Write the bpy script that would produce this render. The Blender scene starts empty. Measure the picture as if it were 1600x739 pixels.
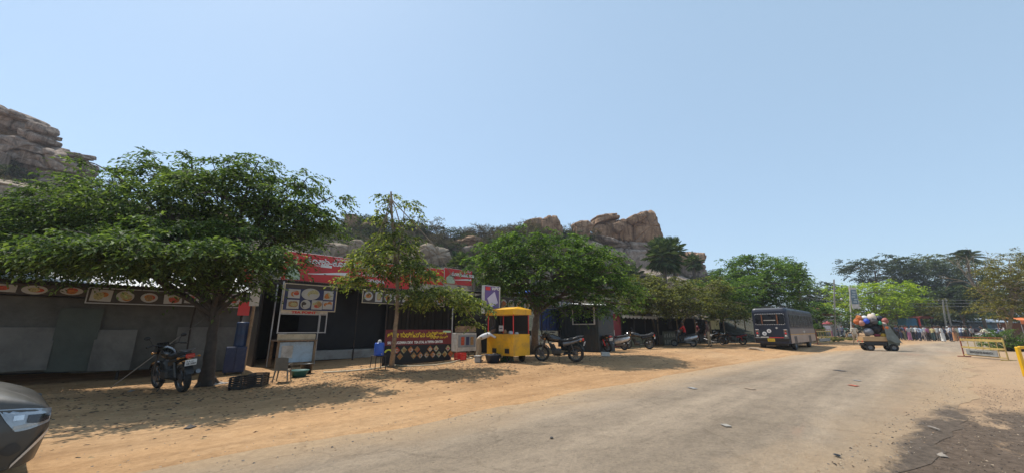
import bpy, bmesh, math, random
import numpy as np
from mathutils import Vector, Matrix, noise as mnoise

# ------------------------------------------------------------------ scene, camera, light
# World axes: X runs along the road (away, to the right of the picture), Y runs from the road to the shops, Z up.
scene = bpy.context.scene
COL = scene.collection
rad = math.radians
PITCH, YAW, CAM_H = rad(13.54), rad(45.4), 1.35

cam_d = bpy.data.cameras.new('camera')
cam_d.sensor_width = 36
cam_d.lens = 13.5
cam_d.clip_start = 0.05
cam_d.clip_end = 6000
cam = bpy.data.objects.new('camera', cam_d)
cam.location = (0, 0, CAM_H)
cam.rotation_euler = (rad(90) + PITCH, 0, YAW - rad(90))
COL.objects.link(cam)
scene.camera = cam

SUN_EL = rad(63)
SUN_AZ = rad(97)          # measured from +X towards +Y : the sun stands behind the shops
world = bpy.data.worlds.new('World')
scene.world = world
world.use_nodes = True
nt = world.node_tree
sky = nt.nodes.new('ShaderNodeTexSky')
sky.sky_type = 'NISHITA'
sky.sun_disc = False
sky.sun_elevation = SUN_EL
sky.sun_rotation = rad(90) - SUN_AZ
sky.altitude = 200
sky.air_density = 1.0
sky.dust_density = 0.7
sky.ozone_density = 2.6
bg = nt.nodes['Background']
bg.inputs['Strength'].default_value = 0.112
hz = nt.nodes.new('ShaderNodeMix')          # thin dry-season haze pales the blue
hz.data_type = 'RGBA'
hz.inputs[0].default_value = 0.45
hz.inputs[7].default_value = (3.9, 5.35, 6.4, 1)
nt.links.new(sky.outputs[0], hz.inputs[6])
nt.links.new(hz.outputs[2], bg.inputs['Color'])

sun_d = bpy.data.lights.new('sun', 'SUN')
sun_d.energy = 3.5
sun_d.angle = rad(0.5)
sun_d.color = (1.0, 0.94, 0.84)
sun = bpy.data.objects.new('sun', sun_d)
sdir = Vector((math.cos(SUN_EL) * math.cos(SUN_AZ), math.cos(SUN_EL) * math.sin(SUN_AZ), math.sin(SUN_EL)))
sun.rotation_euler = sdir.to_track_quat('Z', 'Y').to_euler()
sun.location = (0, 30, 60)
COL.objects.link(sun)

vs = scene.view_settings
vs.view_transform = 'Standard'
vs.look = 'None'
vs.exposure = 0.53
vs.gamma = 1.0
scene.cycles.max_bounces = 8
scene.cycles.transparent_max_bounces = 8
scene.cycles.use_denoising = True

# ------------------------------------------------------------------ layout helpers
_cp, _sp, _cy, _sy = math.cos(PITCH), math.sin(PITCH), math.cos(YAW), math.sin(YAW)


def ray(u, v):
    X = (u - 800) / 600
    V = (v - 369.5) / 600
    y = _cp + V * _sp
    return Vector((X * _sy + y * _cy, -X * _cy + y * _sy, _sp - V * _cp))


def at(u, v, t):
    """the point t metres deep along the line of sight of a point measured in the photograph"""
    return Vector((0, 0, CAM_H)) + ray(u, v) * t


def sstep(a, b, x):
    x = min(1, max(0, (x - a) / (b - a)))
    return x * x * (3 - 2 * x)


def road_left(s):
    return float(np.interp(s, [-60, 0, 15, 25, 33, 41, 52, 66, 90, 120, 200], [5.5, 5.3, 5.2, 4.6, 3.4, 1.9, 0.2, -1.9, -6, -14, -40]))


def road_right(s):
    return float(np.interp(s, [-60, 5, 12, 20, 31, 45, 66, 90, 120, 200], [0.9, 0.4, -.5, -1.0, -1.6, -4.0, -8.0, -13.5, -23, -50]))


def ground_z(s, n):
    nl = road_left(s)
    nr = road_right(s)
    if n > nl:
        d = n - nl
        z = 0.2 * sstep(0.6, 4.2, d) * (1 - 0.6 * sstep(26, 42, s)) * sstep(0.5, 9, s)
        k = sstep(0.3, 2.0, d)
    elif n < nr:
        d = nr - n
        z = 0.05 * sstep(0.5, 3, d)
        k = sstep(0.3, 2.0, d)
    else:
        return -0.006
    b = mnoise.noise(Vector((s * .35, n * .35, 1.3))) * 0.045 + mnoise.noise(Vector((s * 1.3, n * 1.3, 5.3))) * 0.018
    return -0.006 * (1 - k) + z + b * k


def on_ground(u, v):
    r = ray(u, v)
    t = CAM_H / -r.z
    for _ in range(12):
        p = r * t
        t = (ground_z(p.x, p.y) - CAM_H) / r.z
    p = r * t
    return Vector((p.x, p.y, ground_z(p.x, p.y)))


# ------------------------------------------------------------------ materials
MATS = {}


def nodes_of(m):
    m.use_nodes = True
    t = m.node_tree
    return t, t.nodes['Principled BSDF'], t.nodes, t.links


def ramp(t, stops):
    r = t.nodes.new('ShaderNodeValToRGB')
    e = r.color_ramp.elements
    while len(e) < len(stops):
        e.new(0.5)
    for i, (p, c) in enumerate(stops):
        e[i].position = p
        e[i].color = (*c, 1)
    return r


def noise_node(t, scale, detail=4, rough=0.6, vec=None, dist=0.0):
    n = t.nodes.new('ShaderNodeTexNoise')
    n.inputs['Scale'].default_value = scale
    n.inputs['Detail'].default_value = detail
    n.inputs['Roughness'].default_value = rough
    n.inputs['Distortion'].default_value = dist
    if vec is not None:
        t.links.new(vec, n.inputs['Vector'])
    return n


def coord(t, kind='Object', scale=None):
    c = t.nodes.new('ShaderNodeTexCoord')
    if scale is None:
        return c.outputs[kind]
    mp = t.nodes.new('ShaderNodeMapping')
    mp.inputs['Scale'].default_value = scale
    t.links.new(c.outputs[kind], mp.inputs['Vector'])
    return mp.outputs[0]


def mixc(t, fac, a, b, mode='MIX'):
    m = t.nodes.new('ShaderNodeMix')
    m.data_type = 'RGBA'
    m.blend_type = mode
    for sock, v in ((m.inputs[0], fac), (m.inputs[6], a), (m.inputs[7], b)):
        if hasattr(v, 'is_linked'):
            t.links.new(v, sock)
        elif isinstance(v, (int, float)):
            sock.default_value = v
        else:
            sock.default_value = (*v, 1)
    return m.outputs[2]


def bump(t, b, h, strength=0.3, dist=0.02):
    n = t.nodes.new('ShaderNodeBump')
    n.inputs['Strength'].default_value = strength
    n.inputs['Distance'].default_value = dist
    t.links.new(h, n.inputs['Height'])
    t.links.new(n.outputs[0], b.inputs['Normal'])


def mat(name, col, rough=0.6, metal=0.0, var=0.25, vscale=6.0, dirt=None, dscale=2.0, bmp=0.0, bscale=40.0, coat=0.0, spec=None):
    """a surface with uneven tone, optional patches of dust and a fine relief"""
    if name in MATS:
        return MATS[name]
    m = bpy.data.materials.new(name)
    t, b, N, L = nodes_of(m)
    oc = coord(t)
    n1 = noise_node(t, vscale, 5, 0.65, oc)
    lo = tuple(c * (1 - var) for c in col)
    hi = tuple(min(1, c * (1 + var)) for c in col)
    r = ramp(t, [(0.3, lo), (0.7, hi)])
    L.new(n1.outputs['Fac'], r.inputs[0])
    out = r.outputs[0]
    if dirt:
        n2 = noise_node(t, dscale, 6, 0.7, oc, 0.4)
        r2 = ramp(t, [(0.48, (0, 0, 0)), (0.66, (.75, .75, .75))])
        L.new(n2.outputs['Fac'], r2.inputs[0])
        out = mixc(t, r2.outputs[0], out, dirt)
    L.new(out, b.inputs['Base Color'])
    rr = ramp(t, [(0.3, (max(0.05, rough - .12),) * 3), (0.7, (min(1, rough + .12),) * 3)])
    L.new(n1.outputs['Fac'], rr.inputs[0])
    L.new(rr.outputs[0], b.inputs['Roughness'])
    b.inputs['Metallic'].default_value = metal
    b.inputs['Coat Weight'].default_value = coat
    if spec is not None:
        b.inputs['Specular IOR Level'].default_value = spec
    if bmp:
        n3 = noise_node(t, bscale, 3, 0.6, oc)
        bump(t, b, n3.outputs['Fac'], bmp, 0.01)
    MATS[name] = m
    return m


def leaf_mat(name, dark, mid, light, trans=0.3, rough=0.62):
    if name in MATS:
        return MATS[name]
    m = bpy.data.materials.new(name)
    t, b, N, L = nodes_of(m)
    g = N.new('ShaderNodeNewGeometry')
    r = ramp(t, [(0.0, dark), (0.5, mid), (0.88, light), (1.0, tuple(min(1, c * 1.5) for c in light))])
    L.new(g.outputs['Random Per Island'], r.inputs[0])
    n = noise_node(t, 0.9, 2, 0.5, coord(t))
    r2 = ramp(t, [(0.3, (.75, .8, .75)), (0.7, (1.2, 1.15, 1.0))])
    L.new(n.outputs['Fac'], r2.inputs[0])
    c = mixc(t, 1.0, r.outputs[0], r2.outputs[0], 'MULTIPLY')
    L.new(c, b.inputs['Base Color'])
    b.inputs['Roughness'].default_value = rough
    b.inputs['Specular IOR Level'].default_value = 0.25
    tr = N.new('ShaderNodeBsdfTranslucent')
    c2 = mixc(t, 1.0, c, (1.5, 1.5, .6), 'MULTIPLY')
    L.new(c2, tr.inputs['Color'])
    mx = N.new('ShaderNodeMixShader')
    mx.inputs[0].default_value = trans
    L.new(b.outputs[0], mx.inputs[1])
    L.new(tr.outputs[0], mx.inputs[2])
    L.new(mx.outputs[0], N['Material Output'].inputs['Surface'])
    MATS[name] = m
    return m


def rock_mat(name, a, b_, c_, streak=0.6):
    m = bpy.data.materials.new(name)
    t, b, N, L = nodes_of(m)
    oc = coord(t)
    n1 = noise_node(t, 1.5, 9, 0.72, oc, 0.6)
    r1 = ramp(t, [(0.3, c_), (0.5, a), (0.72, b_)])
    L.new(n1.outputs['Fac'], r1.inputs[0])
    n2 = noise_node(t, 2.0, 8, 0.7, coord(t, 'Object', (1.8, 1.8, 0.3)), 0.7)
    r2 = ramp(t, [(0.42, (.30, .27, .25)), (0.56, (1, 1, 1))])
    L.new(n2.outputs['Fac'], r2.inputs[0])
    o = mixc(t, streak, r1.outputs[0], r2.outputs[0], 'MULTIPLY')
    n3 = noise_node(t, 11, 8, 0.8, oc)
    r3 = ramp(t, [(0.32, (.5, .48, .47)), (0.62, (1.15, 1.13, 1.1))])
    L.new(n3.outputs['Fac'], r3.inputs[0])
    o = mixc(t, .8, o, r3.outputs[0], 'MULTIPLY')
    L.new(o, b.inputs['Base Color'])
    b.inputs['Roughness'].default_value = 0.9
    b.inputs['Specular IOR Level'].default_value = 0.2
    bump(t, b, n3.outputs['Fac'], 0.8, 0.25)
    MATS[name] = m
    return m


def dark_soil(t, oc, fine):
    """where oil and ash have blackened the verge at the right of the road (a real stain; same place in both sheets)"""
    N, L = t.nodes, t.links
    sep = N.new('ShaderNodeSeparateXYZ')
    L.new(oc, sep.inputs[0])

    def band(sock, a, b):
        m = N.new('ShaderNodeMapRange')
        m.interpolation_type = 'SMOOTHSTEP'
        m.inputs[1].default_value = a
        m.inputs[2].default_value = b
        L.new(sock, m.inputs[0])
        return m.outputs[0]

    def op(o, x, y):
        m = N.new('ShaderNodeMath')
        m.operation = o
        for i, v in enumerate((x, y)):
            if hasattr(v, 'is_linked'):
                L.new(v, m.inputs[i])
            else:
                m.inputs[i].default_value = v
        return m.outputs[0]

    # the stain follows the road edge: widest near, thinning away, and stops about 13 m on
    tilt = op('ADD', sep.outputs['Y'], op('MULTIPLY', sep.outputs['X'], 0.10))
    k = op('MULTIPLY', op('MULTIPLY', band(tilt, 1.35, .75), band(tilt, -1.25, -.35)), band(sep.outputs['X'], 13.5, 8.5))
    n = noise_node(t, 0.9, 8, 0.74, coord(t, 'Object', (.55, 1.0, 1)), 0.5)
    n2 = noise_node(t, 7, 6, .8, oc)
    v = op('MULTIPLY', k, op('ADD', op('ADD', op('MULTIPLY', n.outputs['Fac'], 2.6), -.95), op('MULTIPLY', n2.outputs['Fac'], .7)))
    r = ramp(t, [(0.28, (0, 0, 0)), (0.54, (.88, .88, .88))])
    L.new(v, r.inputs[0])
    q = ramp(t, [(0.34, (.028, .022, .018)), (0.64, (.13, .10, .08))])
    L.new(fine, q.inputs[0])
    return r.outputs[0], q.outputs[0]


def ground_mat():
    m = bpy.data.materials.new('bare_earth')
    t, b, N, L = nodes_of(m)
    oc = coord(t)
    big = noise_node(t, 0.16, 5, 0.6, oc, 0.5)
    r1 = ramp(t, [(0.28, (.385, .225, .112)), (0.5, (.455, .28, .145)), (0.75, (.50, .345, .205))])
    L.new(big.outputs['Fac'], r1.inputs[0])
    # tyre-swept streaks that run along the road
    st = noise_node(t, 0.8, 5, 0.65, coord(t, 'Object', (.12, 1.5, 1)), 0.3)
    r2 = ramp(t, [(0.34, (.72, .70, .68)), (0.62, (1.08, 1.07, 1.05))])
    L.new(st.outputs['Fac'], r2.inputs[0])
    o = mixc(t, .85, r1.outputs[0], r2.outputs[0], 'MULTIPLY')
    fine = noise_node(t, 9, 8, 0.8, oc)
    r3 = ramp(t, [(0.3, (.66, .64, .62)), (0.6, (1.08, 1.08, 1.08))])
    L.new(fine.outputs['Fac'], r3.inputs[0])
    o = mixc(t, .8, o, r3.outputs[0], 'MULTIPLY')
    mo = noise_node(t, 2.6, 8, 0.8, coord(t, 'Object', (.6, 1.2, 1)), 0.5)
    rm = ramp(t, [(0.34, (.70, .66, .62)), (0.5, (1, 1, 1)), (0.68, (1.14, 1.13, 1.12))])
    L.new(mo.outputs['Fac'], rm.inputs[0])
    o = mixc(t, .75, o, rm.outputs[0], 'MULTIPLY')
    # beyond the shops and on the right of the road the earth is paler, with dark oily soil in patches on the right
    sep = N.new('ShaderNodeSeparateXYZ')
    L.new(oc, sep.inputs[0])
    mr = N.new('ShaderNodeMapRange')
    mr.inputs[1].default_value = 1.2
    mr.inputs[2].default_value = -0.8
    L.new(sep.outputs['Y'], mr.inputs[0])
    o = mixc(t, mr.outputs[0], o, mixc(t, .75, o, (.38, .265, .17)))
    fac, dcol = dark_soil(t, oc, fine.outputs['Fac'])
    o = mixc(t, fac, o, dcol)
    # worn hollows and damp patches
    wp = noise_node(t, 0.33, 6, 0.7, coord(t, 'Object', (.35, 1, 1)), 1.0)
    r7 = ramp(t, [(0.56, (0, 0, 0)), (0.68, (.6, .6, .6))])
    L.new(wp.outputs['Fac'], r7.inputs[0])
    o = mixc(t, r7.outputs[0], o, mixc(t, 1.0, o, (.62, .62, .64), 'MULTIPLY'))
    L.new(o, b.inputs['Base Color'])
    b.inputs['Roughness'].default_value = 0.95
    b.inputs['Specular IOR Level'].default_value = 0.15
    ad = N.new('ShaderNodeMath')
    ad.operation = 'ADD'
    L.new(fine.outputs['Fac'], ad.inputs[0])
    L.new(st.outputs['Fac'], ad.inputs[1])
    bump(t, b, ad.outputs[0], 0.7, 0.05)
    return m


def road_mat():
    m = bpy.data.materials.new('dusty_asphalt')
    t, b, N, L = nodes_of(m)
    oc = coord(t)
    uv = coord(t, 'UV')
    n1 = noise_node(t, 0.35, 5, 0.6, oc)
    r1 = ramp(t, [(0.3, (.29, .232, .17)), (0.7, (.39, .312, .232))])
    L.new(n1.outputs['Fac'], r1.inputs[0])
    st = noise_node(t, 0.7, 5, 0.62, coord(t, 'Object', (.09, 1.3, 1)), 0.25)
    r2 = ramp(t, [(0.34, (.66, .65, .64)), (0.64, (1.12, 1.10, 1.07))])
    L.new(st.outputs['Fac'], r2.inputs[0])
    o = mixc(t, .8, r1.outputs[0], r2.outputs[0], 'MULTIPLY')
    agg = noise_node(t, 26, 6, 0.8, oc)
    r3 = ramp(t, [(0.3, (.6, .6, .6)), (0.6, (1.12, 1.1, 1.08))])
    L.new(agg.outputs['Fac'], r3.inputs[0])
    o = mixc(t, .75, o, r3.outputs[0], 'MULTIPLY')
    mo = noise_node(t, 3.2, 7, 0.78, coord(t, 'Object', (.7, 1.2, 1)), 0.4)
    rm = ramp(t, [(0.34, (.72, .71, .70)), (0.5, (1, 1, 1)), (0.66, (1.16, 1.15, 1.13))])
    L.new(mo.outputs['Fac'], rm.inputs[0])
    o = mixc(t, .75, o, rm.outputs[0], 'MULTIPLY')
    sp = N.new('ShaderNodeTexVoronoi')
    sp.inputs['Scale'].default_value = 13
    L.new(oc, sp.inputs['Vector'])
    rs_ = ramp(t, [(0.10, (.62, .60, .58)), (0.20, (1, 1, 1))])
    L.new(sp.outputs['Distance'], rs_.inputs[0])
    o = mixc(t, .6, o, rs_.outputs[0], 'MULTIPLY')
    tk = N.new('ShaderNodeTexWave')
    tk.wave_type = 'BANDS'
    tk.bands_direction = 'Y'
    tk.inputs['Scale'].default_value = 0.17
    tk.inputs['Distortion'].default_value = 3.5
    tk.inputs['Detail'].default_value = 4
    tk.inputs['Detail Scale'].default_value = 1.6
    L.new(coord(t, 'Object', (.25, 1, 1)), tk.inputs['Vector'])
    rk = ramp(t, [(0.25, (.86, .85, .84)), (0.7, (1.07, 1.06, 1.05))])
    L.new(tk.outputs['Fac'], rk.inputs[0])
    o = mixc(t, .5, o, rk.outputs[0], 'MULTIPLY')
    # reddish spill stains along one wheel track
    rs = noise_node(t, 0.5, 5, 0.7, coord(t, 'Object', (.35, 1.1, 1)), 0.8)
    r5 = ramp(t, [(0.57, (0, 0, 0)), (0.7, (.5, .5, .5))])
    L.new(rs.outputs['Fac'], r5.inputs[0])
    o = mixc(t, r5.outputs[0], o, (.36, .225, .15))
    # earth blown over both edges
    sep = N.new('ShaderNodeSeparateXYZ')
    L.new(uv, sep.inputs[0])
    e = N.new('ShaderNodeMath')
    e.operation = 'SUBTRACT'
    e.inputs[1].default_value = 0.5
    L.new(sep.outputs['Y'], e.inputs[0])
    e2 = N.new('ShaderNodeMath')
    e2.operation = 'ABSOLUTE'
    L.new(e.outputs[0], e2.inputs[0])
    n4 = noise_node(t, 1.1, 6, 0.7, coord(t, 'Object', (.4, 1, 1)), 0.6)
    e3 = N.new('ShaderNodeMath')
    e3.operation = 'MULTIPLY_ADD'
    e3.inputs[1].default_value = 0.34
    L.new(n4.outputs['Fac'], e3.inputs[0])
    L.new(e2.outputs[0], e3.inputs[2])
    r4 = ramp(t, [(0.42, (0, 0, 0)), (0.68, (1, 1, 1))])
    L.new(e3.outputs[0], r4.inputs[0])
    fine = noise_node(t, 9, 8, 0.8, oc)
    r6 = ramp(t, [(0.3, (.66, .64, .62)), (0.6, (1.08, 1.08, 1.08))])
    L.new(fine.outputs['Fac'], r6.inputs[0])
    d = mixc(t, .8, (.43, .30, .18), r6.outputs[0], 'MULTIPLY')
    o = mixc(t, r4.outputs[0], o, d)
    # hairline cracks
    vo = N.new('ShaderNodeTexVoronoi')
    vo.feature = 'DISTANCE_TO_EDGE'
    vo.inputs['Scale'].default_value = 0.33
    wn = noise_node(t, 1.2, 5, .6, oc)
    vm = N.new('ShaderNodeVectorMath')
    vm.operation = 'MULTIPLY_ADD'
    vm.inputs[1].default_value = (.9, .9, .9)
    L.new(wn.outputs['Color'], vm.inputs[0])
    L.new(oc, vm.inputs[2])
    L.new(vm.outputs[0], vo.inputs['Vector'])
    rc = ramp(t, [(0.002, (.5, .48, .45)), (0.010, (1, 1, 1))])
    L.new(vo.outputs['Distance'], rc.inputs[0])
    o = mixc(t, .32, o, rc.outputs[0], 'MULTIPLY')
    fac, dcol = dark_soil(t, oc, fine.outputs['Fac'])
    o = mixc(t, fac, o, dcol)
    L.new(o, b.inputs['Base Color'])
    b.inputs['Roughness'].default_value = 0.88
    b.inputs['Specular IOR Level'].default_value = 0.25
    sm = N.new('ShaderNodeMath')
    sm.operation = 'ADD'
    L.new(agg.outputs['Fac'], sm.inputs[0])
    L.new(mo.outputs['Fac'], sm.inputs[1])
    bump(t, b, sm.outputs[0], 0.8, 0.04)
    return m


def glass_mat(name, col=(.02, .025, .03), rough=0.08):
    return mat(name, col, rough, 0.0, 0.2, 3.0, coat=0.3, spec=0.7)


def hill_mat():
    m = bpy.data.materials.new('scrubby_hillside')
    t, b, N, L = nodes_of(m)
    oc = coord(t)
    n1 = noise_node(t, 0.09, 7, 0.7, oc)
    r = ramp(t, [(0.3, (.05, .055, .03)), (0.48, (.11, .10, .06)), (0.6, (.18, .14, .09)), (0.75, (.25, .18, .12))])
    L.new(n1.outputs['Fac'], r.inputs[0])
    n2 = noise_node(t, 1.3, 6, 0.8, oc)
    r2 = ramp(t, [(0.3, (.45, .45, .45)), (0.65, (1.2, 1.2, 1.2))])
    L.new(n2.outputs['Fac'], r2.inputs[0])
    L.new(mixc(t, .9, r.outputs[0], r2.outputs[0], 'MULTIPLY'), b.inputs['Base Color'])
    b.inputs['Roughness'].default_value = 1
    bump(t, b, n2.outputs['Fac'], 1.0, 0.8)
    return m


# ------------------------------------------------------------------ mesh builder
class MB:
    def __init__(self):
        self.v, self.f, self.mi, self.sm = [], [], [], []
        self.m = 0
        self.M = Matrix.Identity(4)

    def add(self, vs, fs, smooth=False):
        o = len(self.v)
        for p in vs:
            self.v.append(tuple(self.M @ Vector(p)))
        for f in fs:
            self.f.append(tuple(i + o for i in f))
            self.mi.append(self.m)
            self.sm.append(smooth)
        return self

    def box(self, c, d, rz=0, ry=0, rx=0, bev=0.0, taper=1.0):
        x, y, z = (q / 2 for q in d)
        R = Matrix.Translation(c) @ Matrix.Rotation(rz, 4, 'Z') @ Matrix.Rotation(ry, 4, 'Y') @ Matrix.Rotation(rx, 4, 'X')
        if bev <= 0:
            k = taper
            vs = [(-x, -y, -z), (x, -y, -z), (x, y, -z), (-x, y, -z), (-x * k, -y * k, z), (x * k, -y * k, z), (x * k, y * k, z), (-x * k, y * k, z)]
            return self.add([R @ Vector(p) for p in vs], [(3, 2, 1, 0), (4, 5, 6, 7), (0, 1, 5, 4), (1, 2, 6, 5), (2, 3, 7, 6), (3, 0, 4, 7)])
        b = min(bev, x * .95, y * .95, z * .95)
        vs, idx = [], {}
        for sx in (-1, 1):
            for sy in (-1, 1):
                for sz in (-1, 1):
                    for ax in range(3):
                        p = [sx * (x - b), sy * (y - b), sz * (z - b)]
                        p[ax] = (sx * x, sy * y, sz * z)[ax]
                        kx = taper if p[2] > 0 else 1
                        idx[(sx, sy, sz, ax)] = len(vs)
                        vs.append((p[0] * kx, p[1] * kx, p[2]))
        fs = []
        for ax in range(3):
            for s in (-1, 1):
                o = [a for a in range(3) if a != ax]
                q = []
                for a, c2 in ((-1, -1), (1, -1), (1, 1), (-1, 1)):
                    k = [0, 0, 0]
                    k[ax], k[o[0]], k[o[1]] = s, a, c2
                    q.append(idx[(*k, ax)])
                fs.append(q)
        for a0 in range(3):
            for a1 in range(a0 + 1, 3):
                a2 = 3 - a0 - a1
                for s0 in (-1, 1):
                    for s1 in (-1, 1):
                        k = [0, 0, 0]
                        k[a0], k[a1] = s0, s1
                        q = []
                        for s2, aa in ((-1, a0), (1, a0), (1, a1), (-1, a1)):
                            k[a2] = s2
                            q.append(idx[(*k, aa)])
                        fs.append(q)
        for sx in (-1, 1):
            for sy in (-1, 1):
                for sz in (-1, 1):
                    fs.append([idx[(sx, sy, sz, a)] for a in range(3)])
        return self.add([R @ Vector(p) for p in vs], fs)

    def tube(self, path, r, seg=8, caps=True):
        path = [Vector(p) for p in path]
        n = len(path)
        rs = [r] * n if isinstance(r, (int, float)) else list(r)
        vs, fs = [], []
        ref = None
        for i, p in enumerate(path):
            d = (path[min(i + 1, n - 1)] - path[max(i - 1, 0)])
            if d.length < 1e-9:
                d = Vector((0, 0, 1))
            d.normalize()
            if ref is None:
                ref = Vector((0, 0, 1)) if abs(d.z) < .9 else Vector((1, 0, 0))
            a = (ref - d * ref.dot(d)).normalized()
            ref = a
            b = d.cross(a)
            for k in range(seg):
                th = 2 * math.pi * k / seg
                vs.append(p + (a * math.cos(th) + b * math.sin(th)) * rs[i])
        for i in range(n - 1):
            for k in range(seg):
                k2 = (k + 1) % seg
                fs.append((i * seg + k, i * seg + k2, (i + 1) * seg + k2, (i + 1) * seg + k))
        self.add(vs, fs, True)
        if caps:
            self.add(vs[:seg], [tuple(range(seg))[::-1]])
            self.add(vs[-seg:], [tuple(range(seg))])
        return self

    def bar(self, a, b, r, seg=6):
        return self.tube([a, b], r, seg)

    def lathe(self, prof, c=(0, 0, 0), axis='Z', seg=20, a0=0, a1=2 * math.pi):
        full = abs(a1 - a0 - 2 * math.pi) < 1e-6
        ns = seg if full else seg + 1
        vs, fs = [], []
        for (r, h) in prof:
            for k in range(ns):
                th = a0 + (a1 - a0) * k / seg
                x, y = r * math.cos(th), r * math.sin(th)
                p = {'Z': (x, y, h), 'Y': (x, h, y), 'X': (h, x, y)}[axis]
                vs.append(Vector(p) + Vector(c))
        for i in range(len(prof) - 1):
            for k in range(seg):
                k2 = (k + 1) % ns
                fs.append((i * ns + k, i * ns + k2, (i + 1) * ns + k2, (i + 1) * ns + k))
        return self.add(vs, fs, True)

    def disc(self, c, r, axis='Z', seg=20, h=0.01, ry=None):
        ry = r if ry is None else ry
        vs, fs = [], []
        for s in (-.5, .5):
            for k in range(seg):
                th = 2 * math.pi * k / seg
                x, y = r * math.cos(th), ry * math.sin(th)
                p = {'Z': (x, y, s * h), 'Y': (x, s * h, y), 'X': (s * h, x, y)}[axis]
                vs.append(Vector(p) + Vector(c))
        fs.append(tuple(range(seg))[::-1])
        fs.append(tuple(range(seg, 2 * seg)))
        for k in range(seg):
            fs.append((k, (k + 1) % seg, seg + (k + 1) % seg, seg + k))
        return self.add(vs, fs)

    def ball(self, c, r, seg=12, rings=8):
        r = (r, r, r) if isinstance(r, (int, float)) else r
        vs, fs = [], []
        for i in range(rings + 1):
            ph = math.pi * i / rings
            for k in range(seg):
                th = 2 * math.pi * k / seg
                vs.append((c[0] + r[0] * math.sin(ph) * math.cos(th), c[1] + r[1] * math.sin(ph) * math.sin(th), c[2] + r[2] * math.cos(ph)))
        for i in range(rings):
            for k in range(seg):
                k2 = (k + 1) % seg
                fs.append((i * seg + k, (i + 1) * seg + k, (i + 1) * seg + k2, i * seg + k2))
        return self.add(vs, fs, True)

    def torus(self, c, R, r, axis='Y', seg=24, ts=8, rw=None):
        rw = r if rw is None else rw
        vs, fs = [], []
        for i in range(seg):
            a = 2 * math.pi * i / seg
            for k in range(ts):
                b = 2 * math.pi * k / ts
                q = R + r * math.cos(b)
                x, y, h = q * math.cos(a), q * math.sin(a), rw * math.sin(b)
                p = {'Z': (x, y, h), 'Y': (x, h, y), 'X': (h, x, y)}[axis]
                vs.append(Vector(p) + Vector(c))
        for i in range(seg):
            for k in range(ts):
                i2, k2 = (i + 1) % seg, (k + 1) % ts
                fs.append((i * ts + k, i2 * ts + k, i2 * ts + k2, i * ts + k2))
        return self.add(vs, fs, True)

    def prism(self, pts, h0, h1, axis='Y', smooth=False):
        """a closed outline (2-D) swept between h0 and h1 along axis"""
        n = len(pts)
        vs = []
        for h in (h0, h1):
            for (a, b) in pts:
                vs.append({'Y': (a, h, b), 'X': (h, a, b), 'Z': (a, b, h)}[axis])
        fs = [tuple(range(n)), tuple(range(n, 2 * n))[::-1]]
        self.add(vs, fs)
        return self.add(vs, [(k, n + k, n + (k + 1) % n, (k + 1) % n) for k in range(n)], smooth)

    def grid(self, P, smooth=True, close=False):
        """P[i][j] points; a sheet"""
        ni, nj = len(P), len(P[0])
        vs = [p for row in P for p in row]
        fs = []
        for i in range(ni - 1):
            for j in range(nj - (0 if close else 1)):
                j2 = (j + 1) % nj
                fs.append((i * nj + j, (i + 1) * nj + j, (i + 1) * nj + j2, i * nj + j2))
        return self.add(vs, fs, smooth)

    def corrugated(self, x0, x1, y0, y1, z0, z1, pitch=0.076, amp=0.012, across='X', th=0.004):
        """a corrugated sheet from (x0,y0,z0) edge to (x1,y1,z1): waves across X, slopes along Y"""
        n = max(8, int((x1 - x0) / pitch * 4))
        top, bot = [], []
        for i in range(n + 1):
            x = x0 + (x1 - x0) * i / n
            w = amp * math.sin(2 * math.pi * x / pitch)
            top.append([(x, y0, z0 + w), (x, y1, z1 + w)])
            bot.append([(x, y0, z0 + w - th), (x, y1, z1 + w - th)])
        self.grid(top)
        return self.grid([r[::-1] for r in bot])

    def build(self, name, mats, parent=None, loc=None, rz=None):
        me = bpy.data.meshes.new(name)
        me.from_pydata(self.v, [], self.f)
        mats = mats if isinstance(mats, (list, tuple)) else [mats]
        for m in mats:
            me.materials.append(m)
        me.polygons.foreach_set('material_index', self.mi)
        me.polygons.foreach_set('use_smooth', self.sm)
        me.update()
        bm = bmesh.new()
        bm.from_mesh(me)
        bmesh.ops.recalc_face_normals(bm, faces=bm.faces)
        bm.to_mesh(me)
        bm.free()
        o = bpy.data.objects.new(name, me)
        COL.objects.link(o)
        if parent:
            o.parent = parent
        if loc is not None:
            o.location = loc
        if rz is not None:
            o.rotation_euler = (0, 0, rz)
        return o


def tag(o, label=None, cat=None, group=None, kind=None):
    if label:
        o['label'] = label
    if cat:
        o['category'] = cat
    if group:
        o['group'] = group
    if kind:
        o['kind'] = kind
    return o


def thing(name, label, cat, loc=(0, 0, 0), rz=0, group=None):
    o = bpy.data.objects.new(name, None)
    o.empty_display_size = 0.2
    o.location = loc
    o.rotation_euler = (0, 0, rz)
    COL.objects.link(o)
    return tag(o, label, cat, group)


def copy_tree(o, parent=None):
    c = o.copy()
    COL.objects.link(c)
    c.parent = parent
    for ch in list(o.children):
        copy_tree(ch, c)
    return c


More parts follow.
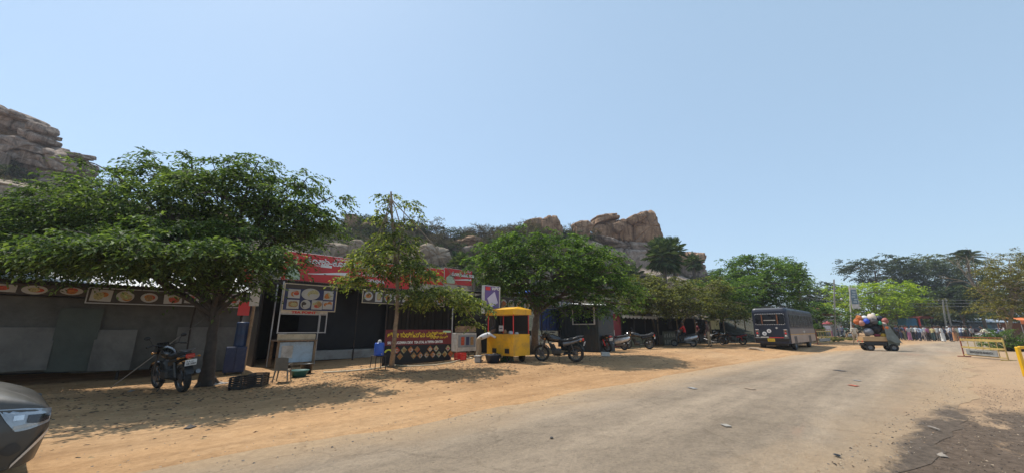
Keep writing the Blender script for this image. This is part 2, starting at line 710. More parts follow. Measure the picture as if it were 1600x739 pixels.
def raw_mesh(name, V, F3, mats, parent=None, smooth=False, mi=None, loc=None):
    """numpy vertices and faces (n x k) to one object"""
    me = bpy.data.meshes.new(name)
    k = F3.shape[1]
    me.vertices.add(len(V))
    me.vertices.foreach_set('co', np.ascontiguousarray(V, dtype=np.float32).ravel())
    me.loops.add(F3.size)
    me.loops.foreach_set('vertex_index', np.ascontiguousarray(F3, dtype=np.int32).ravel())
    me.polygons.add(len(F3))
    me.polygons.foreach_set('loop_start', np.arange(0, F3.size, k, dtype=np.int32))
    for m in (mats if isinstance(mats, (list, tuple)) else [mats]):
        me.materials.append(m)
    if mi is not None:
        me.polygons.foreach_set('material_index', np.asarray(mi, dtype=np.int32))
    me.polygons.foreach_set('use_smooth', np.full(len(F3), smooth))
    me.update(calc_edges=True)
    o = bpy.data.objects.new(name, me)
    COL.objects.link(o)
    if parent:
        o.parent = parent
    if loc is not None:
        o.location = loc
    return o


def text(body, size, m, parent, x, z, y=-0.02, align='LEFT', name='lettering', bold=0.0, xs=1.0, rot=0, xyz=None, euler=None):
    """raised lettering facing -Y of its parent"""
    cu = bpy.data.curves.new(name, 'FONT')
    cu.body = body
    cu.size = size
    cu.align_x = align
    cu.extrude = 0.003
    cu.offset = bold
    cu.resolution_u = 3
    tmp = bpy.data.objects.new('tmp_text', cu)
    COL.objects.link(tmp)
    dg = bpy.context.evaluated_depsgraph_get()
    me = bpy.data.meshes.new_from_object(tmp.evaluated_get(dg))
    bpy.data.objects.remove(tmp)
    me.materials.clear()
    me.materials.append(m)
    o = bpy.data.objects.new(name, me)
    COL.objects.link(o)
    o.parent = parent
    o.location = xyz if xyz else (x, y, z)
    o.rotation_euler = euler if euler else (rad(90), rot, 0)
    o.scale = (xs, 1, 1)
    return o
# ------------------------------------------------------------------ ground and road
def spaced(lo, a, b, hi, step, grow=1.16):
    mid = list(np.arange(a, b + 1e-6, step))
    out, x, d = [], b, step
    while x < hi:
        d *= grow
        x += d
        out.append(min(x, hi))
    pre, x, d = [], a, step
    while x > lo:
        d *= grow
        x -= d
        pre.append(max(x, lo))
    return pre[::-1] + mid + out


def make_ground():
    S = spaced(-700, -6, 40, 1000, 0.3)
    Nn = spaced(-900, -7, 21, 900, 0.28)
    V = np.array([(s, n, ground_z(s, n) if (abs(s) < 300 and abs(n) < 300) else (0.08 if n > 5 else 0.0)) for s in S for n in Nn])
    a, b = len(S), len(Nn)
    ii, jj = np.meshgrid(np.arange(a - 1), np.arange(b - 1), indexing='ij')
    o = (ii * b + jj).ravel()
    F = np.stack([o, o + b, o + b + 1, o + 1], 1)
    g = raw_mesh('ground', V, F, ground_mat(), smooth=True)
    tag(g, kind='structure')
    S2 = list(np.arange(-40, 40, 0.35)) + list(np.arange(40, 190, 2.0))
    K = 14
    V, UV = [], []
    for s in S2:
        wl = 0.28 * mnoise.noise(Vector((s * .45, 0, 0))) + 0.14 * mnoise.noise(Vector((s * 1.9, 3, 0)))
        wr = 0.28 * mnoise.noise(Vector((s * .5, 9, 0))) + 0.16 * mnoise.noise(Vector((s * 1.7, 13, 0)))
        l, r = road_left(s) + 0.15 + wl, road_right(s) - 0.1 + wr
        for k in range(K + 1):
            f = k / K
            n = l + (r - l) * f
            V.append((s, n, max(ground_z(s, n), -0.006) + 0.005 + 0.02 * math.sin(math.pi * f) ** .5 * (1 if 0 < f < 1 else 0)))
            UV.append((s * .1, f))
    a, b = len(S2), K + 1
    ii, jj = np.meshgrid(np.arange(a - 1), np.arange(b - 1), indexing='ij')
    o = (ii * b + jj).ravel()
    F = np.stack([o, o + 1, o + b + 1, o + b], 1)
    r = raw_mesh('road', np.array(V), F, road_mat(), smooth=True)
    lay = r.data.uv_layers.new(name='UVMap')
    uv = np.array(UV, dtype=np.float32)[F.ravel()]
    lay.data.foreach_set('uv', uv.ravel())
    tag(r, kind='structure')


make_ground()

# ------------------------------------------------------------------ rocky hills
RIDGE = [(-420, 240, 42), (-200, 240, 42), (0, 268, 45), (100, 290, 47), (130, 305, 50), (250, 330, 55), (400, 345, 62), (540, 366, 68), (650, 370, 72),
         (750, 374, 76), (830, 362, 79), (890, 361, 80), (930, 366, 81), (1020, 374, 83), (1045, 398, 84), (1080, 418, 84), (1130, 445, 86), (1200, 488, 90), (1260, 513, 95)]
_ru = [r[0] for r in RIDGE]


def hill_pt(u, f):
    v = float(np.interp(u, _ru, [r[1] for r in RIDGE]))
    t = float(np.interp(u, _ru, [r[2] for r in RIDGE]))
    c = at(u, v, t)
    k = max(0.0, (f - .42) / .58)
    hollow = 1.15 + 1.9 * sstep(840, 900, u) * (1 - sstep(1075, 1120, u))      # bare rock stands free below the outcrop
    z = c.z * (k ** hollow if f <= 1 else 1 - 0.35 * (f - 1))
    x, y = c.x * f, c.y * f
    z += (mnoise.noise(Vector((x * .09, y * .09, 2))) * 1.6 + mnoise.noise(Vector((x * .3, y * .3, 7))) * .6) * min(1, k * 2)
    return Vector((x, y, max(z, 0.0) - 0.05))


P = [[hill_pt(u, f) for f in np.linspace(.42, 1.6, 60)] for u in np.linspace(-420, 1260, 170)]
hb = MB()
hb.grid(P)
tag(hb.build('hillside', hill_mat()), kind='structure')

ROCK_BROWN = rock_mat('weathered_granite', (.42, .27, .17), (.52, .36, .24), (.24, .155, .10), .65)
ROCK_GREY = rock_mat('grey_granite', (.36, .285, .235), (.46, .385, .32), (.21, .17, .15), .65)
ROCK_PALE = rock_mat('pale_granite', (.40, .32, .24), (.48, .40, .31), (.27, .21, .16), .4)
RIGHT = Vector((_sy, -_cy, 0))
FWD = Vector((_cy, _sy, 0))


def boulder_mesh(seed, p=3.2, cuts=7, amp=0.1, sub=5, lo=.66, hi=.92):
    """a jointed granite block: a rounded box, split along a few planes, worn and grooved"""
    rng = random.Random(seed)
    bm = bmesh.new()
    bmesh.ops.create_icosphere(bm, subdivisions=sub, radius=1)
    planes = []
    for _ in range(cuts + 3):
        n = Vector((rng.gauss(0, 1), rng.gauss(0, 1), rng.gauss(0, .6))).normalized()
        planes.append((n, rng.uniform(lo, hi)))
    joints = []
    for _ in range(6):
        n = Vector((rng.gauss(0, .5), rng.gauss(0, .5), rng.gauss(0, 1))) if rng.random() < .5 else Vector((rng.gauss(0, 1), rng.gauss(0, 1), rng.gauss(0, .25)))
        joints.append((n.normalized(), rng.uniform(-.6, .6), rng.uniform(.035, .065)))
    off = Vector((rng.uniform(-50, 50), rng.uniform(-50, 50), rng.uniform(-50, 50)))
    p = p + 1.2
    for v in bm.verts:
        d = v.co.normalized()
        r = (abs(d.x) ** p + abs(d.y) ** p + abs(d.z) ** p) ** (-1 / p)
        q = d * min(r, 1.32)
        for n, o in planes:
            e = q.dot(n) - o
            if e > 0:
                q -= n * e * .94
        w = q + off
        q += d * (mnoise.noise(w * 1.1) * amp + mnoise.noise(w * 2.6) * amp * .5 + mnoise.noise(w * 6.0) * amp * .28 + mnoise.noise(w * 14) * amp * .12)
        for n, o, wd in joints:
            e = abs(q.dot(n) - o + .05 * mnoise.noise(w * 2))
            if e < wd:
                q -= d * (1 - e / wd) * .15
        v.co = q
    me = bpy.data.meshes.new('boulder')
    bm.to_mesh(me)
    bm.free()
    me.polygons.foreach_set('use_smooth', [True] * len(me.polygons))
    return me


def boulder(u0, v0, u1, v1, t, seed, label, m, tilt=0, deep=1.0, p=3.2, cuts=7, sink=.12, amp=.08, yaw=0.0, group=None, name='boulder', sub=5):
    c = at((u0 + u1) / 2, (v0 + v1) / 2, t)
    w, h = (u1 - u0) / 1200 * t, (v1 - v0) / 1200 * t
    me = boulder_mesh(seed, p, cuts, amp, 6 if u1 - u0 > 48 else sub)
    o = bpy.data.objects.new(name, me)
    me.materials.append(m)
    o.scale = (w * 1.08, w * deep, h * (1.06 + sink))
    o.location = c - Vector((0, 0, h * sink))
    o.rotation_euler = (0, -rad(tilt), YAW - rad(90) + yaw)
    COL.objects.link(o)
    me.name = name
    tag(o, label, 'boulder', group)
    return o


def rock_block(outline, t, depth, seed, label, m, amp=.045, cap=5.0):
    """an angular granite block: its face outline, given a real depth, with worn edges, joints and a rough skin"""
    rng = random.Random(seed)
    P3 = [at(u, v, t) for u, v in outline]
    o = sum(P3, Vector()) / len(P3)
    pts = [((p - o).dot(RIGHT), (p - o).z) for p in P3]
    hw = max(abs(p[0]) for p in pts)
    pts = [(x / hw, z / hw) for x, z in pts]
    dn = depth / hw
    n, out = len(pts), []
    per = [math.dist(pts[i], pts[(i + 1) % n]) for i in range(n)]
    tot, N = sum(per), 132
    for i in range(n):
        k = max(2, round(N * per[i] / tot))
        for q in range(k):
            fr = q / k
            out.append((pts[i][0] * (1 - fr) + pts[(i + 1) % n][0] * fr, pts[i][1] * (1 - fr) + pts[(i + 1) % n][1] * fr))
    for _ in range(3):      # wear the corners
        k = len(out)
        out = [((out[i - 1][0] + 2 * out[i][0] + out[(i + 1) % k][0]) / 4, (out[i - 1][1] + 2 * out[i][1] + out[(i + 1) % k][1]) / 4) for i in range(k)]
    off = Vector((rng.uniform(-50, 50), rng.uniform(-50, 50), rng.uniform(-50, 50)))
    joints = [(Vector((rng.gauss(0, 1), rng.gauss(0, .4), rng.gauss(0, 1))).normalized(), rng.uniform(-.6, .6), rng.uniform(.045, .075)) for _ in range(5)]
    sx, sz = rng.uniform(-.18, .18), rng.uniform(0, .22)
    rows = []
    for j in range(41):
        w_ = -1 + 2 * j / 40
        w_ = math.copysign(abs(w_) ** .55, w_)
        s = max(0.02, (1 - abs(w_) ** cap)) ** (1 / cap) if abs(w_) < 1 else 0.02
        row = []
        for (x, z) in out:
            q = Vector((x * s + sx * w_, w_ * dn, z * s + sz * w_ * (1 if w_ > 0 else .6)))
            w2 = q + off
            d = Vector((x, w_ * .8, z))
            d = d.normalized() if d.length > .01 else Vector((0, -1, 0))
            q += d * (mnoise.noise(w2 * 1.4) * amp * 1.6 + mnoise.noise(w2 * 3.4) * amp + mnoise.noise(w2 * 8) * amp * .5 + mnoise.noise(w2 * 18) * amp * .25)
            for nn, oo, wd in joints:
                e_ = abs(q.dot(nn) - oo + .06 * mnoise.noise(w2 * 2))
                if e_ < wd:
                    q -= d * (1 - e_ / wd) * .12
            row.append(q)
        rows.append(row)
    w = MB()
    w.grid(rows, True, True)
    w.add(rows[0], [tuple(range(len(out)))], True)
    w.add(rows[-1], [tuple(range(len(out)))], True)
    ob = w.build('boulder', m, None, o + FWD * depth * .5)
    ob.scale = (hw, hw, hw)
    ob.rotation_euler = (0, 0, YAW - rad(90))
    return tag(ob, label, 'boulder')


# outcrop in the middle of the picture
for k, (ol, t, dp, m, lab) in enumerate((
        ([(928, 351), (929, 338), (941, 335), (961, 333.5), (966, 339), (965, 343), (949, 346)], 80, 3.2, ROCK_BROWN, 'flat brown capstone at the left top of the big rock outcrop'),
        ([(930, 350), (949, 345), (966, 342), (974, 344), (971, 362), (962, 378), (938, 378), (931, 362)], 80.5, 3.5, ROCK_BROWN, 'cracked brown block under the flat capstone of the outcrop'),
        ([(964, 344), (977, 340.5), (985, 346), (989, 356), (989, 379), (970, 380), (960, 362)], 80, 3.0, ROCK_BROWN, 'shaded brown block wedged in the middle of the outcrop'),
        ([(958, 349), (968, 345.5), (976, 350), (973, 361), (965, 365), (959, 359)], 77.5, 1.3, ROCK_BROWN, 'round-faced brown boulder leaning on the middle of the outcrop'),
        ([(986, 347), (1006, 332), (1019, 325.5), (1026, 330), (1033, 356), (1037.5, 374), (1036, 386), (986, 386)], 81, 4.5, ROCK_BROWN, 'largest brown boulder of the outcrop, sloping steeply on its right'),
        ([(979, 342), (993, 334), (1008, 330.5), (1013, 336), (1002, 348), (987, 352)], 78.5, 2.0, ROCK_BROWN, 'smooth brown boulder resting against the largest one on the outcrop'),
        ([(998, 337), (999, 331.5), (1010, 329), (1011.5, 333), (1006, 337)], 80, 1.2, ROCK_BROWN, 'small dark stone perched at the very top of the outcrop'),
        ([(934, 366), (959, 371), (969, 377), (967, 381), (944, 377)], 76.5, 1.6, ROCK_GREY, 'thin grey slab lying on the ledge below the outcrop'),
        ([(943, 376), (968, 373), (1012, 377), (1030, 384), (1028, 392), (982, 392), (944, 384)], 79, 3.4, ROCK_GREY, 'long layered ledge carrying the big rock outcrop'),
        ([(944, 383), (983, 386), (1010, 386), (1016, 411), (1014, 446), (950, 446), (946, 400)], 76.5, 3.6, ROCK_GREY, 'tall stained rock face below the layered ledge'),
        ([(904, 374), (922, 372), (944, 380), (950, 400), (958, 446), (908, 446), (902, 400)], 75.5, 3.4, ROCK_PALE, 'pale sloping rock face left of the tall stained one'),
        ([(1010, 384), (1030, 384), (1046, 398), (1060, 420), (1062, 452), (1008, 452)], 79, 4.0, ROCK_BROWN, 'brown rock shoulder behind the fan palms'),
        ([(1057, 397), (1072, 391.5), (1102, 392.5), (1106, 398), (1101, 410), (1092, 406), (1060, 408)], 80, 2.6, ROCK_BROWN, 'overhanging grey brown capstone at the right end of the ridge'),
        ([(1058, 405), (1092, 404), (1097, 411), (1099, 426), (1101, 452), (1056, 452)], 81, 3.0, ROCK_GREY, 'rock pillar under the overhanging capstone'),
        ([(847, 342), (858, 335.5), (872, 336), (881, 356), (880, 372), (850, 372)], 76, 2.4, ROCK_BROWN, 'rounded brown boulder standing alone on the ridge'),
        ([(896, 348), (905, 344), (917, 344), (927, 352), (922, 360), (918, 372), (899, 372)], 77, 1.8, ROCK_BROWN, 'undercut brown boulder on the ridge beside a green bush'),
        ([(886, 374), (904, 372), (906, 400), (900, 420), (870, 420), (872, 390)], 77.5, 2.6, ROCK_GREY, 'grey rock below the boulder standing alone'))):
    rock_block(ol, t, dp, 200 + k, lab, m)
boulder(818, 344, 852, 368, 78, 28, 'low brown boulder half hidden in scrub on the ridge', ROCK_BROWN, 8, 1, 2.5, 5)
boulder(640, 383, 702, 424, 60, 31, 'big pale boulder on the slope above the red signboard', ROCK_PALE, 5, .9, 3, 8)
boulder(612, 388, 652, 420, 62, 32, 'grey boulder left of the big pale one above the signboard', ROCK_PALE, -5, .9, 3, 8)
boulder(538, 336, 560, 362, 66, 33, 'tall brown boulder at the right edge of the large tree', ROCK_BROWN, 10, 1, 3.4, 6)
boulder(559, 349, 582, 364, 66, 34, 'two-humped brown boulder next to the tall one on the ridge', ROCK_BROWN, 0, 1, 2.6, 6)
boulder(543, 376, 568, 400, 50, 35, 'cream boulder with a rounded top above the signboard', ROCK_PALE, 6, 1, 2.4, 4)
boulder(508, 382, 548, 408, 50, 36, 'broad cream boulder behind the left half of the signboard', ROCK_PALE, 0, 1, 2.4, 4)
boulder(700, 372, 760, 396, 72, 37, 'low brown rock among dry scrub right of the smoke-grey bushes', ROCK_BROWN, 0, 1, 2.6, 6)
boulder(930, 420, 1075, 470, 71, 55, 'broad dark rock foot behind the low fan palms', ROCK_GREY, -3, .6, 3.4, 9)
# hill at the left edge
for k, (ol, t, dp, lab) in enumerate((
        ([(-30, 158), (0, 162), (16, 169), (34, 177), (37, 185), (27, 187), (14, 183), (-30, 182)], 46, 2.2, 'long overhanging boulder at the top of the left hill'),
        ([(-30, 180), (16, 180), (35, 188), (40, 200), (36, 206), (-30, 210)], 46.6, 2.2, 'dark block under the overhanging boulder of the left hill'),
        ([(44, 202), (46, 189.5), (56, 190), (68, 194.5), (73.5, 204), (72, 209), (58, 206)], 45, 1.1, 'squarish boulder balanced on the slabs of the left hill'),
        ([(46, 203), (58, 205), (73, 208), (72, 215), (54, 213)], 45.3, 1.2, 'upper thin slab under the squarish boulder'),
        ([(30, 201), (52, 206), (75, 216), (74, 223), (58, 226), (32, 212)], 44.8, 1.3, 'lower thin slab under the squarish boulder'),
        ([(-20, 202), (22, 206), (49, 222), (81, 230.5), (92, 238), (92, 244), (73, 240), (41, 232), (11, 242), (-20, 242)], 44.2, 1.8, 'sloping shoulder rock in the middle of the left hill'),
        ([(10, 239), (41, 230), (76, 238), (92, 244), (90, 266), (68, 263), (35, 253), (9, 251)], 43.8, 1.5, 'upper half of the stained rock wall on the left hill'),
        ([(8, 249), (35, 251), (68, 261), (84, 264), (78, 302), (40, 306), (4, 304)], 44, 1.6, 'lower half of the stained rock wall on the left hill'),
        ([(-24, 208), (8, 212), (11, 240), (8, 262), (-24, 262)], 44.6, 1.6, 'upright block left of the stained rock wall'),
        ([(90, 245), (99, 243.5), (129, 250), (132, 266), (120, 276), (94, 276)], 46.6, 1.6, 'rock carrying the flat capstone on the left hill'),
        ([(97, 243), (99, 237.5), (103, 236), (129, 239), (131, 246), (114, 250)], 46, 1.1, 'flat capstone farthest right on the left hill'),
        ([(64, 292), (68, 277), (80, 279), (112, 283), (116, 302), (66, 302)], 42.6, 1.2, 'shaded block at the foot of the stained rock wall'))):
    rock_block(ol, t, dp, 260 + k, lab, ROCK_GREY)
boulder(-40, 238, 10, 290, 42, 52, 'dark boulder at the left edge of the photo', ROCK_GREY, -8, .9, 3, 7)
boulder(-40, 283, 78, 350, 38, 53, 'smooth pale dome of rock in front of the left hill', ROCK_PALE, -8, .8, 2.4, 4, amp=.05)
boulder(-70, 278, 14, 320, 39, 54, 'pale slab behind the smooth dome at the left edge', ROCK_PALE, -8, .8, 2.6, 4)
# loose boulders strewn over both slopes
rng = random.Random(5)
small = [boulder_mesh(s, 2.8, 7, .1, 4) for s in range(60, 66)]
for k in range(46):
    u = rng.uniform(-60, 1090)
    f = rng.uniform(.62, .99)
    p = hill_pt(u, f)
    r = rng.uniform(.6, 1.7) * (0.7 + .5 * f)
    o = bpy.data.objects.new('boulder', small[k % 6])
    if not small[k % 6].materials:
        small[k % 6].materials.append((ROCK_BROWN, ROCK_PALE, ROCK_GREY)[k % 3])
    o.scale = (r * rng.uniform(.8, 1.4), r, r * rng.uniform(.5, .9))
    o.location = p + Vector((0, 0, r * .15))
    o.rotation_euler = (rng.uniform(-.2, .2), rng.uniform(-.2, .2), rng.uniform(0, 6))
    COL.objects.link(o)
    tag(o, 'weathered loose boulder half buried in the scrub of the rocky slope', 'boulder', 'loose boulders strewn over the rocky slopes')

# ------------------------------------------------------------------ plants
def leaves_np(C, D, Nn, L, W, fold=.25):
    """leaf rhombs: centres C, directions D, normals Nn, lengths L, widths W -> vertices, triangles"""
    D = D / np.linalg.norm(D, axis=1, keepdims=True)
    S = np.cross(D, Nn)
    S /= np.linalg.norm(S, axis=1, keepdims=True) + 1e-9
    Un = np.cross(S, D)
    L, W = L[:, None], W[:, None]
    a = C - D * L * .5
    b = C + S * W * .5 + Un * W * fold - D * L * .06
    c = C + D * L * .5 - Un * L * .08
    d = C - S * W * .5 + Un * W * fold - D * L * .06
    V = np.stack([a, b, c, d], 1).reshape(-1, 3)
    i = np.arange(len(C)) * 4
    F = np.concatenate([np.stack([i, i + 1, i + 2], 1), np.stack([i, i + 2, i + 3], 1)], 0)
    return V, F


def foliage(name, parent, origins, outs, leafm, rs, twigs=6, per=10, spray=.5, L=.11, W=.06, droop=.35, flat=.8, lift=.15):
    """sprays: at each origin a fan of twigs with alternate leaves"""
    O = np.repeat(origins, twigs, 0)
    A = np.repeat(outs, twigs, 0)
    n = len(O)
    ang = rs.normal(0, .95, n)
    ca, sa = np.cos(ang), np.sin(ang)
    D = np.stack([A[:, 0] * ca - A[:, 1] * sa, A[:, 0] * sa + A[:, 1] * ca, rs.normal(lift, .28, n)], 1)
    D /= np.linalg.norm(D, axis=1, keepdims=True)
    ln = spray * rs.uniform(.45, 1.15, n)
    f = np.tile(np.linspace(.1, 1, per), n)
    Oi, Di, li = np.repeat(O, per, 0), np.repeat(D, per, 0), np.repeat(ln, per)
    P = Oi + Di * (f * li)[:, None]
    P[:, 2] -= droop * li * f ** 2
    m = len(P)
    side = np.where(np.arange(m) % 2 == 0, 1.0, -1.0)
    Sd = np.stack([-Di[:, 1], Di[:, 0], np.zeros(m)], 1) * side[:, None]
    LD = Di * .6 + Sd * .75 + rs.normal(0, .3, (m, 3))
    LD[:, 2] -= droop * .9
    Ls = L * rs.uniform(.6, 1.25, m)
    NN = np.stack([rs.normal(0, 1 - flat, m), rs.normal(0, 1 - flat, m), np.ones(m)], 1)
    P = P + LD / np.linalg.norm(LD, axis=1, keepdims=True) * (Ls * .5)[:, None] + rs.normal(0, .012, (m, 3))
    V, F = leaves_np(P, LD, NN, Ls, Ls * (W / L))
    return raw_mesh(name, V, F, leafm, parent)


def curve_pts(a, b, k=6, sag=.0, wob=.0, rng=random):
    a, b = Vector(a), Vector(b)
    out = []
    for i in range(k + 1):
        f = i / k
        p = a.lerp(b, f)
        p.z += sag * math.sin(math.pi * f)
        if 0 < i < k:
            p += Vector((rng.uniform(-wob, wob), rng.uniform(-wob, wob), rng.uniform(-wob, wob)))
        out.append(p)
    return out


BARK = mat('grey_brown_bark', (.13, .105, .085), .95, 0, .4, 9, bmp=.8, bscale=22)
BARK_PALE = mat('pale_bark', (.26, .20, .14), .95, 0, .35, 9, bmp=.6, bscale=22)
G_DEEP = leaf_mat('deep_green_leaves', (.026, .05, .018), (.066, .115, .038), (.14, .20, .075), .38)
G_MID = leaf_mat('fresh_green_leaves', (.026, .055, .017), (.066, .13, .033), (.14, .22, .06), .38)
G_OLIVE = leaf_mat('olive_leaves', (.035, .042, .016), (.10, .115, .036), (.19, .20, .07), .34)
G_DRY = leaf_mat('drooping_yellowish_leaves', (.035, .058, .016), (.10, .145, .04), (.25, .28, .09), .4)
G_PALM = leaf_mat('palm_blades', (.022, .045, .022), (.05, .085, .038), (.11, .15, .075), .25)
G_LIME = leaf_mat('lime_leaves', (.07, .12, .012), (.20, .30, .02), (.34, .43, .05), .45)
G_FAR = leaf_mat('dusty_far_leaves', (.018, .032, .017), (.040, .064, .032), (.080, .105, .055), .25)
G_GOLD = leaf_mat('yellow_brown_leaves', (.05, .055, .016), (.125, .125, .032), (.24, .215, .065), .35)
G_SCRUB = leaf_mat('grey_scrub_leaves', (.06, .052, .04), (.11, .095, .07), (.17, .15, .115), .15)


def tree(name, label, cat, base, stem, r0, pads, leafm, n, spray=.5, L=.11, W=.06, twigs=6, per=10, droop=.35, seed=1, bark=None, group=None,
         shell=.5, limbs=True, lift=.15, twiggy=.35, forks=None):
    """stem: trunk points (world); pads: foliage masses (centre, radius across, radius up); n: sprays"""
    bark = bark or BARK
    rng = random.Random(seed)
    rs = np.random.RandomState(seed)
    base = Vector(base)
    t = thing(name, label, cat, base, 0, group)
    w = MB()
    pts = [Vector(p) - base for p in stem]
    fine = []
    for a, b in zip(pts[:-1], pts[1:]):
        fine += curve_pts(a, b, 5, 0, r0 * .12, rng)[:-1]
    fine.append(pts[-1])
    k = len(fine)
    rr = [r0 * (1.25 - .25 * min(1, i / 3)) * (1 - .62 * i / (k - 1)) for i in range(k)]
    w.tube(fine, rr, 10)
    for q in range(4):   # root flare
        a = q * 1.6 + rng.uniform(0, .6)
        w.tube([(math.cos(a) * r0 * 1.9, math.sin(a) * r0 * 1.9, -.05), (math.cos(a) * r0 * .7, math.sin(a) * r0 * .7, r0 * 1.0), (0, 0, r0 * 2.6)], [r0 * .35, r0 * .5, r0 * .45], 6)
    vol = np.array([p[1] ** 2 * p[2] for p in pads]) ** .8
    vol /= vol.sum()
    Os, As = [], []
    cen = sum((Vector(p[0]) for p in pads), Vector()) / len(pads)
    for pi, (c, rx, rz) in enumerate(pads):
        c = Vector(c) - base
        if limbs:
            # fork low on the trunk for wide crowns
            fi = int(k * rng.uniform(.5, .95))
            st = fine[min(fi, k - 1)]
            path = curve_pts(st, c - Vector((0, 0, rz * .3)), 7, (c - st).length * .08, r0 * .5, rng)
            rl = rr[min(fi, k - 1)] * .62
            w.tube(path, [rl * (1 - .7 * i / 7) for i in range(8)], 7)
        m = max(3, int(round(n * vol[pi])))
        for q in range(m):
            while True:
                d = Vector((rng.uniform(-1, 1), rng.uniform(-1, 1), rng.uniform(-1, 1)))
                if .02 < d.length <= 1:
                    break
            d *= d.length ** (shell - 1) if d.length > 0 else 1
            o = c + Vector((d.x * rx, d.y * rx, d.z * rz))
            # uneven silhouette: let lumps of noise push sprays in and out
            o += Vector((d.x, d.y, d.z * .6)) * mnoise.noise(o * (1.6 / max(rx, .3))) * rx * .45
            a = Vector((d.x, d.y, 0)) + Vector((rng.gauss(0, .35), rng.gauss(0, .35), 0))
            a += (o - (cen - base)).to_2d().to_3d() * .15
            if a.length < .01:
                a = Vector((1, 0, 0))
            a.normalize()
            Os.append(o)
            As.append(a)
            if rng.random() < twiggy:
                w.tube(curve_pts(c.lerp(o, .1) - Vector((0, 0, rz * .2)), o + a * spray * .5, 3, 0, spray * .08, rng), [r0 * .11, r0 * .09, r0 * .06, r0 * .03], 4, False)
    w.build('trunk', bark, t)
    foliage('crown', t, np.array(Os), np.array(As), leafm, rs, twigs, per, spray, L, W, droop, lift=lift)
    return t


def pad(u, v, t, ru, rv):
    return (at(u, v, t), ru / 600 * t, rv / 600 * t)


def fan_palm(label, base, h, r, n=26, seed=3, lean=(0, 0), group=None, leafm=None, trunk=.16):
    n = int(n * 1.7)
    rng = random.Random(seed)
    t = thing('fan_palm', label, 'palm', base, 0, group)
    w = MB()
    top = Vector((lean[0], lean[1], h))
    w.tube(curve_pts((0, 0, -.1), top, 6, 0, .05, rng), [trunk * 1.3, trunk, trunk * .95, trunk * .95, trunk, trunk * 1.1, trunk * .9], 10)
    w.build('trunk', BARK, t)
    V, F = [], []
    st = MB()
    for k in range(n):
        az = k * 2.399 + rng.uniform(-.2, .2)
        el = rad(88 - 150 * (k / n) ** .85 + rng.uniform(-8, 8))
        d = Vector((math.cos(az) * math.cos(el), math.sin(az) * math.cos(el), math.sin(el)))
        pl = r * rng.uniform(.28, .72)
        hub = top + d * pl - Vector((0, 0, .12 * pl))
        st.bar(top, hub, r * .012, 4)
        side = d.cross(Vector((0, 0, 1)))
        side = side.normalized() if side.length > .05 else Vector((1, 0, 0))
        up = side.cross(d).normalized()
        nseg = 18
        for i in range(nseg):
            a = rad(-125 + 250 * i / (nseg - 1))
            e = (d * math.cos(a) + side * math.sin(a)).normalized()
            ln = r * .36 * (1 - .18 * abs(a) / 2.2) * rng.uniform(.9, 1.08)
            wd = ln * .06
            px = (side * math.cos(a) - d * math.sin(a)).normalized()
            o = len(V)
            fold = up * wd * (.55 if i % 2 else -.1)
            tip = hub + e * ln - Vector((0, 0, ln * .22)) + up * ln * .05
            V += [hub, hub + e * ln * .62 + px * wd + fold, tip, hub + e * ln * .62 - px * wd + fold]
            F += [(o, o + 1, o + 2), (o, o + 2, o + 3)]
    st.build('leaf_stalk', G_DRY, t)
    raw_mesh('crown', np.array([tuple(v) for v in V]), np.array(F), leafm or G_MID, t)
    return t


def coconut_palm(label, base, h, r, seed=4, lean=(0, 0)):
    rng = random.Random(seed)
    t = thing('coconut_palm', label, 'palm', base)
    w = MB()
    top = Vector((lean[0], lean[1], h))
    w.tube(curve_pts((0, 0, -.1), top, 8, 0, .08, rng), [.3, .22, .2, .19, .18, .18, .17, .17, .2], 10)
    w.build('trunk', BARK, t)
    V, F = [], []
    for k in range(24):
        az = k * 2.399
        el = rad(86 - 110 * (k / 24))
        d = Vector((math.cos(az), math.sin(az), 0))
        pts = []
        for i in range(15):
            f = i / 14
            pts.append(top + d * (r * f * math.cos(el) * (1 + .1 * f)) + Vector((0, 0, r * (math.sin(el) * f - .55 * f * f))))
        side = Vector((-d.y, d.x, 0))
        for i in range(1, 15):
            p, tng = pts[i], (pts[i] - pts[i - 1]).normalized()
            for sgn in (-1, 1):
                for sub in (0, .5):
                    q = p - tng * sub * (pts[i] - pts[i - 1]).length
                    ln = r * .26 * math.sin(math.pi * (.12 + .8 * i / 14)) * rng.uniform(.85, 1.1)
                    e = (side * sgn * .8 + tng * .6 + Vector((0, 0, -.45))).normalized()
                    o = len(V)
                    wv = tng * ln * .07
                    V += [q - wv * .5, q + e * ln * .5 + wv, q + e * ln - Vector((0, 0, ln * .15)), q + e * ln * .5 - wv]
                    F += [(o, o + 1, o + 2), (o, o + 2, o + 3)]
    raw_mesh('crown', np.array([tuple(v) for v in V]), np.array(F), G_FAR, t)
    return t


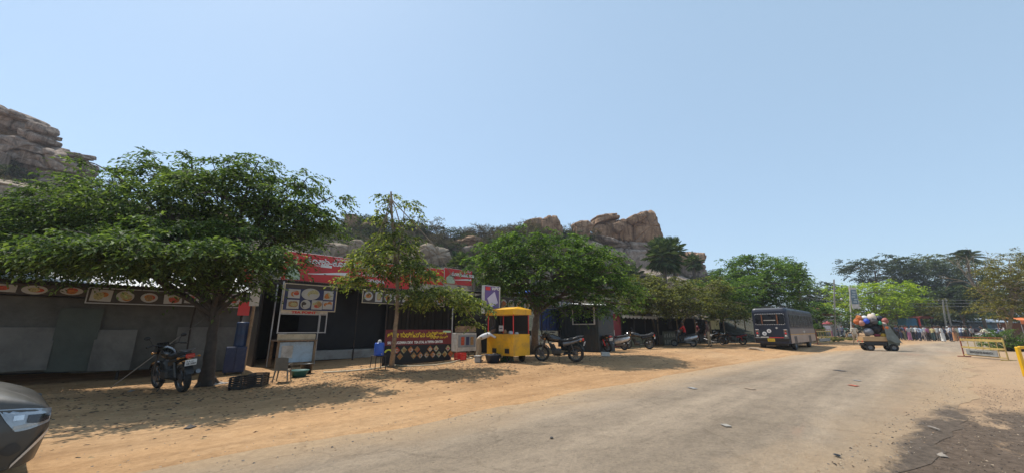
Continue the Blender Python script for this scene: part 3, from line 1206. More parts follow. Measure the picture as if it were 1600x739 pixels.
def bush(name, label, base, r, h, leafm, n=60, seed=1, spray=.4, L=.09, group=None, cat='bush', twig=True, twigs=5, per=7):
    rng = random.Random(seed)
    rs = np.random.RandomState(seed)
    t = thing(name, label, cat, base, 0, group)
    w = MB()
    Os, As = [], []
    for k in range(n):
        a, q = rng.uniform(0, 6.283), rng.random() ** .5
        z = h * rng.uniform(.1, 1) * (1 - .55 * q * q)
        o = Vector((math.cos(a) * q * r, math.sin(a) * q * r, z)) * 1.0
        o *= 1 + .25 * mnoise.noise(o * (2 / r) + Vector((seed, 0, 0)))
        Os.append(o)
        As.append(Vector((math.cos(a), math.sin(a), 0)))
        if twig and k % 2 == 0:
            w.tube(curve_pts((o.x * .15, o.y * .15, -.1), o + Vector((0, 0, spray * .3)), 3, 0, r * .05, rng), [.03 * r, .022 * r, .014 * r, .006 * r], 4, False)
    if twig:
        w.build('stems', BARK_PALE if leafm is G_SCRUB else BARK, t)
    foliage('foliage', t, np.array(Os), np.array(As), leafm, rs, twigs, per, spray, L, L * .55, .1, lift=.5)
    return t
# ------------------------------------------------------------------ trees along the shops
BARK_SHADED = mat('shaded_bark', (.06, .05, .042), .95, 0, .35, 9, bmp=.8, bscale=22)  # bark colour darkened to stand in for deep shade on the trunk
b = on_ground(322, 602)
tree('shade_tree', 'broad spreading green tree over the grey tarpaulin shed, trunk beside the parked motorcycle', 'tree', b,
     [b, at(329, 545, 9.4), at(337, 480, 9.55), at(345, 430, 9.7)], .15,
     [pad(250, 330, 9.90, 95, 34), pad(340, 300, 10.12, 85, 28), pad(270, 278, 10.45, 60, 18), pad(420, 320, 10.12, 70, 32), pad(490, 345, 10.23, 42, 24), pad(150, 335, 9.90, 80, 34),
      pad(90, 385, 9.46, 85, 32), pad(20, 392, 9.46, 60, 24), pad(185, 395, 9.02, 90, 30), pad(300, 380, 9.02, 85, 32), pad(395, 370, 9.46, 58, 22), pad(480, 364, 10.34, 44, 13),
      pad(393, 440, 9.68, 18, 34), pad(345, 440, 9.13, 40, 16), pad(230, 412, 8.36, 75, 16), pad(110, 407, 8.80, 85, 16), pad(330, 402, 8.25, 80, 16), pad(150, 392, 8.03, 80, 18), pad(30, 412, 8.58, 60, 12),
      pad(250, 390, 7.92, 90, 18), pad(400, 400, 8.69, 60, 14), pad(160, 288, 10.23, 40, 8), pad(395, 268, 10.56, 40, 12), pad(450, 285, 10.56, 36, 12),
      pad(60, 340, 9.90, 70, 22), pad(10, 365, 9.90, 60, 24), pad(120, 300, 10.20, 40, 12), pad(200, 387, 7.90, 90, 14), pad(320, 392, 7.90, 80, 14), pad(90, 402, 8.00, 80, 14), pad(-40, 387, 8.60, 60, 22), pad(370, 398, 8.40, 50, 12),
      pad(150, 256, 10.34, 14, 4), pad(182, 262, 10.34, 16, 4), pad(240, 248, 10.56, 18, 5), pad(300, 252, 10.67, 28, 6), pad(405, 252, 10.67, 20, 4), pad(480, 278, 10.56, 18, 5), pad(522, 306, 10.45, 18, 6), pad(350, 256, 10.67, 22, 5)],
     G_DEEP, 1230, .62, .12, .055, 6, 10, .45, seed=21, shell=.62, lift=.05, bark=BARK_SHADED)
b = on_ground(612, 573)
tree('young_tree', 'slim young tree with yellowish drooping leaves in front of the red signboard', 'tree', b,
     [b, at(617, 520, 12.1), at(622, 460, 12.2), at(617, 400, 12.4), at(612, 330, 12.6), at(611, 300, 12.7)], .075,
     [pad(610, 400, 12.3, 46, 22), pad(570, 412, 12.2, 26, 14), pad(575, 436, 12.0, 42, 10), pad(645, 425, 12.2, 44, 16), pad(690, 462, 12.0, 50, 15), pad(735, 476, 12.1, 26, 11),
      pad(630, 372, 12.4, 16, 16), pad(595, 372, 12.5, 16, 16), pad(650, 458, 11.8, 44, 10), pad(745, 500, 12.1, 14, 10),
      pad(608, 306, 12.7, 12, 10), pad(588, 330, 12.6, 16, 8), pad(634, 322, 12.6, 14, 10), pad(604, 345, 12.5, 16, 8), pad(645, 340, 12.6, 10, 8)],
     G_DRY, 250, .42, .12, .06, 5, 8, .7, seed=31, shell=.7, bark=BARK_PALE)
w = on_ground(835, 552)
tree('shade_tree', 'dark green tree with a leaning forked trunk behind the yellow food cart', 'tree', w,
     [w, at(836, 515, 17.6), at(840, 478, 17.6), at(828, 450, 17.6)], .2,
     [pad(800, 395, 17.5, 55, 26), pad(770, 415, 17.5, 38, 24), pad(850, 385, 17.8, 60, 24), pad(890, 400, 17.3, 55, 26), pad(930, 420, 17.2, 48, 28), pad(860, 430, 17, 75, 24),
      pad(810, 440, 17, 50, 18), pad(900, 452, 16.5, 55, 18), pad(960, 450, 17.5, 40, 22), pad(925, 478, 16.2, 32, 16), pad(980, 470, 18, 22, 18), pad(885, 490, 16, 18, 12), pad(830, 470, 16.8, 32, 10)],
     G_MID, 520, .62, .15, .08, 6, 9, .45, seed=41)
for (u, v, lab, pads, lm, sd, n) in (
        (1027, 533, 'olive tree with a thin leaning trunk nearest the scalloped awning', [pad(1010, 462, 27, 42, 14), pad(1050, 472, 27, 45, 10), pad(985, 478, 26.5, 28, 10), pad(1040, 446, 28, 34, 12), pad(1000, 440, 28, 26, 12)], G_OLIVE, 51, 210),
        (1057, 536, 'olive tree with layered boughs above the parked scooters', [pad(1080, 465, 30, 48, 12), pad(1110, 480, 30, 50, 9), pad(1060, 487, 29, 40, 7), pad(1095, 448, 31, 40, 12), pad(1140, 492, 30, 30, 6)], G_OLIVE, 52, 230),
        (1130, 530, 'greener tree with flat boughs just left of the bus', [pad(1130, 455, 34, 45, 14), pad(1108, 450, 35, 36, 11), pad(1155, 470, 33, 28, 10), pad(1140, 488, 32, 32, 6), pad(1155, 442, 36, 30, 12)], G_MID, 53, 230)):
    b = on_ground(u, v)
    t0 = (b - Vector((0, 0, 1.35))).to_2d().length
    tt = pads[0][0]
    tree('roadside_tree', lab, 'tree', b, [b, b.lerp(tt, .5) + Vector((0, 0, .1)), tt - Vector((0, 0, .5))], .13, pads, lm, n, .8, .2, .11, 6, 7, .35, seed=sd, bark=BARK_PALE,
         group='trees shading the parked motorbikes')


def far_tree(label, u, vb, t, pads, lm, n, seed, L=.3, spray=1.1, r0=.25, name='tree', **k):
    b = at(u, vb, t)
    b.z = max(0, ground_z(b.x, b.y))
    c = sum((p[0] for p in pads), Vector()) / len(pads)
    top = Vector((c.x, c.y, c.z - pads[0][2] * .3))
    return tree(name, label, 'tree', b, [b, b.lerp(top, .45), top], r0, pads, lm, n, spray, L, L * .55, 5, 7, .3, seed=seed, **k)


far_tree('tall dense dark green tree rising behind the bus', 1185, 520, 42, [pad(1185, 425, 42, 48, 28), pad(1150, 425, 42, 32, 20), pad(1220, 440, 43, 32, 28), pad(1175, 455, 41, 55, 22), pad(1165, 408, 43, 24, 12), pad(1215, 415, 43, 26, 12), pad(1235, 462, 42, 18, 18), pad(1200, 478, 41, 50, 14), pad(1135, 445, 42, 26, 20), pad(1185, 440, 40, 60, 20), pad(1150, 480, 42, 40, 16), pad(1240, 490, 43, 18, 14)], G_MID, 640, 61, .28, 1.0, .3)
far_tree('rounded dark green tree left of the red roof', 1283, 515, 72, [pad(1275, 462, 72, 22, 14), pad(1295, 452, 72, 20, 10), pad(1262, 472, 72, 14, 12), pad(1290, 470, 71, 26, 12)], G_FAR, 150, 62, .42, 1.6, .25)
far_tree('green bush-like tree between the bus and the red roof', 1272, 520, 52, [pad(1262, 480, 52, 20, 14), pad(1280, 492, 52, 28, 12), pad(1255, 495, 52, 14, 12)], G_MID, 120, 63, .3, 1.0, .14)
far_tree('bright lime green tree behind the hanging banner', 1355, 525, 62, [pad(1345, 455, 62, 42, 14), pad(1380, 455, 62, 44, 13), pad(1365, 472, 61, 60, 12), pad(1325, 470, 62, 22, 14), pad(1410, 470, 62, 30, 10), pad(1370, 488, 60, 46, 9)], G_LIME, 430, 64, .32, 1.2, .22)
far_tree('brownish olive tree with a low wide crown above the crowd', 1432, 528, 60, [pad(1425, 478, 60, 34, 9), pad(1450, 488, 60, 26, 8), pad(1405, 492, 60, 26, 8)], G_GOLD, 110, 65, .3, 1.1, .16)
far_tree('grey green tree with feathery top beyond the lime tree', 1368, 525, 88, [pad(1345, 416, 88, 28, 10), pad(1375, 410, 88, 30, 12), pad(1400, 418, 88, 24, 14), pad(1330, 424, 88, 16, 8), pad(1385, 432, 87, 40, 12)], G_FAR, 190, 66, .5, 1.8, .35)
far_tree('dark green tree filling the view above the utility poles', 1440, 525, 86, [pad(1435, 425, 86, 34, 20), pad(1465, 412, 86, 30, 14), pad(1475, 440, 85, 40, 26), pad(1440, 455, 85, 44, 22), pad(1500, 470, 84, 40, 26), pad(1470, 490, 83, 60, 16), pad(1455, 440, 86, 40, 24), pad(1425, 470, 86, 30, 16)], G_FAR, 640, 67, .5, 1.9, .4)
far_tree('large olive tree behind the coconut palm', 1485, 525, 95, [pad(1455, 408, 95, 26, 10), pad(1485, 418, 95, 34, 14), pad(1525, 440, 94, 30, 24), pad(1540, 475, 92, 34, 18)], G_OLIVE, 240, 68, .5, 1.9, .35)
far_tree('yellowish leafy tree at the right edge with bare branches on top', 1572, 530, 38, [pad(1570, 430, 38, 30, 20), pad(1590, 415, 38, 30, 20), pad(1552, 466, 38, 26, 16), pad(1580, 460, 37, 36, 18), pad(1610, 440, 38, 36, 36), pad(1555, 482, 37, 30, 10), pad(1640, 430, 38, 40, 40), pad(1590, 485, 37, 30, 12), pad(1578, 400, 38, 18, 12), pad(1580, 445, 37, 34, 22)], G_GOLD, 430, 69, .2, .85, .2, bark=BARK_PALE)
far_tree('dark leafy bush-tree at the right edge behind the yellow one', 1610, 530, 50, [pad(1600, 470, 50, 40, 22), pad(1640, 450, 50, 40, 40), pad(1560, 490, 50, 26, 10)], G_FAR, 160, 70, .3, 1.1, .2)

for k, (u, v, t, ru, rv, n, lm, lab) in enumerate((
        (1330, 500, 90, 40, 18, 150, G_FAR, 'dark leafy thicket under the feathery tree behind the banner mast'),
        (1400, 500, 88, 44, 20, 170, G_FAR, 'dark leafy thicket behind the loaded truck'),
        (1465, 498, 92, 46, 24, 190, G_FAR, 'dark leafy thicket right behind the utility poles'),
        (1505, 464, 63, 30, 18, 150, G_FAR, 'dark leafy thicket hiding the trunk of the coconut palm'),
        (1430, 508, 72, 44, 12, 130, G_FAR, 'low dark thicket behind the left half of the crowd'),
        (1478, 492, 70, 26, 16, 110, G_FAR, 'dark thicket between the two close utility poles and the shed'),
        (1525, 492, 96, 40, 26, 170, G_FAR, 'dark leafy thicket behind the blue-grey shed'),
        (1590, 485, 90, 50, 34, 220, G_FAR, 'dark leafy thicket at the right edge behind the orange canopy'),
        (1255, 500, 84, 34, 16, 120, G_FAR, 'dark leafy thicket seen past the front of the bus'))):
    far_tree(lab, u, 522, t, [pad(u, v, t, ru, rv), pad(u - ru * .5, v + 8, t, ru * .5, rv * .7), pad(u + ru * .5, v + 8, t, ru * .5, rv * .7)], lm, n, 110 + k, .55, 2.0, .2, name='thicket_tree')

# bare branches of the right-hand tree belong to its own dead neighbour trunk
b = at(1590, 530, 38.5)
b.z = 0
dt = thing('dead_tree', 'bare twisted tree without leaves standing behind the yellowish one', 'tree', b)
w = MB()
rng = random.Random(8)


def grow(p, d, r, ln, depth):
    q = p + d * ln
    w.tube(curve_pts(p, q, 3, 0, ln * .05, rng), [r, r * .9, r * .78, r * .62], 5, False)
    if depth:
        for _ in range(3 if depth > 1 else 2):
            e = (d + Vector((rng.gauss(0, .5), rng.gauss(0, .5), rng.gauss(.1, .4)))).normalized()
            grow(q, e, r * .6, ln * rng.uniform(.6, .85), depth - 1)


grow(Vector((0, 0, 0)), Vector((-.1, .25, 1)).normalized(), .11, 3.3, 4)
w.build('trunk', BARK_PALE, dt)

b = at(1036, 398, 44)
fan_palm('tall fan palm with a ragged round crown below the rock outcrop', Vector((b.x, b.y, 1.5)), at(1036, 398, 44).z - 1.5, 2.9, 40, 5, leafm=G_PALM, trunk=.2)
b = at(1050, 392, 47)
fan_palm('fan palm with upright leaves just behind the tallest palm', Vector((b.x, b.y, 2)), at(1050, 392, 47).z - 2, 2.2, 26, 6, leafm=G_PALM, trunk=.18)
b = at(1083, 408, 52)
fan_palm('fan palm with a small crown in front of the rock pillar', Vector((b.x, b.y, 2)), at(1083, 408, 52).z - 2, 1.7, 30, 7, leafm=G_PALM, trunk=.18)
b = at(985, 432, 46)
fan_palm('low bright fan palm left of the tall palm', Vector((b.x, b.y, 2)), at(985, 432, 46).z - 2, 2.3, 28, 8, leafm=G_PALM, trunk=.18)
b = at(960, 425, 48)
fan_palm('second low fan palm beside the stained rock face', Vector((b.x, b.y, 2.4)), at(960, 425, 48).z - 2.4, 1.8, 22, 9, leafm=G_PALM, trunk=.18)
b = at(718, 412, 30)
fan_palm('bright fan palm rising behind the right end of the red signboard', Vector((b.x, b.y, .5)), at(718, 412, 30).z - .5, 1.5, 28, 10, leafm=G_PALM, trunk=.14)
b = at(740, 418, 33)
fan_palm('shorter fan palm right of the signboard', Vector((b.x, b.y, .5)), at(740, 418, 33).z - .5, 1.3, 22, 11, leafm=G_PALM, trunk=.14)
b = at(1243, 425, 46)
fan_palm('fan palm poking out at the right of the dense tree behind the bus', Vector((b.x, b.y, .1)), at(1243, 425, 46).z - .1, 1.7, 24, 12, leafm=G_PALM, trunk=.16)
b = at(1508, 400, 64)
coconut_palm('coconut palm with a feathery crown above the utility poles', Vector((b.x, b.y, 0)), at(1508, 402, 64).z, 3.0)

# hedge and roadside plants
b = on_ground(1586, 548)
bush('hedge', 'dense green hedge bush behind the yellow barricade at the right edge', b, 1.25, 1.55, G_MID, 220, 81, .3, .085)
b = at(1263, 530, 50)
bush('bush', 'green bush growing behind the yellow barricade beside the bus', Vector((b.x, b.y, .1)), 1.8, 2.4, G_MID, 120, 82, .5, .2)
b = at(1315, 530, 45)
for k, (u, v) in enumerate(((1290, 533), (1312, 531))):
    g = on_ground(u, v)
    bush('grass_tuft', ('low grassy tuft at the foot of the yellow barricade by the bus', 'low grassy tuft at the foot of the concrete pole')[k], g, 1.5, .3, G_OLIVE, 60, 83 + k, .3, .12, twig=False)
# scrub over the slopes
protos = [bush('scrub_bush', 'grey dry scrub bush among the rocks of the hillside', (0, 0, 0), 1.2, 1.3, G_SCRUB, 46, 90 + k, .5, .12, 'scrub bushes scattered over the hillside') for k in range(3)]
protos += [bush('scrub_bush', 'dusty green scrub bush among the rocks of the hillside', (0, 0, 0), 1.4, 1.5, G_FAR, 60, 94 + k, .5, .16, 'green bushes scattered over the hillside') for k in range(3)]
rng = random.Random(15)
spots = []
for k in range(150):
    u = rng.uniform(-40, 1130)
    f = rng.choice((rng.uniform(.6, .98), rng.uniform(.85, 1.0)))
    if 885 < u < 1070 and f > .66:
        continue
    spots.append((hill_pt(u, f), rng.uniform(.8, 1.7), rng.randrange(6)))
for k in range(90):
    u = rng.uniform(545, 935)
    spots.append((hill_pt(u, rng.uniform(.86, 1.03)), rng.uniform(.9, 1.7), rng.choice((0, 1, 2, 0, 1, 2, 4))))
for u, f, s, k in ((665, 1.0, 3.0, 0), (640, .99, 2.4, 1), (600, .99, 2.2, 3), (745, .99, 2.2, 0), (760, 1.0, 2.0, 2), (830, .98, 2.2, 1), (845, .95, 1.8, 2), (905, .97, 2.0, 4), (700, .99, 1.8, 4),
                   (580, .98, 2.0, 5), (820, .9, 2.2, 2), (890, .9, 2.0, 0), (40, .86, 1.8, 3), (75, .86, 1.6, 4), (20, .88, 1.6, 5), (55, .9, 1.5, 3), (84, 1.02, 1.4, 0), (1020, .9, 1.4, 4)):
    spots.append((hill_pt(u, f), s, k))
for i, (p, s, k) in enumerate(spots):
    o = protos[k] if i == -1 else copy_tree(protos[k])
    o.location = p
    o.scale = (s, s, s * rng.uniform(.8, 1.15))
    o.rotation_euler = (0, 0, rng.uniform(0, 6.28))
for o in protos:
    for ch in list(o.children):
        bpy.data.objects.remove(ch)
    bpy.data.objects.remove(o)
# ------------------------------------------------------------------ materials for shops and things
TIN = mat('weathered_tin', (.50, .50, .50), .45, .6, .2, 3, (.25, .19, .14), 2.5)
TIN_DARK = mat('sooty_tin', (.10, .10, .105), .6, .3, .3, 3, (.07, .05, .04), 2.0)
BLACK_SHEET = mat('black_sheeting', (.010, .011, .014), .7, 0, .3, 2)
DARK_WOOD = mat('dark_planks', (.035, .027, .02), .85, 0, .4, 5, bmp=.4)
WOOD = mat('raw_timber', (.30, .21, .13), .85, 0, .35, 6, (.12, .085, .06), 3, .4)
PLASTER = mat('grey_plaster', (.34, .33, .31), .9, 0, .15, 3, (.2, .17, .14), 2, .3)
STEEL = mat('galvanised_steel', (.42, .42, .42), .45, .8, .2, 8)
IRON = mat('dark_iron', (.045, .042, .04), .6, .5, .3, 8, (.10, .055, .03), 5)
WHITE = mat('white_paint', (.72, .72, .70), .5, 0, .08, 4, (.5, .46, .4), 3)
OFFWHITE = mat('grimy_white', (.55, .53, .49), .65, 0, .15, 4, (.33, .28, .22), 3)
RED = mat('red_vinyl', (.62, .032, .030), .45, 0, .1, 1.5, (.46, .04, .04), 1.2)
RED_BRIGHT = mat('bright_red', (.62, .03, .025), .4, 0, .1, 2)
MAROON = mat('maroon_vinyl', (.16, .012, .018), .45, 0, .15, 2)
YELLOW_TXT = mat('yellow_print', (.80, .58, .04), .5, 0, .05)
WHITE_TXT = mat('white_print', (.80, .80, .78), .5, 0, .05)
GREEN_TXT = mat('pale_green_print', (.45, .70, .50), .5, 0, .05)
BLUE = mat('blue_plastic', (.010, .022, .075), .4, 0, .15, 3, (.05, .06, .10), 3)
BLUE_BRIGHT = mat('bright_blue', (.03, .11, .52), .4, 0, .1, 3)
BLUE_SHEET = mat('blue_corrugated', (.025, .055, .19), .5, .1, .15, 2, (.06, .06, .08), 2)
CONC_GREY = mat('grey_rope', (.09, .085, .075), .9, 0, .2, 6)
TARP = mat('grey_tarpaulin', (.095, .095, .085), .8, 0, .3, 1.6, (.055, .055, .048), 1.2, .5, 60)
TARP_PALE = mat('pale_tarpaulin', (.16, .155, .14), .8, 0, .28, 1.6, (.09, .086, .078), 1.0, .5, 60)
TARP_GREEN = mat('greenish_tarpaulin', (.075, .088, .076), .8, 0, .25, 1.5, bmp=.5, bscale=60)
YELLOW = mat('yellow_paint', (.72, .36, .008), .5, 0, .1, 2, (.42, .23, .04), 2.6)
PURPLE = mat('purple_vinyl', (.13, .085, .26), .5, 0, .12, 2)
LILAC = mat('lilac_print', (.55, .52, .66), .5, 0, .1, 2)
NAVY = mat('navy_print', (.02, .025, .09), .5, 0, .1, 2)
BOARD_DARK = mat('dark_printed_board', (.05, .038, .028), .55, 0, .3, 3)
PLATE = mat('white_plates', (.42, .41, .38), .4, 0, .1, 5)
FOOD_ORANGE = mat('orange_curry_print', (.42, .15, .03), .6, 0, .55, 26)
FOOD_GREEN = mat('rice_and_herb_print', (.38, .34, .16), .6, 0, .6, 30)
FOOD_RED = mat('red_curry_print', (.42, .07, .03), .6, 0, .6, 26)
FOOD_BROWN = mat('fried_food_print', (.30, .17, .06), .6, 0, .6, 26)
CREAM = mat('cream_board', (.55, .47, .33), .6, 0, .15, 4, (.35, .28, .18), 3)
LIGHTBLUE = mat('light_blue_panel', (.42, .55, .66), .5, 0, .15, 3, (.25, .30, .36), 3)
CONTAINER = mat('slate_container', (.04, .052, .058), .55, .2, .2, 2, (.07, .06, .05), 2)
REDWALL = mat('red_shutter', (.24, .03, .035), .55, 0, .2, 3, (.12, .03, .03), 3)
BLACK = mat('black_plastic', (.012, .012, .013), .45, 0, .3, 6)
RUBBER = mat('tyre_rubber', (.018, .017, .016), .85, 0, .3, 10, (.10, .075, .05), 5)
CHROME = mat('worn_chrome', (.62, .62, .63), .18, 1.0, .1, 6)
STEELRIM = mat('grey_rim', (.16, .16, .165), .4, .8, .15, 6)
GREEN_CRATE = mat('green_plastic', (.03, .12, .05), .5, 0, .2, 4)
DISHES = [FOOD_ORANGE, FOOD_GREEN, FOOD_RED, FOOD_BROWN]


def wm(base):
    m = MB()
    m.M = Matrix.Translation(-Vector(base))
    return m


def gz(s, n):
    return ground_z(s, n)


# ------------------------------------------------------------------ long stall under tarpaulins
B = Vector((-2, 15.8, gz(-2, 15.8)))
st = thing('tarpaulin_stall', 'long closed stall hung with patched grey tarpaulins under a bright tin roof', 'stall', B)
rng = random.Random(3)


def tarp_sheet(x0, x1, y, zt, zb, seed, hem=.06, amp=.035):
    P = []
    nx, nz = max(8, int((x1 - x0) / .09)), 16
    for i in range(nx + 1):
        x = x0 + (x1 - x0) * i / nx
        row = []
        for j in range(nz + 1):
            f = j / nz
            z = zt + (zb - zt) * f + (hem * mnoise.noise(Vector((x * 1.1, seed, 0))) * f)
            d = amp * (mnoise.noise(Vector((x * 1.7, z * .5, seed))) + .35 * mnoise.noise(Vector((x * 6, z * 1.5, seed + 4)))) * (.3 + f)
            row.append((x, y + d - .05 * math.sin(math.pi * f), z))
        P.append(row)
    return P


def tarp_part(name, m, x0, x1, y, zt, zb, seed, parent, base, **k):
    w = wm(base)
    P = tarp_sheet(x0, x1, y, zt, zb, seed, **k)
    w.grid(P)
    w.grid([[(p[0], p[1] + .004, p[2]) for p in r][::-1] for r in P])
    return w.build(name, m, parent)


for i, (x0, x1, m, zt, zb) in enumerate(((-10, -4.2, TARP, 2.18, .30), (-4.25, -.75, TARP, 2.18, .30), (-.8, 1.05, TARP, 2.14, .22), (1.0, 2.75, TARP, 2.14, .02))):
    tarp_part('tarpaulin', m, x0, x1, 15.82, zt, zb, i * 3 + 1, st, B)
for i, (x0, x1, m, zt, zb, dy) in enumerate(((-4.6, -1.22, TARP_PALE, 1.40, .34, -.1), (-1.25, -.45, TARP_GREEN, 1.9, .28, -.085), (-.5, .32, TARP_PALE, 1.34, .24, -.1), (1.2, 2.7, TARP_PALE, 1.42, .10, -.09))):
    tarp_part('tarpaulin_patch', m, x0, x1, 15.8 + dy, zt, zb, i * 3 + 2, st, B, hem=.03, amp=.02)
w = wm(B)
w.corrugated(-10.3, 2.9, 15.35, 19.4, 2.56, 3.5, .09, .014)
w.build('roof', TIN, st)
w = wm(B)
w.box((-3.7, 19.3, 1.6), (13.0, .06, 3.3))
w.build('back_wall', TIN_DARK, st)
w = wm(B)
w.box((2.82, 17.6, 1.35), (.05, 3.3, 2.4))
w.build('side_wall', DARK_WOOD, st)
for x in (-9.6, -6.6, -3.4, .1, 2.72):
    w = wm(B)
    w.tube([(x, 15.95, gz(x, 15.95) - .05), (x + .02, 15.96, 1.2), (x, 15.95, 2.56)], .035, 8)
    w.build('post', IRON, st)
w = wm(B)
w.box((-3.7, 15.60, 2.53), (13.2, .07, .05))
w.build('eave_beam', DARK_WOOD, st)


def dish_board(name, parent, base, x0, x1, y, z0, z1, n, seed, back, rows=1, tilt=0, frame=None, shapes='mix'):
    """a printed board with dishes on it, facing -Y"""
    r = random.Random(seed)
    w = wm(base)
    w.m = 0
    cx, cz = (x0 + x1) / 2, (z0 + z1) / 2
    w.box((cx, y, cz), (x1 - x0, .025, z1 - z0))
    cw = (x1 - x0) / n
    ch = (z1 - z0) / rows
    for j in range(rows):
        for i in range(n):
            px = x0 + cw * (i + .5) + r.uniform(-.06, .06) * cw
            pz = z1 - ch * (j + .5) + r.uniform(-.04, .04) * ch
            a, c = cw * r.uniform(.36, .46), ch * r.uniform(.34, .44)
            w.m = 1
            rd = r.random() < .55
            if rd:
                w.disc((px, y - .014, pz), a, 'Y', 22, .007, c)
            else:
                w.box((px, y - .014, pz), (a * 1.9, .007, c * 1.9), ry=r.uniform(-.06, .06), bev=.002)
            w.m = 2 + r.randrange(4)
            for q in range(3):
                w.disc((px + r.uniform(-.25, .25) * a, y - .021 - .0016 * q, pz + r.uniform(-.25, .25) * c), a * r.uniform(.4, .62), 'Y', 14, .004, c * r.uniform(.4, .62))
                w.m = 2 + r.randrange(4)
    if frame:
        w.m = 6
        t = .025
        for (c, d) in (((cx, y - .004, z1 + t / 2), (x1 - x0 + 2 * t, .045, t)), ((cx, y - .004, z0 - t / 2), (x1 - x0 + 2 * t, .045, t)),
                       ((x0 - t / 2, y - .004, cz), (t, .045, z1 - z0)), ((x1 + t / 2, y - .004, cz), (t, .045, z1 - z0))):
            w.box(c, d)
    return w.build(name, [back, PLATE] + DISHES + [frame or STEEL], parent)


dish_board('menu_board', st, B, -4.9, -.86, 15.53, 2.2, 2.47, 7, 4, BOARD_DARK)
dish_board('menu_board', st, B, -.82, 2.65, 15.52, 2.06, 2.44, 7, 5, BOARD_DARK, frame=STEEL)
dish_board('menu_board', st, B, -9.9, -5.0, 15.53, 2.2, 2.47, 9, 14, BOARD_DARK)

# leaning poles and a guy rope in front of the stall
p0 = on_ground(172, 606)
tag(MB().tube([p0, at(345, 478, 12.2)], .012, 6).build('guy_rope', CONC_GREY), 'taut grey rope running down from the stall eave to the ground behind the motorcycle', 'rope')
p0 = at(289, 568, 11.4)
tag(MB().tube([Vector((p0.x, p0.y, gz(p0.x, p0.y))), p0, at(298, 510, 11.6), at(308, 470, 11.7)], .022, 6).build('wooden_pole', DARK_WOOD), 'thin dark pole propped against the tarpaulin beside the large tree trunk', 'pole')

# ------------------------------------------------------------------ tea shop with the red signboard
B = Vector((8, 16.2, gz(8, 16)))
sh = thing('tea_shop', 'open-fronted dark tea shop with black sheeting below the red signboard', 'shop', B)
w = wm(B)
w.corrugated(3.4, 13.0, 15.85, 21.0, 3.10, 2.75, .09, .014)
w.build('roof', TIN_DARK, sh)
w = wm(B)
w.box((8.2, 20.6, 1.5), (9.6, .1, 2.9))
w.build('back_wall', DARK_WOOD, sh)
for x in (3.5, 12.9):
    w = wm(B)
    w.box((x, 18.6, 1.5), (.08, 3.9, 2.9))
    w.build('side_wall', DARK_WOOD, sh)
w = wm(B)
w.box((8.2, 15.93, 3.02), (9.3, .1, .13))
w.build('fascia_beam', IRON, sh)
w = wm(B)
w.box((7.0, 17.4, .35), (3.4, 1.6, .36), bev=.02)
w.build('plinth', PLASTER, sh)
tarp_part('black_sheet', BLACK_SHEET, 4.9, 8.3, 17.0, 3.0, .55, 20, sh, B, hem=.02)
tarp_part('black_sheet', BLACK_SHEET, 8.3, 12.6, 17.6, 3.0, .2, 22, sh, B, hem=.02)
w = wm(B)
for k in range(16):
    w.box((8.9 + k * .235, 17.2, 1.45), (.2, .03, 2.1 + .05 * (k % 3)))
w.build('plank_screen', DARK_WOOD, sh)
for x in (3.75, 6.75, 9.1, 11.3, 12.5):
    w = wm(B)
    w.tube([(x, 15.95, gz(x, 16) - .05), (x + .01, 15.95, 1.6), (x, 15.95, 3.0)], .032, 8)
    w.build('post', IRON, sh)

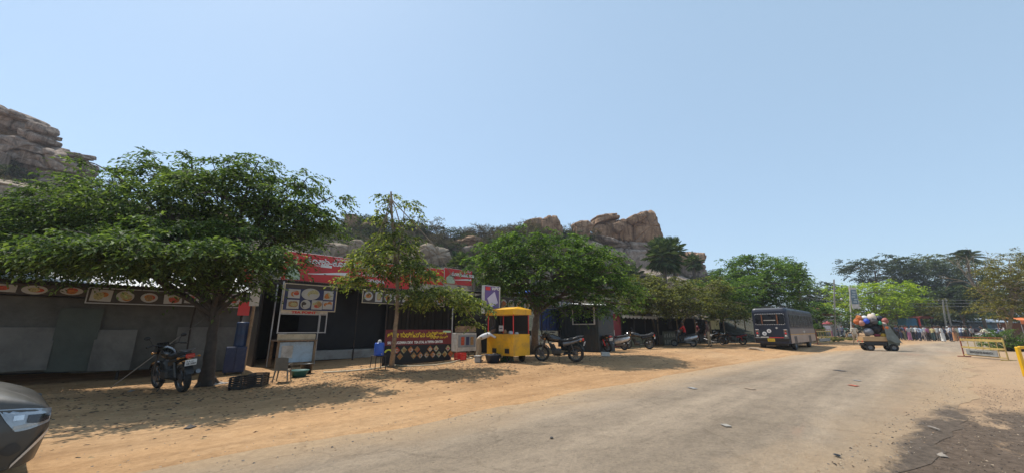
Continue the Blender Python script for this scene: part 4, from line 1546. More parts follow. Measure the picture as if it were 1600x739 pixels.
B = Vector((8.2, 15.8, 3.1))
sg = thing('signboard', 'long red signboard with white lettering on the roof edge of the tea shop', 'signboard', B)
wave = lambda x0, x1, z, h: [(x0 + (x1 - x0) * i / 14, z + h * math.sin(-1.2 + 2.6 * i / 14)) for i in range(15)]
panels = [(3.80, 6.22, 3.12, 4.17, 0), (6.27, 9.0, 3.12, 4.15, 0), (9.05, 10.85, 3.45, 4.22, 0), (10.9, 12.62, 3.55, 4.32, 0)]
for i, (x0, x1, z0, z1, q) in enumerate(panels):
    w = wm(B)
    w.box(((x0 + x1) / 2, 15.82, (z0 + z1) / 2), (x1 - x0, .05, z1 - z0))
    p = w.build('panel', RED, sg)
    w = wm(B)
    for (a, b_) in (((x0, 15.87, z0), (x0, 15.87, z1)), ((x1, 15.87, z0), (x1, 15.87, z1)), ((x0, 15.87, z0), (x1, 15.87, z0)), ((x0, 15.87, z1), (x1, 15.87, z1))):
        w.bar(a, b_, .02, 4)
    w.build('frame', STEEL, sg)
    if i < 3:
        w = wm(B)
        w.box((x1 + .025, 15.79, (z0 + z1) / 2), (.022, .02, z1 - z0 - .01))
        w.build('divider', OFFWHITE, sg)
    if i in (0, 3):
        # white ribbon, rounded tab and the figure with a bottle
        w = wm(B)
        k = .75 if i == 3 else 1
        xs0 = x0 + .75 * (x1 - x0) - (.95 if i == 0 else .75)
        xe = x1 - .06
        up = [(a, b_ + .05 * k * (a - xs0) / (xe - xs0) + .02) for a, b_ in wave(xs0, xe, z0 + .33 * k, .06 * k)]
        dn = [(a, b_ - .05 * k * (a - xs0) / (xe - xs0)) for a, b_ in wave(xs0, xe, z0 + .33 * k, .06 * k)][::-1]
        w.prism(up + dn, 15.785, 15.793)
        w.build('ribbon_print', WHITE_TXT, sg)
        w = wm(B)
        w.box(((x0 + x1) / 2 + .3, 15.79, z0 + .60 * (z1 - z0)), (.42 * k, .008, .10 * k), bev=.003)
        w.build('white_tab', WHITE_TXT, sg)
        w = wm(B)
        w.m = 0
        w.prism([(x0 + .12, z0 + .02), (x0 + .62, z0 + .02), (x0 + .6, z0 + .25), (x0 + .46, z0 + .42), (x0 + .3, z0 + .62 * k), (x0 + .2, z0 + .5 * k), (x0 + .1, z0 + .3)], 15.782, 15.790)
        w.m = 1
        w.prism([(x0 + .2, z0 + .52 * k), (x0 + .42, z0 + .60 * k), (x0 + .62, z0 + .52 * k), (x0 + .64, z0 + .45 * k), (x0 + .4, z0 + .5 * k)], 15.774, 15.781)
        w.build('drinker_print', [mat('mint_print', (.42, .52, .38), .5, 0, .3, 9), mat('cap_print', (.09, .06, .055), .5, 0, .3, 9)], sg)
text('ಕೋಕಾ-ಕೋಲಾ', .30, WHITE_TXT, sg, 4.55 - B.x, 3.80 - B.z, -.032, bold=.008, xs=1.05)
text('ಸವಿಯಿರಿ', .13, WHITE_TXT, sg, 5.62 - B.x, 4.03 - B.z, -.032)
text('ORIGINAL', .08, WHITE_TXT, sg, 4.85 - B.x, 3.715 - B.z, -.032)
text('ಹುಲಿಗೆಮ್ಮ ದೇವಿ', .27, WHITE_TXT, sg, 6.38 - B.x, 3.83 - B.z, -.032, bold=.008)
text('ಟೀ ಸ್ಟಾಲ್ & ಟಿಫಿನ್', .22, WHITE_TXT, sg, 6.36 - B.x, 3.53 - B.z, -.032, bold=.004)
text('HULIGEMMA', .24, WHITE_TXT, sg, 6.42 - B.x, 3.24 - B.z, -.032, bold=.006)
text('Carli', .30, WHITE_TXT, sg, 9.2 - B.x, 3.88 - B.z, -.032, bold=.01)
text('ಕೋಕಾ-ಕೋಲಾ', .24, WHITE_TXT, sg, 11.3 - B.x, 3.98 - B.z, -.032, bold=.008)
text('ಸವಿಯಿರಿ', .10, WHITE_TXT, sg, 12.05 - B.x, 4.2 - B.z, -.032)

# printed boards and the low banner of the shop
B = Vector((8.6, 15.4, 2.4))
hb_ = thing('menu_board', 'long narrow board of dish pictures hanging under the shop roof behind the young tree', 'menu board', B)
dish_board('board_panel', hb_, B, 6.75, 10.7, 15.5, 2.42, 2.92, 9, 6, BOARD_DARK, frame=CREAM)
w = wm(B)
for x in (7.2, 10.2):
    w.bar((x, 15.52, 2.92), (x, 15.7, 3.05), .008, 4)
w.build('hanger', IRON, hb_)

B = Vector((7.65, 12.4, gz(7.6, 12.4)))
bn = thing('banner', 'maroon and black food banner with yellow lettering stretched low in front of the shop', 'banner', B)
w = wm(B)
w.box((7.65, 12.43, 1.08), (2.7, .02, .52))
w.build('maroon_field', MAROON, bn)
w = wm(B)
w.box((7.65, 12.43, .54), (2.7, .02, .56))
w.build('black_field', BLACK_SHEET, bn)
w = wm(B)
rng = random.Random(9)
for k in range(9):
    for j in range(2):
        if rng.random() < .22:
            continue
        px, pz = 6.75 + k * .262 + .13 * j, .66 - .2 * j
        w.m = 0
        w.box((px, 12.417, pz), (.185, .006, .185), ry=rad(45))
        w.m = 1 + rng.randrange(4)
        w.box((px, 12.411, pz), (.165, .006, .165), ry=rad(45))
        w.m = 5 if rng.random() < .6 else 1 + rng.randrange(4)
        w.disc((px + rng.uniform(-.02, .02), 12.406, pz - .015), .062, 'Y', 14, .005)
        w.m = 1 + rng.randrange(4)
        w.disc((px, 12.4015, pz - .01), .04, 'Y', 12, .004)
w.build('dish_prints', [BLACK] + DISHES + [PLATE], bn)
w = wm(B)
P = [(6.34 + .11 + .16 * math.cos(a), .58 + .13 * math.sin(a)) for a in np.linspace(2.9, .35, 9)]
w.prism(P + [(p[0] * .65 + 6.45 * .35, p[1] * .72 + .55 * .28) for p in P[::-1]], 12.408, 12.416)
w.build('lime_print', mat('lime_print', (.62, .68, .06), .5, 0, .1), bn)
text('ಶ್ರೀ ಹುಲಿಗೆಮ್ಮ ದೇವಿ', .225, YELLOW_TXT, bn, 6.36 - B.x, 1.085 - B.z, -.0, bold=.007, xs=.80)
text('ಟೀ ಸ್ಟಾಲ್ &', .12, YELLOW_TXT, bn, 8.02 - B.x, 1.18 - B.z, -.0, bold=.003)
text('ಟಿಫಿನ್ ಸೆಂಟರ್', .12, YELLOW_TXT, bn, 8.02 - B.x, 1.03 - B.z, -.0, bold=.003)
text('SRI HULIGEMMA DEVI  TEA STAL & TIFFIN CENTER', .115, WHITE_TXT, bn, 6.38 - B.x, .87 - B.z, -.0, bold=.004, xs=.86)
w = wm(B)
w.box((8.78, 12.414, 1.265), (.36, .006, .07))
w.build('green_label', GREEN_TXT, bn)
for x in (6.28, 9.02):
    w = wm(B)
    w.tube([(x, 12.47, gz(x, 12.4) - .05), (x + .03, 12.47, 1.3), (x + .05, 12.5, 2.45 if x < 7 else 2.3)], .025, 8)
    w.build('pole', IRON if x < 7 else STEEL, bn)
w = wm(B)
w.box((7.65, 12.5, .18), (2.7, .06, .16))
w.build('kick_board', DARK_WOOD, bn)

# ------------------------------------------------------------------ tea cart
g = gz(4.4, 15)
B = Vector((4.4, 14.9, g))
tc = thing('tea_cart', 'tea cart with a light blue counter under a tall framed board of dish pictures', 'food cart', B)
fr = wm(B)
for x in (3.68, 5.2):
    fr.box((x, 14.85, (1.22 + 2.95) / 2), (.035, .035, 1.73))
for (z, x1) in ((1.24, 5.22), (1.86, 5.22)):
    fr.box(((3.66 + x1) / 2, 14.85, z), (x1 - 3.66, .03, .03))
fr.box((4.98, 14.85, 1.55), (.025, .025, .58))
for x in (3.68, 5.2):
    fr.box((x, 15.6, (g + 2.9) / 2), (.035, .035, 2.9 - g))
fr.build('frame', STEEL, tc)
dish = wm(B)
X0, X1, Z0, Z1 = 3.72, 5.42, 1.98, 2.88
dish.m = 0
dish.box(((X0 + X1) / 2, 14.8, (Z0 + Z1) / 2), (X1 - X0, .03, Z1 - Z0))
dish.m = 6
for (c, d) in ((((X0 + X1) / 2, 14.79, Z1), (X1 - X0 + .06, .05, .03)), (((X0 + X1) / 2, 14.79, Z0), (X1 - X0 + .06, .05, .03)), ((X0 - .015, 14.79, (Z0 + Z1) / 2), (.03, .048, Z1 - Z0 - .03)), ((X1 + .015, 14.79, (Z0 + Z1) / 2), (.03, .048, Z1 - Z0 - .03))):
    dish.box(c, d)
dish.m = 7
dish.box(((X0 + X1) / 2, 14.783, Z1 - .09), (X1 - X0 - .05, .006, .12))
rng = random.Random(2)
for (px, pz, a, c, rd, mm) in ((4.02, 2.55, .2, .16, 0, 2), (4.02, 2.19, .2, .16, 0, 5), (4.55, 2.56, .3, .2, 1, 3), (4.42, 2.2, .16, .16, 1, 1), (4.80, 2.2, .19, .17, 0, 3), (5.16, 2.55, .18, .17, 0, 3), (5.17, 2.2, .18, .15, 0, 2)):
    dish.m = 1
    if rd:
        dish.disc((px, 14.782, pz), a, 'Y', 26, .006, c)
    else:
        dish.box((px, 14.782, pz), (a * 1.9, .006, c * 1.9), bev=.002)
    for q in range(7):
        dish.m = mm if q < 5 else rng.choice((1, 2, 3, 4, 5))
        if mm == 1:
            dish.m = rng.choice((1, 1, 7))
        dish.disc((px + rng.uniform(-.4, .4) * a, 14.776 - q * .0012, pz + rng.uniform(-.4, .4) * c), a * rng.uniform(.3, .55), 'Y', 12, .004, c * rng.uniform(.3, .55))
dish.build('picture_board', [NAVY, PLATE] + DISHES + [CREAM, BOARD_DARK], tc)
w = wm(B)
w.box((4.44, 14.83, 1.925), (1.5, .02, .09))
w.build('name_strip', OFFWHITE, tc)
text('TEA POINT', .105, RED_BRIGHT, tc, 4.02 - B.x, 1.89 - B.z, -.085, bold=.006, xs=1.5)
w = wm(B)
w.box((4.3, 14.86, 1.1), (1.2, .05, .2), bev=.02)
w.build('awning_board', CREAM, tc)
w = wm(B)
w.box((4.32, 15.2, .98), (1.26, .9, .05), bev=.01)
w.build('counter_top', WOOD, tc)
for x in (3.76, 4.9):
    for y in (14.83, 15.6):
        w = wm(B)
        w.box((x, y, (g + .95) / 2), (.07, .06, .95 - g))
        w.build('leg', WOOD, tc)
w = wm(B)
w.box((4.33, 14.83, g + .1), (1.06, .05, .06))
w.build('foot_rail', WOOD, tc)
w = wm(B)
w.box((4.33, 14.87, .6), (1.06, .03, .66))
w.build('front_panel', LIGHTBLUE, tc)
w = wm(B)
w.box((4.05, 14.845, .62), (.34, .012, .4))
w.build('notice', OFFWHITE, tc)

# pots on the counter
for k, (x, y, r, h, lab) in enumerate(((3.95, 15.2, .12, .2, 'round steel tea pot on the left of the tea cart counter'), (4.3, 15.3, .1, .14, 'small steel pan in the middle of the tea cart counter'))):
    w = MB()
    w.lathe([(0, 0), (r * .9, 0), (r, .02), (r, h), (r * .96, h), (r * .9, .02), (0, .03)], seg=18)
    tag(w.build('cooking_pot', STEEL, None, (x, y, 1.006)), lab, 'pot')
# plastic chair, crates, basin
def plastic_chair(label, loc, rz, m):
    t = thing('plastic_chair', label, 'chair', loc, rz)
    w = MB()
    w.box((0, 0, .43), (.42, .42, .03), bev=.012)
    w.build('seat', m, t)
    w = MB()
    w.grid([[(-.2 + .4 * i / 6, .2 + .06 * j / 5 - .03 * (1 - ((i - 3) / 3) ** 2), .44 + .42 * j / 5 + .03 * (1 - ((i - 3) / 3) ** 2) * (j == 5)) for j in range(6)] for i in range(7)])
    w.grid([[(-.2 + .4 * i / 6, .212 + .06 * j / 5 - .03 * (1 - ((i - 3) / 3) ** 2), .44 + .42 * j / 5 + .03 * (1 - ((i - 3) / 3) ** 2) * (j == 5)) for j in range(6)] for i in range(7)][::-1])
    w.build('backrest', m, t)
    for x in (-1, 1):
        w = MB()
        w.tube([(x * .2, .22, .62), (x * .24, 0, .66), (x * .23, -.2, .64), (x * .2, -.22, .43)], .018, 6)
        w.build('armrest', m, t)
        for y in (-1, 1):
            w = MB()
            w.tube([(x * .19, y * .19, .43), (x * .235, y * .23, 0)], [.03, .018], 6)
            w.build('leg', m, t)
    return t


p = on_ground(440, 596)
plastic_chair('small grey brown plastic chair standing in front of the tea cart', (p.x, p.y, p.z), rad(150), mat('taupe_plastic', (.15, .13, .10), .5, 0, .2, 4)).scale = (.72, .72, .68)


def crate(label, loc, rz, d, m, cat='crate', name='crate'):
    t = thing(name, label, cat, loc, rz)
    x, y, z = d
    w = MB()
    w.box((0, 0, .015), (x - .02, y - .02, .03))
    for i in range(5):
        zz = .05 + (z - .06) * i / 4
        for s in (-1, 1):
            w.box((0, s * (y / 2 - .009), zz), (x - .04, .018, (z - .06) / 4 * .62))
            w.box((s * (x / 2 - .009), 0, zz), (.018, y - .04, (z - .06) / 4 * .62))
    w.build('slat_sides', m, t)
    for sx in (-1, 1):
        for sy in (-1, 1):
            w = MB()
            w.box((sx * (x / 2 - .012), sy * (y / 2 - .012), z / 2), (.045, .045, z), bev=.006)
            w.build('corner_post', m, t)
    return t


p = on_ground(378, 606)
crate('black plastic crate lying at the foot of the large tree', (p.x, p.y, p.z), rad(35), (.42, .32, .26), BLACK)
p = on_ground(402, 602)
crate('dark crate beside the black one, nearer the plastic chair', (p.x, p.y, p.z), rad(60), (.45, .32, .28), BOARD_DARK)
p = on_ground(467, 588)
w = MB()
w.lathe([(0, .02), (.16, 0), (.23, .16), (.25, .17), (.24, .18), (.22, .165), (.15, .03), (0, .03)], seg=22)
tag(w.build('basin', mat('teal_plastic', (.03, .13, .12), .5, 0, .2, 4), None, p), 'teal plastic basin on the ground right of the plastic chair', 'basin')
p = on_ground(478, 583)
w = MB()
w.lathe([(0, 0), (.13, 0), (.17, .26), (.185, .27), (.17, .275), (.155, .26), (.12, .02), (0, .02)], seg=20)
tag(w.build('bucket', BLACK, None, p), 'black bucket at the right foot of the tea cart', 'bucket')

# blue cupboard and the blue drum on it, poster pole
p = on_ground(364, 583)
t = thing('metal_cupboard', 'dark blue steel cupboard between the tree trunk and the poster pole', 'cupboard', (p.x, p.y, p.z), rad(-12))
w = MB()
w.box((0, 0, .42), (.52, .45, .74), bev=.015)
w.build('body', BLUE, t)
for x in (-.128, .128):
    w = MB()
    w.box((x, -.231, .42), (.245, .014, .68), bev=.004)
    w.box((x * .3, -.244, .45), (.015, .02, .09))
    w.build('door', BLUE, t)
for x in (-.2, .2):
    for y in (-.17, .17):
        w = MB()
        w.box((x, y, .025), (.05, .05, .06))
        w.build('foot', IRON, t)
w = MB()
w.lathe([(0, 0), (.165, 0), (.17, .03), (.165, .06), (.165, .26), (.172, .28), (.165, .3), (.165, .52), (.172, .55), (.15, .58), (0, .585)], seg=22)
tag(w.build('drum', mat('faded_blue_plastic', (.016, .04, .11), .45, 0, .2, 3), None, (p.x + .06, p.y, p.z + .79)), 'blue plastic drum standing on top of the dark blue cupboard', 'drum').scale = (1, 1, 1.25)
B = at(379, 585, 11.6)
B.z = gz(B.x, B.y)
t = thing('poster_pole', 'tall post with a tattered white and red poster left of the red signboard', 'post', B)
w = MB()
w.tube([(0, 0, -.05), (.02, 0, 1.8), (0, 0, 3.9)], .045, 8)
w.build('post', WOOD, t)
w = MB()
w.grid([[(-.13 + .26 * i / 4, -.06 + .012 * mnoise.noise(Vector((i, j * .7, 2))), 2.0 + 1.8 * j / 12 + .02 * mnoise.noise(Vector((i * 2, 0, j)))) for j in range(13)] for i in range(5)])
w.build('white_poster', OFFWHITE, t)
for (x, z, a, b_) in ((-.27, 3.05, .26, .62), (-.24, 1.92, .3, .42)):
    w = MB()
    w.box((x, -.045, z), (a, .012, b_))
    w.build('red_poster', RED, t)

# water cooler on its stool, display cabinet, odds and ends before the shop
p = on_ground(590, 577)
t = thing('stool', 'low dark stool carrying the blue water cooler', 'stool', p)
w = MB()
w.box((0, 0, .4), (.36, .36, .03), bev=.008)
w.build('seat', IRON, t)
for x in (-.15, .15):
    for y in (-.15, .15):
        w = MB()
        w.bar((x, y, .39), (x * 1.15, y * 1.15, 0), .014, 6)
        w.build('leg', IRON, t)
t = thing('water_cooler', 'blue water jug with a white lid standing on the stool in the dark shop front', 'water jug', (p.x, p.y, p.z + .417))
w = MB()
w.lathe([(0, 0), (.14, 0), (.15, .02), (.15, .34), (.13, .38), (0, .385)], seg=20)
w.build('body', BLUE_BRIGHT, t)
w = MB()
w.lathe([(.06, .386), (.055, .44), (.03, .47), (0, .472)], seg=16)
w.build('lid', OFFWHITE, t)
w = MB()
w.tube([(0, -.15, .06), (0, -.2, .06), (0, -.2, .03)], .012, 6)
w.build('tap', OFFWHITE, t)

B = Vector((10.6, 13.6, gz(10.6, 13.6)))
t = thing('display_cabinet', 'pale display cabinet with posters on its glass, right of the food banner', 'cabinet', B)
w = wm(B)
w.box((10.6, 13.75, .82), (1.05, .5, .75), bev=.01)
w.build('body', OFFWHITE, t)
w = wm(B)
w.box((10.6, 13.49, .86), (.94, .012, .5))
w.build('glass_front', mat('cabinet_glass', (.22, .25, .28), .15, 0, .2, 3), t)
w = wm(B)
for k, (x, m) in enumerate(((10.36, 0), (10.62, 1), (10.86, 2))):
    w.m = m
    w.box((x, 13.478, .87), (.17, .008, .34))
w.build('poster', [FOOD_RED, NAVY, FOOD_BROWN], t)
w = wm(B)
w.box((10.6, 13.6, 1.36), (1.1, .05, .26))
w.build('top_board', WOOD, t)
for x in (10.12, 11.08):
    for y in (13.54, 13.96):
        w = wm(B)
        w.box((x, y, (B.z + .45) / 2), (.05, .05, .45 - B.z))
        w.build('leg', WOOD, t)
p = on_ground(719, 562)
crate('small red plastic crate beside the display cabinet', p, .3, (.36, .28, .26), RED)
# pale hose lying in a long curve before the shop
P = [on_ground(u, v) + Vector((0, 0, .03)) for u, v in ((505, 583), (540, 581), (575, 578), (600, 574), (612, 571), (640, 573), (680, 571), (705, 567), (722, 562), (738, 560), (728, 557), (716, 556))]
sm = []
for a, b_ in zip(P[:-1], P[1:]):
    sm += [a.lerp(b_, i / 3) for i in range(3)]
tag(MB().tube(sm + [P[-1]], .022, 7).build('hose', CREAM), 'pale hose winding over the ground in front of the food banner', 'hose')
p = on_ground(747, 566)
w = MB()
w.box((0, 0, .1), (.22, .2, .2), bev=.02)
w.box((0, 0, .225), (.26, .24, .05), bev=.015)
tag(w.build('stone_block', PLASTER, None, p, .5), 'small pale stone block left of the dark basket', 'block')

# ------------------------------------------------------------------ purple sign on its post
B = Vector((10.05, 11.2, gz(10, 11.2)))
t = thing('sign_post', 'purple and white signboard on a black post left of the yellow food cart', 'sign', B)
w = wm(B)
w.tube([(10.05, 11.22, B.z - .05), (10.05, 11.22, 1.95)], .03, 8)
w.build('post', IRON, t)
w = wm(B)
w.box((10.0, 11.3, 2.47), (.84, .14, 1.06))
w.build('box', OFFWHITE, t)
w = wm(B)
w.box((9.98, 11.223, 2.47), (.72, .012, 1.0))
w.build('purple_face', PURPLE, t)
w = wm(B)
w.prism([(9.72, 2.5), (10.1, 2.78), (10.28, 2.35), (9.9, 2.16)], 11.205, 11.212)
w.build('picture', LILAC, t)
w = wm(B)
w.box((9.76, 11.21, 2.88), (.24, .008, .13))
w.build('red_tag', RED, t)
text('ಇಡ್ಲಿ', .16, WHITE_TXT, t, 9.94 - B.x, 2.84 - B.z, .0, bold=.004)
text('ಮಾಹಿತಿ', .10, WHITE_TXT, t, 9.70 - B.x, 2.04 - B.z, .0, bold=.003)
# ------------------------------------------------------------------ yellow food cart, baskets
B = Vector((10.4, 10.55, gz(10.4, 10.5)))
X0, X1, Y0, Y1 = 9.78, 10.62, 9.85, 11.25
g = B.z
t = thing('food_cart', 'bright yellow roofed food cart with thin red corner posts', 'food cart', B)
w = wm(B)
th = .03
ZB, ZT = g + .24, g + .98
for (c, d) in ((((X0 + X1) / 2, Y0 + th / 2, (ZB + ZT) / 2), (X1 - X0, th, ZT - ZB)), (((X0 + X1) / 2, Y1 - th / 2, (ZB + ZT) / 2), (X1 - X0, th, ZT - ZB)),
               ((X0 + th / 2, (Y0 + Y1) / 2, (ZB + ZT) / 2), (th, Y1 - Y0 - 2 * th, ZT - ZB)), ((X1 - th / 2, (Y0 + Y1) / 2, (ZB + ZT) / 2), (th, Y1 - Y0 - 2 * th, ZT - ZB)),
               (((X0 + X1) / 2, (Y0 + Y1) / 2, ZB + .02), (X1 - X0 - 2 * th, Y1 - Y0 - 2 * th, .03))):
    w.box(c, d)
w.build('body', YELLOW, t)
w = wm(B)
w.box(((X0 + X1) / 2, (Y0 + Y1) / 2, ZT - .12), (X1 - X0 - .08, Y1 - Y0 - .08, .03))
w.build('worktop', STEEL, t)
for x in (X0 + .03, X1 - .03):
    for y in (Y0 + .03, Y1 - .03):
        w = wm(B)
        w.box((x, y, (ZT + g + 1.72) / 2), (.026, .026, g + 1.72 - ZT))
        w.build('corner_post', RED_BRIGHT, t)
# roof: a hip with a deep fascia
w = wm(B)
o = .05
zf0, zf1, zr = g + 1.66, g + 1.85, g + 1.95
xa, xb, ya, yb = X0 - o, X1 + o, Y0 - o, Y1 + o
xm = (xa + xb) / 2
w.add([(xa, ya, zf0), (xb, ya, zf0), (xb, yb, zf0), (xa, yb, zf0), (xa, ya, zf1), (xb, ya, zf1), (xb, yb, zf1), (xa, yb, zf1), (xm, ya + .18, zr), (xm, yb - .18, zr)],
      [(0, 1, 5, 4), (1, 2, 6, 5), (2, 3, 7, 6), (3, 0, 4, 7), (4, 5, 8), (6, 7, 9), (5, 6, 9, 8), (7, 4, 8, 9), (3, 2, 1, 0)])
w.build('roof', YELLOW, t)
for y in (Y0 + .3, Y1 - .3):
    wh = MB()
    wh.M = Matrix.Translation(-B)
    wh.torus((X0 + .1, y, g + .16), .12, .04, 'X', 22, 8)
    wt = wh.build('wheel', RUBBER, t)
    wh = wm(B)
    wh.torus((X1 - .1, y, g + .16), .12, .04, 'X', 22, 8)
    wh.lathe([(0, X1 - .13), (.1, X1 - .12), (.1, X1 - .08), (0, X1 - .07)], (0, y, g + .16), 'X', 14)
    wh.build('wheel', RUBBER, t)
w = wm(B)
for y in (Y0 + .32, Y1 - .42):
    w.box((X0 - .004, y, ZB + .16), (.012, .22, .16))
w.build('vent_opening', BLACK, t)
w = wm(B)
w.box((X0 - .012, Y1 - .78, g + 1.18), (.012, .22, .2))
w.build('notice', OFFWHITE, t)
w = wm(B)
w.box((X0 - .02, Y1 - .78, g + 1.18), (.006, .16, .03))
w.build('notice_print', NAVY, t)

for k, (x, y, r, h, m, lab) in enumerate(((10.0, 10.2, .09, .2, STEEL, 'steel canister at the near corner inside the yellow cart'), (10.05, 10.55, .06, .24, mat('jar_amber', (.30, .14, .04), .25, 0, .2, 5), 'amber jar in the middle of the yellow cart'),
                                          (10.3, 10.2, .07, .16, OFFWHITE, 'white tub beside the steel canister in the yellow cart'), (10.1, 10.85, .11, .14, IRON, 'black pan at the far end inside the yellow cart'))):
    w = MB()
    w.lathe([(0, 0), (r, 0), (r * 1.02, h * .8), (r * .8, h), (r * .7, h * 1.08), (0, h * 1.1)], seg=16)
    tag(w.build('jar', m, None, (x, y, ZT - .104)), lab, 'jar')
p = on_ground(770, 566)
t = thing('basket', 'dark blue plastic basket heaped with rubbish in front of the yellow cart', 'basket', p, .4)
w = MB()
w.lathe([(0, .02), (.2, 0), (.28, .26), (.30, .27), (.29, .285), (.26, .26), (.19, .03), (0, .03)], seg=24)
w.build('shell', mat('blue_black_plastic', (.02, .03, .055), .5, 0, .3, 5), t)
w = MB()
rng = random.Random(4)
for k in range(9):
    a = rng.uniform(0, 6.3)
    w.box((.14 * math.cos(a), .14 * math.sin(a), .25 + rng.uniform(0, .06)), (rng.uniform(.06, .16), rng.uniform(.05, .12), .04), a, rng.uniform(-.5, .5), rng.uniform(-.5, .5), .01)
w.build('rubbish', BLACK, t)
p = on_ground(792, 564)
crate('green plastic crate behind the dark basket at the yellow cart', p, rad(20), (.42, .32, .24), GREEN_CRATE)

# ------------------------------------------------------------------ second shop: boards, blue sheet wall
B = Vector((16.3, 14.6, gz(16, 14.6)))
t = thing('snack_shop', 'low dark shop with dish boards and a blue corrugated wall behind the parked motorcycle', 'shop', B)
w = wm(B)
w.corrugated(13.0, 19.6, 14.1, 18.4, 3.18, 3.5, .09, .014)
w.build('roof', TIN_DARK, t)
w = wm(B)
w.box((16.3, 18.2, 1.7), (6.4, .08, 3.2))
w.build('back_wall', DARK_WOOD, t)
w = wm(B)
w.box((13.1, 16.3, 1.6), (.06, 3.7, 3.0))
w.build('side_wall', DARK_WOOD, t)
dish_board('menu_board', t, B, 13.25, 16.7, 14.35, 2.3, 2.95, 6, 7, BOARD_DARK)
dish_board('menu_board', t, B, 16.75, 19.3, 14.36, 2.55, 3.0, 5, 8, BOARD_DARK)
w = wm(B)
n_ = 40
w.grid([[(16.45 + 2.9 * i / n_, 14.5 + .018 * math.sin(i * 1.57), 1.3 + 1.2 * j) for j in range(2)] for i in range(n_ + 1)], False)
w.grid([[(16.45 + 2.9 * i / n_, 14.506 + .018 * math.sin(i * 1.57), 1.3 + 1.2 * j) for j in range(2)] for i in range(n_ + 1)][::-1], False)
w.build('blue_wall', BLUE_SHEET, t)
w = wm(B)
w.box((17.9, 14.4, 1.28), (2.9, .1, .05))
w.build('shelf', STEEL, t)
for x in (13.3, 16.4, 19.4):
    w = wm(B)
    w.tube([(x, 14.3, B.z - .05), (x, 14.3, 3.2)], .035, 8)
    w.build('post', IRON, t)
w = wm(B)
w.box((14.9, 14.7, .75), (2.6, .6, 1.05), bev=.01)
w.build('counter', DARK_WOOD, t)
# tarpaulin bundle on its roof
w = MB()
P = []
for i in range(13):
    P.append([(-.55 + 1.1 * i / 12, -.35 + .7 * j / 8, .16 * math.sin(math.pi * i / 12) * math.sin(math.pi * j / 8) + .05 * mnoise.noise(Vector((i * .6, j * .6, 3)))) for j in range(9)])
w.grid(P)
w.grid([[(p[0], p[1], -.05) for p in r][::-1] for r in P])
tag(w.build('tarpaulin_bundle', BLUE_BRIGHT, None, (15.6, 14.6, 3.3)), 'bright blue tarpaulin bundled on the roof of the low dark shop', 'tarpaulin')
# cans and sacks stacked under the shelf
rng = random.Random(6)
k = 0
for row in range(3):
    for i in range(8):
        w = MB()
        r = rng.uniform(.10, .13)
        w.lathe([(0, 0), (r, .01), (r * 1.03, .12), (r, .23), (r * .6, .25), (r * .6, .28), (0, .285)], seg=14)
        o = w.build('tin_can', (OFFWHITE, CREAM, PLASTER)[rng.randrange(3)], None, (14.0 + i * .28, 13.95 + .02 * row, gz(14 + i * .28, 13.95) + .29 * row))
        tag(o, 'pale tin can in the stack between the yellow cart and the parked motorcycle', 'can', 'pale cans stacked in front of the snack shop')

# ------------------------------------------------------------------ slate container shop
B = Vector((17.6, 13.0, gz(17.6, 12)))
t = thing('container_kiosk', 'slate grey steel kiosk with a window frame and white corner strip', 'kiosk', B)
w = wm(B)
xs0, xs1, ys0, ys1 = 17.75, 19.3, 11.55, 14.1
w.box(((xs0 + xs1) / 2, (ys0 + ys1) / 2, 1.35), (xs1 - xs0, ys1 - ys0, 2.35), bev=.03)
for k in range(12):
    w.box((xs0 - .008, ys0 + .12 + k * .205, 1.3), (.03, .06, 2.1))
w.build('body', CONTAINER, t)
w = wm(B)
w.box(((xs0 + xs1) / 2 - .1, (ys0 + ys1) / 2, 2.56), (xs1 - xs0 + .5, ys1 - ys0 + .4, .05))
w.build('roof', TIN_DARK, t)
fr = wm(B)
for (c, d) in (((xs0 - .04, 11.75, 2.05), (.05, .07, .9)), ((xs0 - .04, 12.45, 1.62), (.05, 1.33, .05)), ((xs0 - .04, 13.15, 2.05), (.05, .05, .9))):
    fr.box(c, d)
f = fr.build('window', OFFWHITE, t)
w = wm(B)
w.box((xs0 - .032, 12.45, 2.05), (.012, 1.3, .8))
w.build('pane', glass_mat('dark_window'), f)
w = wm(B)
w.box((xs0 - .03, 12.9, .9), (.3, .8, .04))
w.build('shelf', STEEL, t)

# ------------------------------------------------------------------ red-walled shop with scalloped awning
B = Vector((24.5, 14.5, gz(24.5, 14)))
t = thing('awning_shop', 'red-walled shop with a white scalloped awning behind the white scooter', 'shop', B)
w = wm(B)
w.box((22.6, 13.62, 1.3), (1.9, .08, 2.1))
w.build('red_wall', REDWALL, t)
w = wm(B)
w.corrugated(21.4, 24.0, 13.3, 16.5, 2.86, 3.1, .09, .014)
w.build('roof', TIN, t)
w = wm(B)
w.box((22.6, 13.45, 2.62), (2.0, .05, .5))
w.build('grey_fascia', TIN, t)
w = wm(B)
w.box((26.2, 17.2, 1.3), (9.5, .1, 2.5))
w.build('back_wall', BLACK_SHEET, t)
w = wm(B)
w.box((26.2, 15.2, 2.52), (7.6, 4, .06))
w.build('ceiling_sheet', TIN_DARK, t)
w = wm(B)
P = []
for i in range(61):
    x = 23.3 + 5.2 * i / 60
    sc = .10 * abs(math.sin(i * math.pi / 6))
    P.append([(x, 14.2, 2.46), (x, 13.35, 2.28), (x, 13.33, 2.17 - sc)])
w.grid(P, False)
w.grid([[(p[0], p[1] + .006, p[2] - .006) for p in r][::-1] for r in P], False)
w.build('awning', mat('awning_canvas', (.52, .50, .46), .8, 0, .15, 3, (.25, .23, .2), 2), t)
for x in (23.5, 25.2, 26.8, 28.4):
    w = wm(B)
    w.bar((x, 13.5, B.z), (x, 13.5, 2.4), .03, 8)
    w.build('post', IRON, t)
